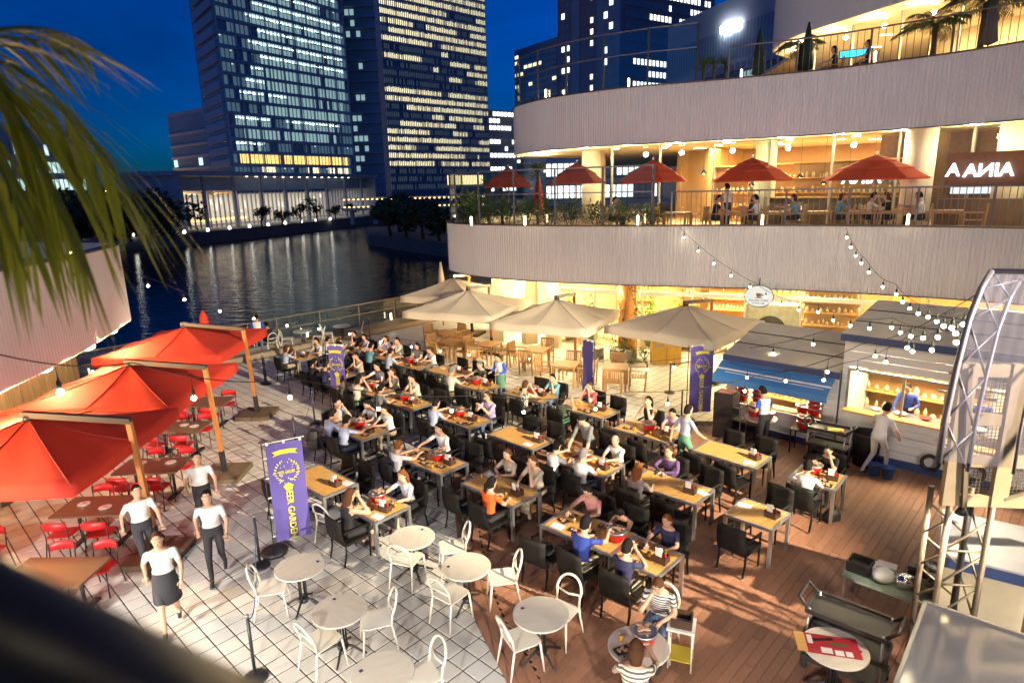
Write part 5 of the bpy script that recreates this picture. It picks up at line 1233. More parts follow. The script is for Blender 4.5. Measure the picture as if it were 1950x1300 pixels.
sit('T14', 'a', 'man in a pale blue shirt at the grill', 'lblue', 'dark', 'short', hairB, 'reach', 'table', 12); sit('T14', 'd', 'girl in white beside the teak chairs', 'white', 'khaki', 'pony', hairN, 'reach', 'table', 12, look=20); empty_chair('T14', 'b'); sit('T14', 'c', 'woman in cream beside the girl in white', 'cream', 'dark', 'long', hairB, 'table', 'table', 8); set_table('T14', (-.1, .05), (.35, .0), 1, 1)
sit('T15', 'd', 'woman in white eating with both hands', 'white', 'dark', 'short', hairB, 'face', 'chin', 10); sit('T15', 'b', 'man in teal beside the crouched person', 'teal', 'dark', 'short', hairB, 'table', 'reach', 10); sit('T15', 'a', 'person in brown crouched over the table', 'taupe', 'dark', 'short', hairN, 'reach', 'table', 18); sit('T15', 'c', 'woman in lavender next to the eating woman', 'lav', 'dark', 'bob', hairN, 'table', 'face', 8); set_table('T15', (.1, .05), (.45, 0), 1, 2)
sit('T16', 'a', 'dark haired woman with a tote bag', 'taupe', 'dark', 'long', hairB, 'table', 'reach', 8); sit('T16', 'b', 'woman in a green skirt seen from behind', 'cream', 'green', 'bob', hairB, 'table', 'face', 8, lg='s', skirt='green'); sit('T16', 'd', 'woman in cream drinking', 'cream', 'khaki', 'bob', hairN, 'face', 'table', 8); sit('T16', 'c', 'man in white beside the drinking woman', 'white', 'dark', 'short', hairB, 'table', 'reach', 10); set_table('T16', (-.05, .05), (.45, .0), 1, 2)
sit('T17', 'a', 'man in a dark grey shirt', 'grey', 'dark', 'short', hairB, 'reach', 'table', 14); empty_chair('T17', 'b'); sit('T17', 'c', 'woman in pale green eating', 'cream', 'green', 'short', hairB, 'face', 'table', 12); empty_chair('T17', 'd'); set_table('T17', (-.1, .05), (.35, .0), 1, 2)
sit('T18', 'a', 'office man in pale blue bent to the table', 'lblue', 'navy', 'short', hairB, 'reach', 'table', 20); sit('T18', 'b', 'office man in pale blue reaching for beer', 'lblue', 'navy', 'short', hairB, 'table', 'reach', 14); sit('T18', 'e', 'office man biting at the table end', 'lblue', 'dark', 'short', hairB, 'face', 'chin', 10); sit('T18', 'c', 'office man in white looking down', 'white', 'dark', 'short', hairB, 'table', 'table', 10, look=25); sit('T18', 'd', 'office man in a creased white shirt', 'white', 'khaki', 'short', hairB, 'reach', 'table', 12); set_table('T18', (-.1, .1), (.4, .05), 2, 3)
sit('T19', 'a', 'man in pale blue leaning on the grill table', 'lblue', 'dark', 'short', hairB, 'reach', 'table', 14); empty_chair('T19', 'b'); sit('T19', 'd', 'woman in lavender reading a menu', 'lav', 'jean', 'bob', hairN, 'phone', 'phone', 6); empty_chair('T19', 'c'); set_table('T19', (-.15, .08), (.35, .05), 2, 2)
sit('T20', 'a', 'white shirted man seen from behind', 'white', 'dark', 'short', hairR, 'reach', 'reach', 8); empty_chair('T20', 'b'); sit('T20', 'c', 'man with glasses in a white shirt', 'white', 'dark', 'short', hairB, 'table', 'reach', 12); empty_chair('T20', 'd'); set_table('T20', (.1, .1), (.45, .12), 1, 3)
sit('T21', 'a', 'man in white holding up a phone', 'white', 'dark', 'short', hairB, 'phone', 'phone', 8, 'l'); empty_chair('T21', 'c'); empty_chair('T21', 'd'); set_table('T21', None, (.45, .05), 0, 0, (.55, .25))
sit('T22', 'n', 'woman in a black sleeveless dress', 'black', 'black', 'long', hairN, 'table', 'face', 8, 'n', 's', skirt='black'); sit('T22', 's', 'long haired woman in a pinstriped blouse', 'pin', 'dark', 'long', hairR, 'table', 'reach', 8, 's', 's', skirt='dark'); set_table('T22', (-.2, .12), (.2, .0), 2, 0, (.28, -.22))
sit('T23', 'n', 'woman in pale blue looking at a phone', 'lblue', 'khaki', 'bob', hairN, 'phone', 'phone', 8); sit('T23', 's', 'man in white across from the phone woman', 'white', 'dark', 'short', hairB, 'table', 'table', 8); set_table('T23', None, (.1, .0), 1, 1)
sit('T24', 'a', 'man in white turned to the dark glasses man', 'white', 'dark', 'short', hairB, 'reach', 'table', 12); sit('T24', 'c', 'man with dark glasses raising a beer', 'navy', 'dark', 'short', hairB, 'face', 'table', 6); sit('T24', 'd', 'woman in a white patterned blouse', 'pin', 'dark', 'bob', hairB, 'table', 'table', 10); sit('T24', 'b', 'person in brown with a pale plate', 'taupe', 'dark', 'short', hairN, 'reach', 'table', 14); set_table('T24', None, (.3, .0), 3, 3)
sit('T25', 'a', 'man in black beside his backpack', 'black', 'dark', 'short', hairB, 'reach', 'table', 12); sit('T25', 'b', 'man in a navy shirt with a beer', 'navy', 'dark', 'short', hairB, 'reach', 'table', 12); sit('T25', 'd', 'man in beige facing the banner table drinkers', 'beige', 'dark', 'short', hairB, 'face', 'table', 8); set_table('T25', (-.2, .0), (.45, .0), 2, 2)
p, r = spot('T25', 'c', .25); person(p, r, ('bend', 'low', 'down', 16, 's', 'p', 30), 'grey', 'dark', 'short', hairB, 'man in charcoal standing over the banner table')
# backpacks, bags
bagM = M('black_nylon', (.014, .013, .014), .6, bump=.4, bscale=12)
def bag(p, rz, s_, lab):
    t = thing('bag', lab, 'bag', p, rz); w, d_, h_ = s_
    R = []
    for q, k in ((0, .8), (.12, 1), (.6, .98), (.9, .7), (1, .4)): R.append([Vector((w / 2 * k * cos(2 * pi * j / 12), d_ / 2 * k * sin(2 * pi * j / 12), h_ * q)) for j in range(12)])
    obj('body', MB().ring(R), bagM, t); obj('handle', MB().tube([(-w * .2, 0, h_ * .95), (-w * .15, 0, h_ * 1.25), (w * .15, 0, h_ * 1.25), (w * .2, 0, h_ * .95)], .012, 6), bagM, t); obj('pocket', MB().box((0, -d_ * .48, h_ * .35), (w * .6, d_ * .2, h_ * .4)), bagM, t)
bag(PX(1583, 990, .03), .2, (.36, .2, .24), 'black leather handbag lying on the deck'); bag(PX(700, 935), .5, (.34, .24, .62), 'tall black backpack standing beside the empty chairs')
p, r = spot('T18', 'a', .62); bag(p + Vector((0, 0, .42)), 0, (.36, .22, .48), 'black backpack hung behind the office men')
p, r = spot('T4a', 'a', .3); bag(p + Vector((0, 0, .45)), .3, (.3, .2, .2), 'small bag on the empty chair by the blue boy')
# ---------------------------------------------------------------- round bistro tables
RTs = [((-3.41, 8.81), 'beside the purple banner foot'), ((-2.51, 7.73), 'with a taped square on its top'), ((-1.67, 6.52), 'nearest the handrail corner'), ((-1.77, 9.59), 'behind the woman in the black dress'), ((-.8, 8.71), 'straddling the deck edge'), ((.3, 7.51), 'alone on the brown deck'), ((1.5, 6.84), 'of the two striped diners')]
for (x, y), d in RTs: RT.put((x, y, .024 if inside(x, y, deck_poly) else 0), random.uniform(0, 6), 'round marble look table ' + d, 'round bistro tables')
def wchair(u, v, toward, lab, rz=None, z=0):
    p = PX(u, v, .44); p.z = .024 if inside(p.x, p.y, deck_poly) else 0
    r = atan2(toward[1] - p.y, toward[0] - p.x) - pi / 2 if rz is None else rz
    WC.put(p, r, 'white open back chair ' + lab, 'white bistro chairs')
wchair(517, 1117, RTs[0][0], 'left of the table by the banner'); wchair(612, 1217, RTs[1][0], 'in front of the table with the taped square'); wchair(717, 1178, RTs[1][0], 'right of the table with the taped square'); wchair(803, 1285, RTs[2][0], 'right of the table nearest the handrail')
wchair(775, 1063, RTs[3][0], 'in front of the table behind the banner woman'); wchair(862, 1040, RTs[3][0], 'right of the table by the black dress woman'); wchair(858, 1130, RTs[4][0], 'in front of the table straddling the deck edge'); wchair(957, 1100, RTs[4][0], 'on the deck right of the straddling table')
wchair(992, 1218, RTs[5][0], 'left of the lone deck table'); wchair(1068, 1165, RTs[5][0], 'behind the lone deck table'); wchair(1256, 1186, RTs[6][0], 'of the man in the striped shirt'); wchair(1208, 1345, RTs[6][0], 'of the woman in the thin striped top')
wchair(632, 985, (-3.2, 11.3), 'behind the black dress woman')
x, y = RTs[6][0]
def face_to(p, q): return atan2(q[1] - p[1], q[0] - p[0]) - pi / 2
p = PX(1256, 1186, .46); person((p.x, p.y, .024), face_to(p, (x, y)), ('sit', 'table', 'chin', 14, 's', 'p', 28), 'stripe', 'jean', 'short', hairN, 'man in a black and white striped shirt')
p = PX(1208, 1345, .46); person((p.x, p.y, .024), face_to(p, (x, y)), ('sit', 'table', 'reach', 8, 's', 'p', 12), 'stripe2', 'dark', 'bob', hairN, 'woman in a thin striped cream top')
POT.put((x + .08, y + .05, .746), 0, 'large grill pot on the striped diners table', 'red grill pots on the tables'); GJ.put((x - .2, y + .1, .746), 0, 'pink drink on the striped diners table', 'drinks on the tables'); PLT.put((x - .22, y - .08, .746), .4, 'bowl of meat on the striped diners table', 'food plates on the tables')
t = thing('side_stand', 'white stand holding a dark basket beside the striped diners', 'stand', PX(1295, 1262, .05), GA + .4); 
for sx in (-1, 1):
    for sy in (-1, 1): obj('leg', MB().cyl((sx * .15, sy * .14, 0), (sx * .15, sy * .14, .6), .013, n=6), cream, t)
obj('tray', MB().box((0, 0, .61), (.36, .34, .03)), white, t); b = MB()
for sx in (-1, 1): b.box((sx * .13, 0, .69), (.015, .24, .13))
for sy in (-1, 1): b.box((0, sy * .115, .6898), (.244, .015, .1296))
obj('basket', b, boxM, t); obj('lower_shelf', MB().box((0, 0, .15), (.32, .3, .02)), M('yellow_bag', (.6, .45, .03), .5), t)
# far white tables along the water
for k, (u, v) in enumerate(((576, 630), (651, 620), (488, 640))):
    p = PX(u, v, .72); RT.put((p.x, p.y, 0), 1, 'round white table at the waterfront fence', 'round tables along the fence')
    for j, (dx, dy) in enumerate(((-.62, -.15), (.62, .1))): WC.put((p.x + dx, p.y + dy, 0), face_to((p.x + dx, p.y + dy), (p.x, p.y)), 'white chair at the waterfront fence', 'white chairs along the fence')
p = PX(470, 655, .46); person((p.x, p.y, 0), -.6, ('sit', 'table', 'lap', 6, 's', 'p', 8), 'pink', 'dark', 'bob', hairB, 'woman in pale pink sitting by the fence'); WC.put((p.x, p.y, 0), -.6, 'white chair under the woman in pale pink', 'white chairs along the fence')
p = PX(513, 650, .46); person((p.x, p.y, 0), .9, ('sit', 'table', 'reach', 10, 's', 'p', 10), 'black', 'dark', 'short', hairB, 'man in black sitting by the fence'); WC.put((p.x, p.y, 0), .9, 'white chair under the man in black by the fence', 'white chairs along the fence')
p = PX(496, 675); person(p, .2, ('stand', 'hold', 'down', 4, 'l', 'p', 15), 'raglan', 'jean', 'short', hairB, 'waiter in white and blue seen from behind at the fence')
# ---------------------------------------------------------------- red chairs and brown tables
BTs = [((-7.3, 8.85), 'nearest the handrail under the first parasol'), ((-7.95, 11.0), 'with plates beside the first parasol pole'), ((-7.9, 12.8), 'between the first two red parasols'), ((-8.5, 15.1), 'under the second red parasol'), ((-8.75, 17.1), 'beyond the second parasol pole'), ((-9.6, 9.4), 'at the dark edge under the first parasol')]
for k, ((x, y), d) in enumerate(BTs):
    BT.put((x, y, 0), random.uniform(-.05, .05) + .02, 'long brown table ' + d, 'brown tables under the red parasols')
    for j, (dx, sy) in enumerate(((-.36, -1), (.34, -1), (-.34, 1), (.36, 1))): RC.put((x + dx, y + sy * .52, 0), (0 if sy < 0 else pi) + random.uniform(-.15, .15), 'red chair, ' + ('near' if sy < 0 else 'far') + ' side ' + ('wing' if dx < 0 else 'pole') + ' end, brown table ' + d, 'red chairs under the parasols')
dish = M('white_china', (.75, .74, .72), .25)
for k, (tb, dx, dy) in enumerate(((1, -.3, .05), (1, .2, -.1), (2, -.3, .1), (2, .35, .1), (3, .1, .1), (3, .4, .0))):
    (x, y), d = BTs[tb]; t = thing('white_plate', 'white china plate on the brown table ' + d, 'plate', (x + dx, y + dy, .7185), 0, 'plates on the brown tables'); obj('plate', MB().lathe([(.05, .0), (.115, .018), (.11, .02), (.05, .006)], n=18), dish, t); obj('leftovers', MB().ball((0, 0, .014), (.05, .035, .012), 8, 4), meat, t)
# ---------------------------------------------------------------- teak set
for k, (u, v) in enumerate(((845, 632), (857, 650), (930, 654), (1022, 664), (1078, 692), (1172, 697))):
    p = PX(u, v, .72); KT.put((p.x, p.y, 0), GA + .1 * k, 'square teak table ' + ['furthest toward the river', 'under the first cream parasol', 'between the first two cream parasols', 'in front of the glass doors', 'under the second cream parasol', 'in front of the yellow cabinet'][k], 'teak tables')
    for j, sl in enumerate((0, 1, 2, 3)):
        if (k + j) % 4 == 3 and k != 1: continue
        a = GA + .1 * k + sl * pi / 2; q = Vector((p.x + .70 * cos(a), p.y + .70 * sin(a), 0)); KC.put(q, a + pi / 2, 'slatted teak armchair at the table ' + ['furthest toward the river', 'under the first cream parasol', 'between the first two cream parasols', 'in front of the glass doors', 'under the second cream parasol', 'in front of the yellow cabinet'][k], 'teak armchairs')
p = PX(1090, 650, .46) + Vector((.6, 1.6, 0)); KC.put((p.x, p.y, 0), -1.2, 'teak armchair of the guest in green', 'teak armchairs'); person((p.x, p.y, 0), -1.2, ('sit', 'table', 'table', 8, 's', 'p', 10), 'green', 'dark', 'short', hairB, 'guest in green seated at the glass front')
# ================================================================ parasols
def canopy_mat(name, col):
    m = M(name, col, .8, var=.10, scale=2, bump=.9, bscale=2.2); n = m.node_tree.nodes; l = m.node_tree.links; b = n['Principled BSDF']; tr = n.new('ShaderNodeBsdfTranslucent'); tr.inputs[0].default_value = (*col, 1)
    mx = n.new('ShaderNodeMixShader'); mx.inputs[0].default_value = .35; out = n['Material Output']; l.new(b.outputs[0], mx.inputs[1]); l.new(tr.outputs[0], mx.inputs[2]); l.new(mx.outputs[0], out.inputs[0]); return m
redC = canopy_mat('red_canvas', (.62, .045, .022)); crmC = canopy_mat('cream_canvas', (.68, .60, .46)); oraC = canopy_mat('orange_red_canvas', (.60, .085, .03)); grnC = canopy_mat('dark_green_canvas', (.02, .05, .035)); gryC = canopy_mat('grey_canvas', (.16, .15, .17))
poleW = M('oak_pole', (.42, .17, .05), .5, var=.25, scale=5); armM = M('grey_brown_arm', (.075, .055, .05), .5, .3)
def square_canopy(half, z0, z1, val, seg=10):
    # pyramid of four slack panels with ribs at corners and mid sides, plus a hanging valance
    mb = MB(); K = 12; per = []
    for k in range(K * 4):
        s_ = k / K; side = int(s_); f = s_ - side; a = Vector([(-1, -1), (1, -1), (1, 1), (-1, 1)][side]); b = Vector([(1, -1), (1, 1), (-1, 1), (-1, -1)][side]); q = a.lerp(b, f); sag = sin(pi * ((f * 2) % 1)) ** 2; per.append((q, sag))
    R = []
    for i in range(seg + 1):
        t = .03 + .97 * i / seg; R.append([Vector((q.x * half * t * (1 - .02 * sg * t), q.y * half * t * (1 - .02 * sg * t), z1 + (z0 - z1) * t - .10 * sg * t * (1 - t * .6) - .05 * sin(pi * t) + .016 * sg * sin(9 * q.x * t + 5 * q.y * t) * sin(11 * q.y * t - 4 * q.x * t))) for q, sg in per])
    R.append([Vector((q.x * half * 1.005, q.y * half * 1.005, z0 - val * (1 - .12 * sg) - .05 * sg)) for q, sg in per])
    return mb.ring(R, 0, False, True)
seamM = M('seam_tape', (.20, .05, .03), .8)
def cantilever(name, label, c, rz, half, z0, z1, canv, pm, tilt=0, group=None, dirx=1.0):
    t = thing(name, label, 'parasol', (c[0], c[1], 0), rz, group)
    seamM = M('seam_red', (.30, .016, .012), .8) if canv is redC else M('seam_cream', (.46, .40, .30), .8)
    cn = obj('canopy', square_canopy(half, z0, z1, .22), canv, t)
    for a, b in ((1, 1), (1, -1), (-1, 1), (-1, -1), (1, 0), (-1, 0), (0, 1), (0, -1)):
        obj('seam', MB().tube([(a * half * q, b * half * q, z1 + (z0 - z1) * q - .05 * sin(pi * q) + .004) for q in (.05, .3, .6, .85, 1.0)], .012, 4), seamM, cn)
    ribs = MB()
    for a, b in ((1, 1), (1, -1), (-1, 1), (-1, -1), (1, 0), (-1, 0), (0, 1), (0, -1)): obj('rib', MB().beam((0, 0, z1 - .16), (a * half * .97, b * half * .97, z0 - .09), .025, .03), armM, t)
    px = half + .12
    obj('pole', MB().beam((px, 0, .25), (px - .12, 0, z1 - .12), .085, .085, up=(0, 1, 0)), pm, t); obj('pole_sleeve', MB().beam((px, 0, .05), (px - .02, 0, .62), .10, .10, up=(0, 1, 0)), dsteel, t)
    obj('arm', MB().beam((px - .08, 0, z1 - .10), (-.08, 0, z1 + .09), .11, .10), armM, t); obj('crown', MB().lathe([(.09, z1 - .02), (.09, z1 + .04), (.05, z1 + .08)], n=12), dsteel, t)
    for sx, sy in ((-1, -1), (-1, 1), (1, -1), (1, 1)): obj('base_slab', MB().box((px + sx * .24, sy * .24, .06), (.46, .46, .11)), M('base_slab_wood', (.12, .085, .05), .7, var=.3), t)
    return t
for k, (c, d) in enumerate((((-8.35, 10.3), 'closest to the handrail'), ((-8.6, 13.7), 'in the middle of its row'), ((-9.4, 17.8), 'at the waterfront end of its row'))):
    cantilever('red_parasol', 'large red cantilever parasol ' + d, c, .03 - .02 * k, 1.68, 2.28, 2.74, redC, poleW, 0, 'red parasols')
tag(obj('folded_red_parasol', MB().lathe([(.05, 0), (.05, 1.2), (.16, 1.25), (.22, 1.7), (.12, 2.5), (.03, 2.7)], n=10), redC, None, (-10.2, 20.6, 0)), 'folded red parasol behind the red row', 'parasol')
for c, rz, d, hf in (((-1.55, 22.9), GA + pi * .5 + .35, 'nearest the river', 1.75), ((1.5, 20.5), GA + pi * .5 + .3, 'in front of the glass doors', 1.65), ((5.3, 18.9), GA + pi * .5, 'over the yellow cabinet', 1.75), ((-2.4, 26.2), 1.2, 'tucked behind the pillar by the river', 1.6)):
    cantilever('cream_parasol', 'large cream cantilever parasol ' + d, c, rz, hf, 2.22, 2.80, crmC, poleW, 0, 'cream parasols')
# closed cream parasol by the river
t = thing('folded_cream_parasol', 'folded cream parasol standing at the river corner', 'parasol', (-3.3, 30.0, 0)); obj('pole', MB().cyl((0, 0, 0), (0, 0, 3.0), .03, n=8), poleW, t); obj('canvas', MB().lathe([(.10, 1.2), (.20, 1.35), (.16, 2.2), (.04, 3.05)], n=10), crmC, t)
# terrace parasols
def market(name, label, p, r, z0, z1, canv, group):
    t = thing(name, label, 'parasol', p, random.uniform(0, 1), group); n = 8; mb = MB(); tiers = ((1.0, .66, z0, z0 + (z1 - z0) * .42), (.70, .34, z0 + (z1 - z0) * .44, z0 + (z1 - z0) * .74), (.38, .03, z0 + (z1 - z0) * .76, z1))
    for a, b, za, zb in tiers:
        R = [[Vector((r * k * cos(2 * pi * j / n), r * k * sin(2 * pi * j / n), z)) for j in range(n)] for k, z in ((a, za - .05), (a * .995, za), (b, zb))]; obj('tier', MB().ring(R, 0, False, False), canv, t)
    obj('pole', MB().cyl((0, 0, 0), (0, 0, z1 + .06), .024, n=8), M('pale_pole', (.45, .38, .28), .5), t); obj('finial', MB().ball((0, 0, z1 + .08), .045, 8, 5), alu, t); obj('foot', MB().lathe([(.26, 0), (.26, .06), (.05, .09)], n=14), dsteel, t)
    for k in range(8): a = 2 * pi * k / 8; obj('rib', MB().beam((0, 0, z0 + .02), (r * .62 * cos(a), r * .62 * sin(a), z0 + .16), .015, .015), poleW, t)
for u, v, w in ((970, 355, 95), (1098, 348, 105), (1240, 345, 125), (1425, 343, 137), (1655, 340, 155)):
    e = PX(u, 431, 5.0); D = hypot(e.x, e.y) + 1.9; p = ATD(u, 431, D); market('terrace_parasol', {970: 'small red parasol by the rounded terrace end', 1098: 'red parasol in front of the round columns', 1240: 'red parasol before the dark glass corner', 1425: 'red parasol over the middle terrace tables', 1655: 'red parasol beside the big right hand column'}[u], (p.x, p.y, FL2), w * D / FL / 2, ATD(u, v, D).z - FL2, ATD(u, v, D).z - FL2 + .72, oraC, 'red terrace parasols')
def folded(name, label, p, h, canv):
    t = thing(name, label, 'parasol', p); obj('pole', MB().cyl((0, 0, 0), (0, 0, h), .022, n=7), dsteel, t); obj('canvas', MB().lathe([(.06, .55), (.24, .62), (.17, h * .55), (.20, h * .58), (.10, h * .85), (.03, h + .03)], n=10), canv, t); obj('foot', MB().lathe([(.24, 0), (.24, .06), (.04, .08)], n=12), dsteel, t)
p = PX(1000, 430, 5.0); folded('folded_parasol', 'folded orange red parasol beside the dracaena', (p.x + .6, p.y + 2.0, FL2), 2.2, oraC)
for u, v, lab, cv in ((1433, 150, 'folded dark green parasol on the upper terrace corner', grnC), (1526, 141, 'tall folded green parasol beside the potted palm', grnC), (1882, 92, 'folded grey parasol beside the tall palm', gryC)):
    p = PX(u, v, 9.95); folded('folded_parasol', lab, (p.x + .4, p.y + .6, FL3), 2.1, cv)
# terrace furniture and guests
for k, u in enumerate((1200, 1290, 1400, 1470, 1560, 1640, 1700, 1800)):
    e = PX(u, 431, 5.0); p = ATD(u, 431, hypot(e.x, e.y) + 1.15); rz = -.55
    w_ = ['before the dark glass corner', 'left of the middle terrace', 'below the middle red parasol', 'right of the middle parasol', 'before the lit bar', 'below the right hand parasol', 'beside the big column', 'by the brick wall'][k]
    KT.put((p.x, p.y, FL2), rz, 'small wooden terrace table ' + w_, 'terrace tables')
    for s_ in (-1, 1):
        q = Vector((p.x + s_ * .66 * cos(rz), p.y + s_ * .66 * sin(rz), FL2)); KC.put(q, rz + (pi / 2 if s_ > 0 else -pi / 2), 'wooden terrace chair ' + w_, 'terrace chairs')
        if k in (0, 2, 3, 5, 6) and not (k == 0 and s_ > 0): person(q, rz + (pi / 2 if s_ > 0 else -pi / 2), ('sit', 'table', 'reach' if s_ > 0 else 'face', 8, 's', 'p', 12), ['white', 'black', 'navy', 'white', 'teal', 'cream', 'black', 'white'][(k + s_) % 8], 'dark', ['short', 'bob'][k % 2], [hairB, hairN][k % 2], ('guest facing the bar ' if s_ > 0 else 'guest facing the river ') + w_)
e = PX(1383, 431, 5.0); p = ATD(1383, 431, hypot(e.x, e.y) + 2.3); person((p.x, p.y, FL2), .5, ('stand', 'hold', 'down', 3, 's', 'p', 10), 'white', 'dark', 'short', hairB, 'waiter in white standing behind the middle terrace')
for u, v, sh_ in ((1575, 136, 'black'), (1641, 126, 'navy')):
    p = PX(u, v, 9.95); q = (p.x + .55, p.y + .75, FL3); KC.put(q, 1.2, 'wooden chair on the upper terrace ' + ('by the blue sign' if u < 1600 else 'by the lit window'), 'upper terrace chairs'); person(q, 1.2, ('sit', 'table', 'lap', 4, 's', 'p', 5), sh_, 'dark', 'bob', hairB, 'seated guest on the upper terrace ' + ('by the blue sign' if u < 1600 else 'by the lit window'))
p = PX(1600, 128, 9.95); t = thing('blue_neon_sign', 'glowing blue neon panel on the upper terrace', 'sign', (p.x + 1.6, p.y + 2.2, 10.75), -.5); obj('panel', MB().box((0, 0, 0), (1.0, .08, .2)), GL('neon_blue', (.05, .55, 1), 1.2), t); obj('frame', MB().box((0, .06, 0), (1.08, .05, .28)), dsteel, t)
# plaza-level restaurant tables with guests behind the glass
for k, (u, D) in enumerate(((1110, 27.2), (1215, 26.4), (1350, 25.5), (1540, 23.6))):
    p = ATD(u, 600, D); KT.put((p.x, p.y, .012), -.4, 'wooden table inside the plaza restaurant ' + ['by the doors', 'behind the ivy column', 'behind the cream parasol', 'beside the hut'][k], 'tables inside the restaurant')
    for s_ in (-1, 1): KC.put((p.x + s_ * .7, p.y - s_ * .25, .012), -.4 + (pi / 2 if s_ > 0 else -pi / 2), 'chair inside the plaza restaurant ' + ['by the doors', 'behind the ivy column', 'behind the cream parasol', 'beside the hut'][k], 'chairs inside the restaurant')
# ================================================================ kitchen huts
def P3(a, b, z): return AB(a, b, z)
sid = M('white_siding', (.70, .69, .68), .55, var=.10, scale=2, stretch=(1, 1, 6)); blueT = M('navy_trim', (.03, .055, .16), .5, var=.15); blueA = M('blue_awning', (.05, .20, .48), .6, var=.08); roofM = M('hut_roof', (.50, .45, .37), .8, var=.25, scale=3)
CB = 15.57
def hut(name, label, a0, a1, depth, h, openings, roof_rise, rb):
    o = AB(a0, CB); t = thing(name, label, 'kiosk', (o.x, o.y, .0), GA); L = a1 - a0; n = int((h - .2) / .17)
    for k in range(n):
        z0 = .2 + k * (h - .2) / n; z1 = .2 + (k + 1) * (h - .2) / n; cuts = [(0, L)]
        for (x0, x1, w0, w1) in openings:
            if z1 > w0 + .01 and z0 < w1 - .01:
                nc = []
                for c0, c1 in cuts:
                    if x0 > c0: nc.append((c0, min(x0, c1)))
                    if x1 < c1: nc.append((max(x1, c0), c1))
                cuts = [q for q in nc if q[1] - q[0] > .02]
        for c0, c1 in cuts: obj('plank', MB().box(((c0 + c1) / 2, .0 + .006 * (k % 2), (z0 + z1) / 2), (c1 - c0, .03, z1 - z0 - .008)), sid, t)
    obj('skirt', MB().box((L / 2, -.02, .1), (L, .05, .18)), blueT, t)
    obj('side_wall', MB().box((.0, depth / 2 + .03, h / 2), (.04, depth, h)), sid, t); obj('side_wall', MB().box((L, depth / 2 + .03, h / 2), (.04, depth, h)), sid, t); obj('rear_wall', MB().box((L / 2, depth, h / 2), (L - .05, .04, h)), sid, t); obj('floor', MB().box((L / 2, depth / 2, .16), (L - .06, depth - .06, .04)), dsteel, t)
    rf = MB(); z = h + .02
    rf.add([(-.06, -.14, z), (L + .06, -.14, z), (L + .06, depth + .1, z + roof_rise), (-.06, depth + .1, z + roof_rise), (-.06, -.14, z + .05), (L + .06, -.14, z + .05), (L + .06, depth + .1, z + roof_rise + .05), (-.06, depth + .1, z + roof_rise + .05)], [(0, 3, 2, 1), (4, 5, 6, 7), (0, 1, 5, 4), (1, 2, 6, 5), (2, 3, 7, 6), (3, 0, 4, 7)])
    obj('roof', rf, roofM, t)
    for q in (.33, .66): obj('roof_seam', MB().beam((-.06, -.14 + (depth + .24) * q, z + .06 + roof_rise * q), (L + .06, -.14 + (depth + .24) * q, z + .06 + roof_rise * q), .03, .02), dsteel, t)
    obj('eave_trim', MB().box((L / 2, -.16, h - .03), (L + .14, .03, .16)), blueT, t)
    for (x0, x1, w0, w1) in openings:
        for xx in (x0, x1): obj('window_jamb', MB().box((xx, .01, (w0 + w1) / 2), (.05, .08, w1 - w0)), mulM, t)
        obj('sill', MB().box(((x0 + x1) / 2, -.10, w0 - .02), (x1 - x0 + .06, .30, .04)), wood, t); obj('lintel', MB().box(((x0 + x1) / 2, .01, w1 + .02), (x1 - x0 + .05, .075, .05)), mulM, t)
    obj('inner_wall', MB().box((L / 2, depth - .12, 1.3), (L - .2, .03, 2.3)), M('hut_lining', (.62, .56, .42), .6), t)
    return t, L
# small serving hut and large kitchen hut
h1, L1 = hut('serving_hut', 'small white serving hut with a blue striped awning', -6.95, -4.24, 2.0, 1.98, [(.28, 2.42, .87, 1.66)], .45, 2)
h2, L2_ = hut('kitchen_hut', 'large white plank kitchen hut with wide window', -4.16, .2, 2.6, 2.92, [(.14, 2.05, 1.2, 2.1), (2.1, 3.4, .9, 2.1)], .35, 2)
obj('mullion', MB().box((1.26, .01, 1.65), (.05, .06, .9)), mulM, h2); obj('pane', MB().box((.70, .02, 1.65), (1.04, .01, .86)), glassM, h2)
aw = MB(); 
for k in range(3):
    y0, y1 = -.16 - (0, .22, .27)[k], -.16 - (.22, .27, .51)[k]; z0, z1 = 1.86 - (0, .13, .16)[k], 1.86 - (.13, .16, .30)[k]; aw.add([(-.1, y0, z0), (L1 - .02, y0, z0), (L1 - .02, y1, z1), (-.1, y1, z1)], [(0, 1, 2, 3)], [0, 1, 0][k])
aw.add([(-.1, -.67, 1.56), (L1 - .02, -.67, 1.56), (L1 - .02, -.67, 1.40), (-.1, -.67, 1.40)], [(0, 1, 2, 3)], 0)
obj('awning', aw, [blueA, white], h1); obj('flap', MB().box((L1 / 2, -.26, 1.58), (2.4, .5, .015), 0, 0, Matrix.Rotation(-.35, 3, 'X')), white, h1)
for t, L, ps in ((h1, L1, ((.8, 55), (1.9, 55))), (h2, L2_, ((.8, 75), (2.0, 75), (3.2, 60)))):
    for x, pw_ in ps:
        c_ = t.matrix_basis @ Vector((0, 0, 0)); q = Vector(t.location) + E1 * x + E2 * .95; z = 1.85 if t is h1 else 2.75
        tt = thing('strip_lamp', 'strip lamp inside the ' + ('serving hut' if t is h1 else 'kitchen hut'), 'lamp', (q.x, q.y, z), GA, 'strip lamps inside the huts'); obj('tube', MB().cyl((-.4, 0, 0), (.4, 0, 0), .02, n=8), GL('strip_glow', (1, .90, .68), 12), tt); obj('fitting', MB().box((0, 0, .035), (.86, .07, .03)), white, tt); lamp('AREA', 'lamp_light', (0, 0, -.04), pw_, (1, .78, .46), tt, .7, (0, 0, -2))
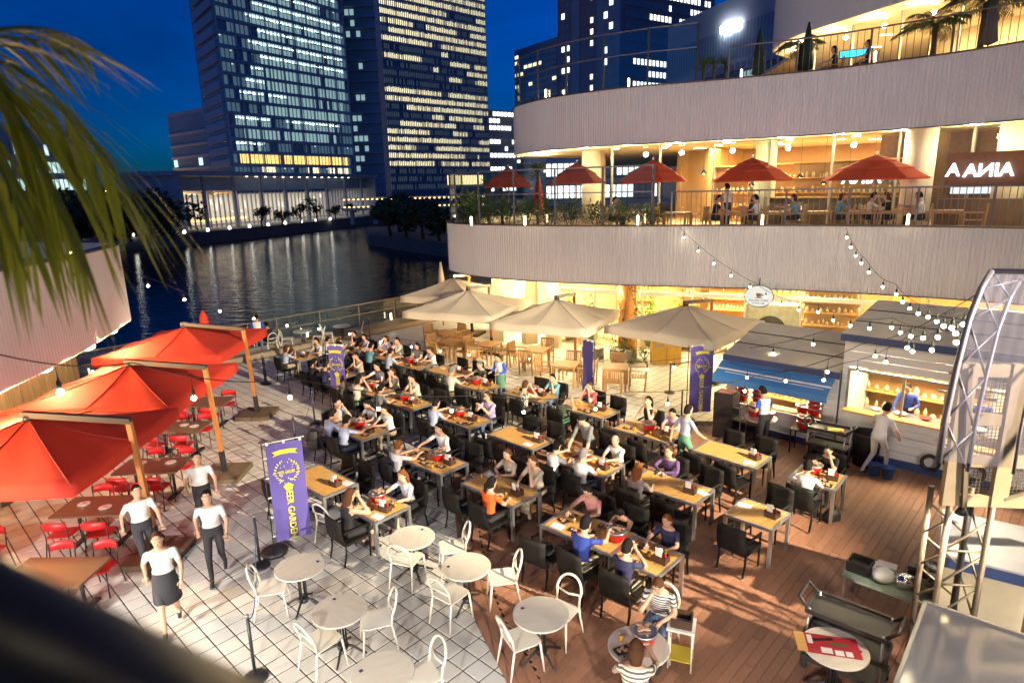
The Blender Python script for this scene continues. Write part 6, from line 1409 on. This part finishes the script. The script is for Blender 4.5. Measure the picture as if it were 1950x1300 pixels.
for z, a in ((2.42, -2.95), (2.0, -3.1)):
    q = AB(a + 1.0, CB - .22); tag(obj('outside_strip', MB().cyl(-E1 * .5, E1 * .5, .035, n=10), steel, None, (q.x + .3, q.y - .2, z)), 'grey tube heater on the kitchen hut wall, ' + ('upper' if z > 2.2 else 'lower') + ' one', 'heater')
# counters, cooks and ware inside the kitchen
q = AB(-3.6, CB + .55); t = thing('work_counter', 'steel work counter with bowls inside the kitchen hut', 'counter', (q.x, q.y, .18), GA); obj('top', MB().box((1.4, 0, .86), (3.2, .6, .04)), steel, t); obj('body', MB().box((1.4, .02, .42), (3.1, .52, .82)), steel, t)
for k in range(6): obj('bowl', MB().lathe([(.06, .885), (.13, .96), (.125, .96), (.055, .895)], (.1 + k * .5, random.uniform(-.1, .1), 0), 12), [steel, dish, redm][k % 3], t)
q = AB(-2.9, CB + 2.2); shelfunit(q.x, q.y, GA, 2.6, 2.1, 4, 'stocked shelf at the back of the kitchen hut'); q = AB(-5.6, CB + 1.6); shelfunit(q.x, q.y, GA, 2.0, 1.6, 3, 'stocked shelf at the back of the serving hut')
for a, b, rz, lab, c_ in ((-3.0, CB + 1.15, GA + pi, 'cook in blue behind the kitchen window', 'blue'), (-1.6, CB + 1.2, GA + pi, 'cook in blue frying at the kitchen counter', 'blue')):
    q = AB(a, b); person((q.x, q.y, .18), rz, ('stand', 'hold', 'low', 10, 'l', 'p', 25), c_, 'dark', 'short', hairB, lab, None, .95)
# red pots stacked on the counter and tables
def stack(p, n, lab):
    for k in range(n): POT.put((p[0], p[1], p[2] + k * .125), k, lab, 'stacked red grill pots')
for a, b, z, n, lab in ((-6.45, CB - .1, .87, 3, 'red grill pot in the stack at the hut counter end'), (-6.05, CB - .1, .87, 3, 'red grill pot in the second counter stack'), (-4.95, CB - .1, .87, 1, 'single red grill pot on the hut counter'), (-4.68, CB - .12, .87, 3, 'red grill pot in the stack nearest the plank wall')):
    q = AB(a, b); stack((q.x, q.y, z), n, lab)
q = AB(-5.7, CB - .75); RT.put((q.x, q.y, .024), .3, 'round table loaded with pots in front of the serving hut', 'round bistro tables')
for dx, dy, n in ((-.12, .12, 2), (.13, -.1, 1), (.05, .2, 1)): stack((q.x + dx, q.y + dy, .747), n, 'red grill pot waiting on the round table by the hut')
q = AB(-5.45, CB - 1.15); person((q.x, q.y, .024), GA + 1.2, ('stand', 'hold', 'hold', 6, 's', 'p', 22), 'raglan', 'dark', 'short', hairB, 'waiter in a blue sleeved shirt picking pots at the hut')
q = AB(-4.75, CB - .55); t = thing('pot_stand', 'small stand with red pots beside the serving counter', 'stand', (q.x, q.y, .024), GA); obj('top', MB().box((0, 0, .6), (.5, .4, .03)), dsteel, t)
for sx in (-1, 1):
    for sy in (-1, 1): obj('leg', MB().box((sx * .22, sy * .17, .29), (.03, .03, .58)), dsteel, t)
stack((q.x, q.y, .64), 2, 'red grill pot on the small stand by the counter')
# rack, bench, carts, bins, buckets
q = PX(1380, 832); t = thing('storage_rack', 'black metal rack with papers on top', 'rack', (q.x, q.y, .024), GA); obj('cabinet', MB().box((0, 0, .6), (.5, .42, 1.2)), dsteel, t); obj('papers', MB().box((0, 0, 1.215), (.36, .28, .02), .2), M('paper_red', (.5, .2, .16), .7), t)
for k in range(3): obj('shelf', MB().box((.36, 0, .25 + k * .32), (.22, .4, .02)), dsteel, t)
obj('frame', MB().box((.46, .19, .5), (.02, .02, 1.0)).box((.46, -.19, .5), (.02, .02, 1.0)), steel, t)
q = AB(-6.3, CB - .45); t = thing('bench', 'dark slatted bench under the hut counter', 'bench', (q.x, q.y, .024), GA)
for k in range(4): obj('slat', MB().box((0, -.15 + k * .1, .43), (1.0, .08, .03)), dwood, t)
for sx in (-1, 1): obj('leg', MB().box((sx * .42, 0, .21), (.04, .32, .42)), dsteel, t)
def trolley(p, rz, lab, L=.95, W=.5, hh=.9, shelves=3, handle=True):
    t = thing('service_trolley', lab, 'trolley', p, rz)
    for k in range(shelves):
        z = .16 + k * (hh - .2) / (shelves - 1); obj('shelf', MB().box((0, 0, z), (L, W, .03)).box((0, W / 2, z + .03), (L, .02, .05)).box((0, -W / 2, z + .03), (L, .02, .05)).box((L / 2, 0, z + .0302), (.02, W - .03, .05)).box((-L / 2, 0, z + .0302), (.02, W - .03, .05)), M('black_tray', (.035, .033, .03), .4), t)
    for sx in (-1, 1):
        for sy in (-1, 1): ps_ = obj('post', MB().cyl((sx * (L / 2 - .04), sy * (W / 2 - .03), .08), (sx * (L / 2 - .04), sy * (W / 2 - .03), hh + .02), .018, n=8), steel, t); obj('wheel', MB().cyl((sx * (L / 2 - .04), sy * (W / 2 - .03) - .015, .045), (sx * (L / 2 - .04), sy * (W / 2 - .03) + .015, .045), .045, n=10), dsteel, ps_)
    if handle:
        for sx in (-1, 1): obj('handle', MB().tube([(sx * (L / 2 - .02), -W / 2 + .03, hh), (sx * (L / 2 + .10), -W / 2 + .05, hh + .12), (sx * (L / 2 + .10), W / 2 - .05, hh + .12), (sx * (L / 2 - .02), W / 2 - .03, hh)], .022, 7), dsteel, t)
    return t
q = (PX(1553, 1140, .9) + PX(1690, 1207, .9)) / 2; T_ = trolley((q.x, q.y, .024), GA + .02, 'black three tier service trolley with a tray'); obj('tray', MB().box((-.2, .02, .80), (.34, .28, .02), .25), dsteel, T_)
q = (PX(1535, 880) + PX(1612, 900)) / 2; T2_ = trolley((q.x, q.y, .024), GA, 'black service trolley with yellow cloth by the hut', .85, .5, .95); obj('yellow_cloth', MB().box((.12, 0, .92), (.32, .22, .03), .3), M('yellow_cloth', (.62, .55, .12), .8), T2_); obj('red_box', MB().box((.3, -.12, .93), (.12, .1, .06)), redp, T2_)
q = (PX(1590, 1235, .72)); RT.put((q.x, q.y, .024), .2, 'round table with the red poster beside the trolley', 'round bistro tables')
t = thing('wine_poster', 'red poster with bottle pictures lying on a round table', 'poster', (q.x - .03, q.y + .02, .75), GA * .35); obj('sheet', MB().box((0, 0, .003), (.62, .36, .006)), M('poster_red', (.42, .02, .03), .5), t)
for k, (x, y, w, h, m) in enumerate(((-.36, 0, .12, .36, wood), (-.1, .09, .28, .05, dsteel), (.08, .03, .22, .05, M('poster_green', (.12, .14, .05), .5)), (-.08, -.11, .13, .10, white), (.06, -.13, .1, .09, white), (.17, -.13, .08, .09, white), (-.25, .06, .06, .16, white))): obj('print', MB().box((x, y, .0075 + .001 * k), (w, h, .002), .25 if m is dsteel else 0), m, t)
q = PX(1690, 1120, .5); t = thing('supply_table', 'low table piled with crates, foil and bags', 'table', (q.x + .1, q.y + .1, .024), GA); obj('top', MB().box((0, 0, .5), (1.2, .6, .04)), M('pale_green_top', (.35, .45, .35), .5), t)
for sx in (-1, 1):
    for sy in (-1, 1): obj('leg', MB().box((sx * .55, sy * .26, .24), (.04, .04, .48)), steel, t)
def on(x, y, z=.545): return Vector(t.location) + E1 * x + E2 * y + Vector((0, 0, z - .024 + .024))
tag(obj('black_crate', MB().box((0, 0, .09), (.3, .3, .02)).box((.15, 0, .08), (.02, .3, .16)).box((-.15, 0, .08), (.02, .3, .16)).box((0, .15, .0801), (.28, .02, .16)).box((0, -.15, .0801), (.28, .02, .16)), bagM, None, on(-.42, 0), GA), 'open black plastic crate on the supply table', 'crate')
tag(obj('foil_ball', MB().ball((0, 0, .1), (.16, .13, .11), 9, 6), M('crumpled_foil', (.75, .76, .78), .22, .95, bump=1, bscale=22), None, on(.2, -.05), 0), 'crumpled silver foil on the supply table', 'foil'); tag(obj('white_bag', MB().ball((0, 0, .1), (.17, .14, .11), 10, 6), M('white_film', (.72, .75, .74), .4, bump=.8, bscale=14), None, on(-.08, -.1)), 'knotted white plastic bag on the supply table', 'bag'); tag(obj('towel_pile', MB().box((0, 0, .05), (.34, .22, .1), .3).box((.05, .0, .12), (.26, .18, .04), .1), white, None, on(-.15, .16), GA), 'pile of white towels on the supply table', 'towel'); tag(obj('card_box', MB().box((0, 0, .02), (.3, .3, .02)).box((.15, 0, .13), (.015, .3, .26)).box((-.15, 0, .13), (.015, .3, .26)).box((0, .15, .1301), (.285, .015, .26)).box((0, -.15, .1301), (.285, .015, .26)), M('green_cardboard', (.16, .19, .10), .8), None, on(.46, .05), GA), 'open green cardboard box on the supply table', 'box'); tag(obj('black_organiser', MB().box((0, 0, .13), (.26, .14, .26)), dsteel, None, on(.3, .2), GA), 'black upright organiser on the supply table', 'organiser')
for k, (u, v) in enumerate(((1663, 905), (1690, 912))):
    p = PX(u, v); t = thing('bucket', ['blue bucket by the hut wall, full height in view', 'blue bucket beside the other, partly behind the cook'][k], 'bucket', (p.x, p.y, .024)); obj('pail', MB().lathe([(.10, 0), (.135, .26), (.145, .26), (.128, .25), (.095, .012)], n=18), M('blue_plastic', (.05, .16, .45), .45), t); obj('handle', MB().tube([(-.138, 0, .24), (-.1, .06, .2), (0, .1, .18), (.1, .06, .2), (.138, 0, .24)], .006, 5), steel, t)
p = PX(1645, 885); t = thing('waste_drum', 'black waste drum beside the kitchen window', 'bin', (p.x, p.y, .024)); obj('drum', MB().lathe([(.24, 0), (.28, .4), (.29, .75), (.30, .78), (.27, .76), (.25, .1)], n=20), bagM, t)
p = PX(1668, 900); person((p.x - .1, p.y - .1, .024), -1.2, ('walk', 'swingf', 'low', 12, 's', 'p', 15), 'white', 'white', 'short', hairB, 'kitchen hand in white beside the waste drum', None, 1, None, None)
tyM = M('tyre_rubber', (.02, .02, .021), .7)
for k, (u, v, z) in enumerate(((1755, 868, .5), (1715, 885, .25), (1752, 892, .2))):
    q = AB(-2.2 + .4 * k, CB - .1, .3 + .25 * k); tag(obj('coiled_hose', MB().tube([(.16 * cos(2 * pi * j / 16), -.03, .16 * sin(2 * pi * j / 16)) for j in range(17)], .035, 7).tube([(.16 * cos(2 * pi * j / 16), -.09, .16 * sin(2 * pi * j / 16)) for j in range(17)], .033, 7), tyM, None, (q.x, q.y, .36 + .16 * (k == 1)), GA), 'black coiled hose hanging on the kitchen hut wall', 'hose', 'coiled hoses')
# yellow cabinet
p = (PX(1243, 697) + PX(1300, 697)) / 2; t = thing('yellow_cabinet', 'yellow wooden return cabinet below the cream parasol', 'cabinet', (p.x, p.y + .2, 0), -.06); yel = M('yellow_wood', (.62, .36, .05), .5, var=.2)
obj('lower_body', MB().box((0, .2, .42), (1.05, .45, .84)), yel, t); obj('back', MB().box((0, .40, 1.15), (1.05, .04, .62)), yel, t)
for sx in (-1, 1): obj('side', MB().box((sx * .505, .2, 1.15), (.035, .43, .62)), yel, t); obj('sign_plate', MB().box((sx * .26, -.03, .74), (.34, .012, .12)), M('plate_grey', (.35, .33, .28), .5), t)
for k in range(2): obj('shelf', MB().box((0, .2, 1.05 + k * .2), (.96, .38, .02)), yel, t)
obj('door_gap', MB().box((0, -.027, .36), (.012, .006, .6)), dwood, t)
# ================================================================ banners
purM = M('purple_banner_cloth', (.10, .075, .30), .8, var=.15, scale=3); yelP = M('banner_yellow', (.62, .55, .05), .7); whtP = M('banner_white', (.62, .6, .66), .7)
def banner(base, rz, lab, width=.62, ht=1.9, lean=0, big=True):
    t = thing('banner', lab, 'banner', base, rz)
    obj('pole', MB().tube([(0, 0, 0), (lean * .4, 0, 1.1), (lean, 0, 2.15)], .013, 6), dsteel, t); obj('crossbar', MB().cyl((-.03, 0, 2.12), (width + .1, 0, 2.14), .009, n=6), white, t)
    R = []; nz = 13
    for i in range(nz):
        z = 2.10 - ht * i / (nz - 1); x0 = .06; R.append([Vector((x0 + width * q, .03 * sin(3 * q + i * .5) * i / nz, z - .015 * (q == 1))) for q in (0, .25, .5, .75, 1)])
    obj('cloth', MB().ring(R, 0, False, True, closed=False), purM, t)
    for k in range(3): obj('tab', MB().box((.09 + k * (width - .06) / 2, 0, 2.115), (.04, .03, .06)), white, t)
    for k in range(5): obj('clip', MB().box((.03, 0, 1.85 - k * .38), (.07, .02, .025)), white, t)
    for y in (-.032, ):
        cx = .06 + width / 2
        rb = MB().prism([(-.22, 0), (-.17, .045), (-.22, .09), (-.08, .115), (.08, .115), (.22, .09), (.17, .045), (.22, 0), (.08, .03), (-.08, .03)], 0, .002); o = obj('ribbon', rb, yelP, t, (cx, y, 1.86)); o.rotation_euler = (pi / 2, 0, 0)
        wl = MB()
        for s_ in (-1, 1):
            for k in range(9): a = -1.1 + k * .27; wl.box((s_ * .20 * cos(a), .20 * sin(a), .001), (.05, .022, .002), a * s_ + .6 * s_)
        o = obj('laurel', wl, yelP, t, (cx, y, 1.56)); o.rotation_euler = (pi / 2, 0, 0)
        sp_ = MB()
        for k in range(26): a = random.uniform(0, 6.28); r = random.uniform(.1, .27); sp_.box((r * cos(a), r * .9 * sin(a), .001), (random.uniform(.01, .05), .012, .002), a)
        o = obj('splash_print', sp_, whtP, t, (cx, y - .002, 1.55)); o.rotation_euler = (pi / 2, 0, 0)
        o = obj('title_print', textmesh('BEER GARDEN', .085, .002, bold=.002), yelP, t, (cx, y - .003, 1.54)); o.rotation_euler = (pi / 2, 0, 0); o.scale = (.5, 1, 1)
        o = obj('star_print', MB().prism([(-.09, .02), (0, .085), (.09, .02), (.05, -.06), (-.05, -.06)], 0, .002), yelP, t, (cx, y, 1.25)); o.rotation_euler = (pi / 2, 0, 0)
        o = obj('lettering', textmesh('BEER GARDEN', .16, .002, bold=.004), yelP, t, (cx, y - .004, .74)); o.rotation_euler = (pi / 2, pi / 2, 0)
    obj('base', MB().lathe([(.24, 0), (.25, .05), (.2, .09), (.03, .12)], n=10), dsteel, t)
p = PX(523, 1052); banner((p.x, p.y, 0), .45, 'large purple beer garden banner facing the round tables'); p = PX(632, 788); banner((p.x, p.y, 0), -.25, 'purple banner between the crowded tables', .5)
p = PX(1128, 786); banner((p.x + .05, p.y, 0), 2.2, 'purple banner bending in the middle of the terrace', .42); p = PX(1306, 800); banner((p.x, p.y, 0), .15, 'purple banner beside the black storage rack', .66)
# ================================================================ fence, stanchions, cables
fm = M('fence_bronze', (.15, .135, .11), .5, .4); t = thing('waterfront_fence', 'metal and glass fence along the river edge', 'fence', AB(-24.97, 0, .34)); o = AB(-24.97, 0, .34)
for k in range(-2, 14):
    b = k * 2.0; obj('post', MB().box(AB(0, b, .5), (.06, .06, 1.0), GA), fm, t)
    if k < 13:
        for z in (.98, .52): obj('rail', MB().box(AB(0, b + 1, z), (1.94, .05, .05), GA + pi / 2), fm, t)
        obj('pane', MB().box(AB(.02, b + 1, .5), (1.9, .012, .85), GA + pi / 2), glassM, t)
for u, v in ((188, 690), (610, 600), (760, 590)): candle(PX(u, v, .6) if False else AB(-24.7, {188: 5.2, 610: 13.2, 760: 17.6}[u], .35), 'glowing tube lamp on the river kerb', 'tube lamps on the river kerb')
kerb = struct('river_kerb', MB().prism([AB(-24.7, -8).xy, AB(-24.2, -8).xy, AB(-24.2, 34).xy, AB(-24.7, 34).xy], -.01, .2), M('kerb_stone', (.30, .24, .17), .8, var=.3, scale=2))
ropeM = M('blue_rope', (.08, .12, .28), .7)
def stanchion(p, lab, grp='stanchions', h=.95):
    t = thing('stanchion', lab, 'stanchion', p, 0, grp); obj('post', MB().cyl((0, 0, .03), (0, 0, h), .024, n=8), dsteel, t); obj('knob', MB().ball((0, 0, h + .02), .032, 8, 5), steel, t); obj('foot', MB().lathe([(.17, 0), (.17, .018), (.12, .04), (.03, .05)], n=18), dsteel, t)
for u, v, lab in ((496, 1077, 'black stanchion beside the large banner'), (487, 1290, 'black stanchion in the near left corner'), (600, 808, 'black stanchion left of the five office men'), (565, 862, 'black stanchion behind the large banner'), (508, 731, 'black stanchion near the third parasol'), (1275, 747, 'black stanchion by the yellow cabinet'), (1297, 807, 'black stanchion beside the deck banner'), (1380, 713, 'black stanchion near the serving hut'), (705, 648, 'black stanchion by the fence tables'), (505, 730, 'black stanchion holding the rope near the parasols')):
    p = PX(u, v); stanchion(p, lab)
def rope(p, q, sag, lab, r=.009, m=None):
    p, q = Vector(p), Vector(q); pts = [p.lerp(q, k / 14) - Vector((0, 0, sag * 4 * (k / 14) * (1 - k / 14))) for k in range(15)]; tag(obj('rope', MB().tube([x - p for x in pts], r, 5), m or ropeM, None, p), lab, 'rope')
S1, S2 = PX(496, 1077) + Vector((0, 0, .93)), PX(487, 1290) + Vector((0, 0, .93)); rope(S1, S2, .55, 'blue rope slack between the two near stanchions')
rope(PX(1275, 747) + Vector((0, 0, .93)), PX(1380, 713) + Vector((0, 0, .93)), .12, 'dark belt between the cabinet and hut stanchions', .02, dsteel); rope(PX(600, 808) + Vector((0, 0, .93)), PX(565, 862) + Vector((0, 0, .93)), .4, 'rope sagging behind the large banner')
# ================================================================ walkers
for u, v, rz, lab, leg, hair_, sk in ((330, 1195, 3.6, 'woman in a white blouse and dark skirt walking in front', 's', 'bob', 'dark'), (418, 1098, 3.5, 'man in a white shirt walking past the stanchion', 'p', 'short', None), (285, 1085, 3.9, 'person in a white shirt walking behind the woman', 'p', 'short', None), (395, 1008, 3.7, 'person in a white shirt walking past the brown tables', 'p', 'short', None)):
    p = PX(u, v); person((p.x, p.y, 0), rz, ('walk', 'swingf', 'swingb', 5, 's', leg, 5), 'white', 'dark', hair_, hairN if sk else hairB, lab, None, 1.0, sk)
p = PX(1300, 905, .024); person((p.x, p.y, .024), -1.2, ('walk', 'swingb', 'swingf', 5, 's', 'p', 5), 'lblue', 'green', 'short', hairB, 'waiter in pale blue hurrying between the deck tables')
# ================================================================ stage tower and roof at the right edge
tru = M('beige_truss_steel', (.20, .165, .115), .5, .5, var=.25, scale=8); pla = GLASS('milky_plastic', (.62, .64, .78), .22, .25)
def plastic():
    m = bpy.data.materials.new('corrugated_plastic'); m.use_nodes = True; n = m.node_tree.nodes; l = m.node_tree.links; b = n['Principled BSDF']; b.inputs['Base Color'].default_value = (.24, .24, .34, 1); b.inputs['Roughness'].default_value = .25
    tr = n.new('ShaderNodeBsdfTransparent'); tr.inputs[0].default_value = (.85, .86, .95, 1); mx = n.new('ShaderNodeMixShader'); mx.inputs[0].default_value = .22; l.new(tr.outputs[0], mx.inputs[1]); l.new(b.outputs[0], mx.inputs[2]); l.new(mx.outputs[0], n['Material Output'].inputs[0]); return m
plM = plastic()
TD = 7.6                                     # horizontal distance of the tower from the camera
def st(u, v, D=TD): return ATD(u, v, D)
tb0 = PX(1752, 1330); t = thing('stage_truss_tower', 'beige lattice truss tower of the small stage', 'truss', (tb0.x, tb0.y, 0)); O = Vector((tb0.x, tb0.y, 0))
legs = []
b0 = Vector((tb0.x, tb0.y, 0)); side = Vector((.45, -.06, 0)); dep = Vector((.06, .42, 0))
for q in (Vector((0, 0, 0)), side, side + dep, dep): legs.append(b0 + q)
for q in legs: obj('leg', MB().cyl(q - O, q - O + Vector((0, 0, 2.72)), .035, n=10), tru, t)
for k in range(5):
    z = .3 + k * .45
    for i in range(4):
        a, b = legs[i] - O, legs[(i + 1) % 4] - O; obj('brace', MB().cyl(a + Vector((0, 0, z)), b + Vector((0, 0, z + .4)), .014, n=6), tru, t)
    obj('ring_bar', MB().cyl(legs[0] - O + Vector((0, 0, z)), legs[1] - O + Vector((0, 0, z)), .014, n=6), tru, t)
obj('cable', MB().tube([side * .7 + dep * .5 + Vector((0, 0, 2.7)), side * .72 + dep * .5 + Vector((.02, 0, 2.0)), side * .68 + dep * .5 + Vector((0, 0, .3))], .03, 7), bagM, t); obj('cable', MB().tube([side * .82 + dep * .5 + Vector((0, 0, 2.7)), side * .8 + dep * .5 + Vector((0, .02, 1.8)), side * .85 + dep * .5 + Vector((0, 0, .3))], .018, 7), bagM, t)
# head frame: perforated steel plates and mesh panels above the tower, aligned with the tower
beige = M('beige_plate', (.36, .29, .19), .5, .3, var=.25, scale=6)
hf = thing('stage_head_frame', 'beige steel head frame with wire mesh panels on the truss tower', 'frame', (b0.x, b0.y, 2.7)); O = Vector((b0.x, b0.y, 2.7))
X_ = Vector((1, -.13, 0)).normalized(); Y_ = Vector((.13, 1, 0)).normalized()
def hp(x, y, z): return X_ * x + Y_ * y + Vector((0, 0, z))
rzx = atan2(X_.y, X_.x)
for x in (-.02, .50, 1.5): obj('upright', MB().box(hp(x, 0, .85), (.17, .08, 1.7), rzx), beige, hf)
for z in (.06, .55, 1.05, 1.62): obj('crossbar', MB().box(hp(1.3, .002, z), (2.8, .05, .14), rzx), beige, hf)
wm = MB()
for k in range(62): wm.box(hp(.02 + k * .04, .03, .85), (.005, .005, 1.55), rzx)
for k in range(38): wm.box(hp(1.25, .034, .08 + k * .04), (2.5, .005, .005), rzx)
stuff(obj('wire_mesh', wm, tru, hf)); obj('brace', MB().beam(hp(.55, -.03, .1), hp(1.45, -.03, .5), .03, .04), tru, hf)
obj('front_edge', MB().beam(hp(-.04, -.06, 1.66), hp(.12, -.06, .0), .03, .05), tru, hf)
wl_ = thing('work_lamp', 'small warm work lamp clamped under the stage head frame', 'lamp', (b0.x + .12, b0.y - .04, 2.6)); obj('head', MB().lathe([(.03, .09), (.07, 0), (.062, 0), (.025, .08)], n=12), dsteel, wl_); obj('bulb', MB().ball((0, 0, .03), .035, 8, 6), GL('pendant_glow', (1, .74, .36), 22), wl_); lamp('SPOT', 'lamp_light', (0, 0, -.03), 120, (1, .80, .56), wl_, .06, (-1.7, 1.4, -2.6), radians(92), .7)
# curved plastic roof
rf = thing('stage_roof', 'curved translucent plastic stage roof with tube arch', 'roof', (b0.x, b0.y, 4.9)); O = Vector((b0.x, b0.y, 4.9))
arc = []
for (u, v, D) in ((1787, 880, 7.4), (1800, 800, 7.5), (1822, 700, 7.7), (1845, 610, 7.9), (1868, 550, 8.1), (1888, 516, 8.3)): arc.append(ATD(u, v, D) - O)
arc2 = [p + Vector((2.4, -.9, 0)) for p in arc]
slate = M('slate_tube', (.13, .13, .17), .45, .5)
obj('arch_tube', MB().tube(arc, .032, 8), slate, rf); obj('arch_tube', MB().tube(arc2, .032, 8), slate, rf)
R = []
for k in range(49):
    q = k / 48; dz = .012 * (k % 2); R.append([a.lerp(b, q) + Vector((.02, .03, dz)) for a, b in zip(arc, arc2)])
obj('plastic_sheet', MB().ring(R, 0, False, False, closed=False), plM, rf)
inn = [p + Vector((.30, -.02, -.10)) for p in arc]
obj('inner_chord', MB().tube(inn, .022, 7), slate, rf)
for k in range(len(arc) - 1): obj('web', MB().cyl(arc[k], inn[k + 1], .012, n=6), slate, rf); obj('web', MB().cyl(inn[k], arc[k + 1], .012, n=6), slate, rf)
for q in (.25, .5, .75): obj('purlin', MB().tube([arc[k].lerp(arc2[k], q) - Vector((0, 0, .04)) for k in range(len(arc))], .016, 6), slate, rf)
obj('ridge_tube', MB().cyl(arc[-1], arc2[-1], .028, n=8), slate, rf)
# the stage floodlight that throws the long shadows: hung on the far corner of the stage
fl = thing('stage_floodlight', 'warm floodlight on a mast beside the stage', 'floodlight', (14, -1, 0))
obj('mast', MB().cyl((0, 0, 0), (0, 0, 9.4), .07, n=8), dsteel, fl); obj('housing', MB().box((.12, -.12, 9.52), (.5, .24, .36), -.8), dsteel, fl); obj('lens', MB().box((-.0, -.0, 9.52), (.4, .02, .28), -.8), GL('flood_lens', (1, .86, .6), 20), fl)
lamp('SPOT', 'floodlight_beam', (-.16, .18, 9.5), 30000, (1, .83, .58), fl, .12, (-15.9, 17.2, .2), radians(32), .5)
# white roofed hut and glossy panel in the lower right corner
z = 1.65; cs = [PX(1795, 968, z), PX(1985, 1010, z), PX(1975, 1098, z), PX(1788, 1052, z)]
kt = thing('drinks_hut', 'white flat roofed drinks hut with navy edge at the right', 'kiosk', (cs[3].x, cs[3].y, 0)); O = Vector((cs[3].x, cs[3].y, 0))
pl_ = [(p.x - O.x, p.y - O.y) for p in cs]; obj('roof', MB().prism(pl_, z - .03, z), M('weathered_white_roof', (.33, .34, .36), .6, var=.2, scale=2), kt); 
pm = [(Vector(p) * .985 + Vector((.003, .003))) for p in pl_]; obj('edge_trim', MB().prism([tuple(p) for p in pl_], z - .18, z - .034), blueT, kt)
ctr = Vector((sum(p[0] for p in pl_) / 4, sum(p[1] for p in pl_) / 4)); ins = [tuple(ctr + (Vector(p) - ctr) * .9) for p in pl_]
obj('wall', MB().prism(ins, .0, z - .19), M('cream_siding', (.62, .52, .34), .6), kt)
z = 1.9; cs = [PX(1762, 1147, z), PX(1990, 1224, z), PX(1985, 1420, z), PX(1690, 1345, z)]
gp = thing('glossy_cart_top', 'glossy grey cart top with metal rim in the corner', 'cart', (cs[3].x, cs[3].y, 0)); O = Vector((cs[3].x, cs[3].y, 0)); pl_ = [(p.x - O.x, p.y - O.y) for p in cs]
obj('top', MB().prism(pl_, z - .03, z), M('glossy_grey', (.34, .33, .33), .12, var=.12, scale=2), gp)
for i in range(4): a, b = pl_[i], pl_[(i + 1) % 4]; obj('rim', MB().beam((*a, z - .005), (*b, z - .005), .035, .06), steel, gp)
ctr = Vector((sum(p[0] for p in pl_) / 4, sum(p[1] for p in pl_) / 4)); obj('body', MB().prism([tuple(ctr + (Vector(p) - ctr) * .88) for p in pl_], 0.02, z - .035), M('cart_cream', (.55, .48, .36), .6), gp)
for k in range(4):
    p = PX(1772, 1072 + 18 * k, 1.55 - .25 * k); tag(obj('hanging_castor', MB().tube([(.07 * cos(2 * pi * j / 14), .07 * sin(2 * pi * j / 14), 0) for j in range(15)], .032, 7).lathe([(.035, -.02), (.035, .02)], n=10), tyM, None, p - Vector((0, .05, 0)), .3), 'small black wheel stacked by the truss tower', 'wheel', 'wheels by the truss tower')
# ================================================================ string lights
BLB = GL('bulb_glow', (1, .84, .52), 45); wireM = M('black_wire', (.012, .012, .012), .6)
bulb_me = MB().ball((0, 0, -.130), .027, 10, 7).mesh('bulb', [BLB]); sock_me = MB().lathe([(.018, -.105), (.021, -.06), (.016, -.04), (.006, -.02), (.006, .0)], n=8).mesh('socket', [wireM])
def strand(pts, n, lab, sag=.25, first=.5, cord=.0, scale=1.0):
    P = [Vector(p) for p in pts]; t = thing('string_lights', lab, 'string lights', P[0]); wire = []
    for a, b in zip(P[:-1], P[1:]):
        for k in range(12):
            q = k / 12; wire.append(a.lerp(b, q) - Vector((0, 0, sag * 4 * q * (1 - q))) - P[0])
    wire.append(P[-1] - P[0]); obj('wire', MB().tube(wire, .0065, 5), wireM, t)
    Lc = [0]
    for a, b in zip(wire[:-1], wire[1:]): Lc.append(Lc[-1] + (b - a).length)
    for k in range(n):
        s_ = Lc[-1] * (k + first) / n; i = max(j for j in range(len(Lc)) if Lc[j] <= s_); i = min(i, len(wire) - 2); q = wire[i].lerp(wire[i + 1], (s_ - Lc[i]) / max(1e-6, Lc[i + 1] - Lc[i]))
        if cord: obj('cord', MB().cyl(q - Vector((0, 0, cord)), q, .004, n=4), wireM, t)
        a = obj('socket', sock_me, wireM, t, q - Vector((0, 0, cord))); b = obj('bulb', bulb_me, BLB, a); a.scale = (scale,) * 3
strand([ATD(-120, 640, 6.5), ATD(252, 690, 7.5), ATD(560, 720, 9.0), ATD(905, 752, 11.0), ATD(1200, 745, 12.5), ATD(1440, 715, 13.2), ATD(1640, 655, 13.2), ATD(1860, 560, 9.0)], 13, 'long string of bulbs crossing the dining tables', .12, .62, .12, 1.1)
strand([ATD(100, 445, 19.5), ATD(300, 535, 21), ATD(470, 590, 22), ATD(640, 615, 23), ATD(800, 650, 23), ATD(1000, 668, 21.5), ATD(1175, 690, 20.5), ATD(1400, 665, 17.5), ATD(1600, 620, 16)], 24, 'string of bulbs running from the left wing along the teak tables', .1, .4, .08, 1.25)
strand([PX(1291, 431, 5.0) - Vector((0, .12, 0)), ATD(1440, 540, 19.2), ATD(1560, 580, 16.5), ATD(1700, 605, 13.5), ATD(1848, 598, 9.0)], 18, 'string of bulbs dropping from the lower band to the stage roof', .15, .4, .04, 1.1)
strand([PX(1607, 433, 5.0) - Vector((0, .12, 0)), ATD(1650, 495, 18), ATD(1705, 540, 16.5), ATD(1780, 585, 12.5), ATD(1855, 580, 9.0)], 15, 'string of bulbs dropping beside the timber column to the stage', .12, .35, .04, 1.1)
strand([ATD(1855, 600, 9.0), ATD(1730, 640, 11.8), ATD(1610, 690, 13.6), ATD(1500, 705, 14.6), ATD(1390, 690, 15.6)], 8, 'string of bulbs strung in front of the kitchen huts', .08, .5, .1, 1.1)
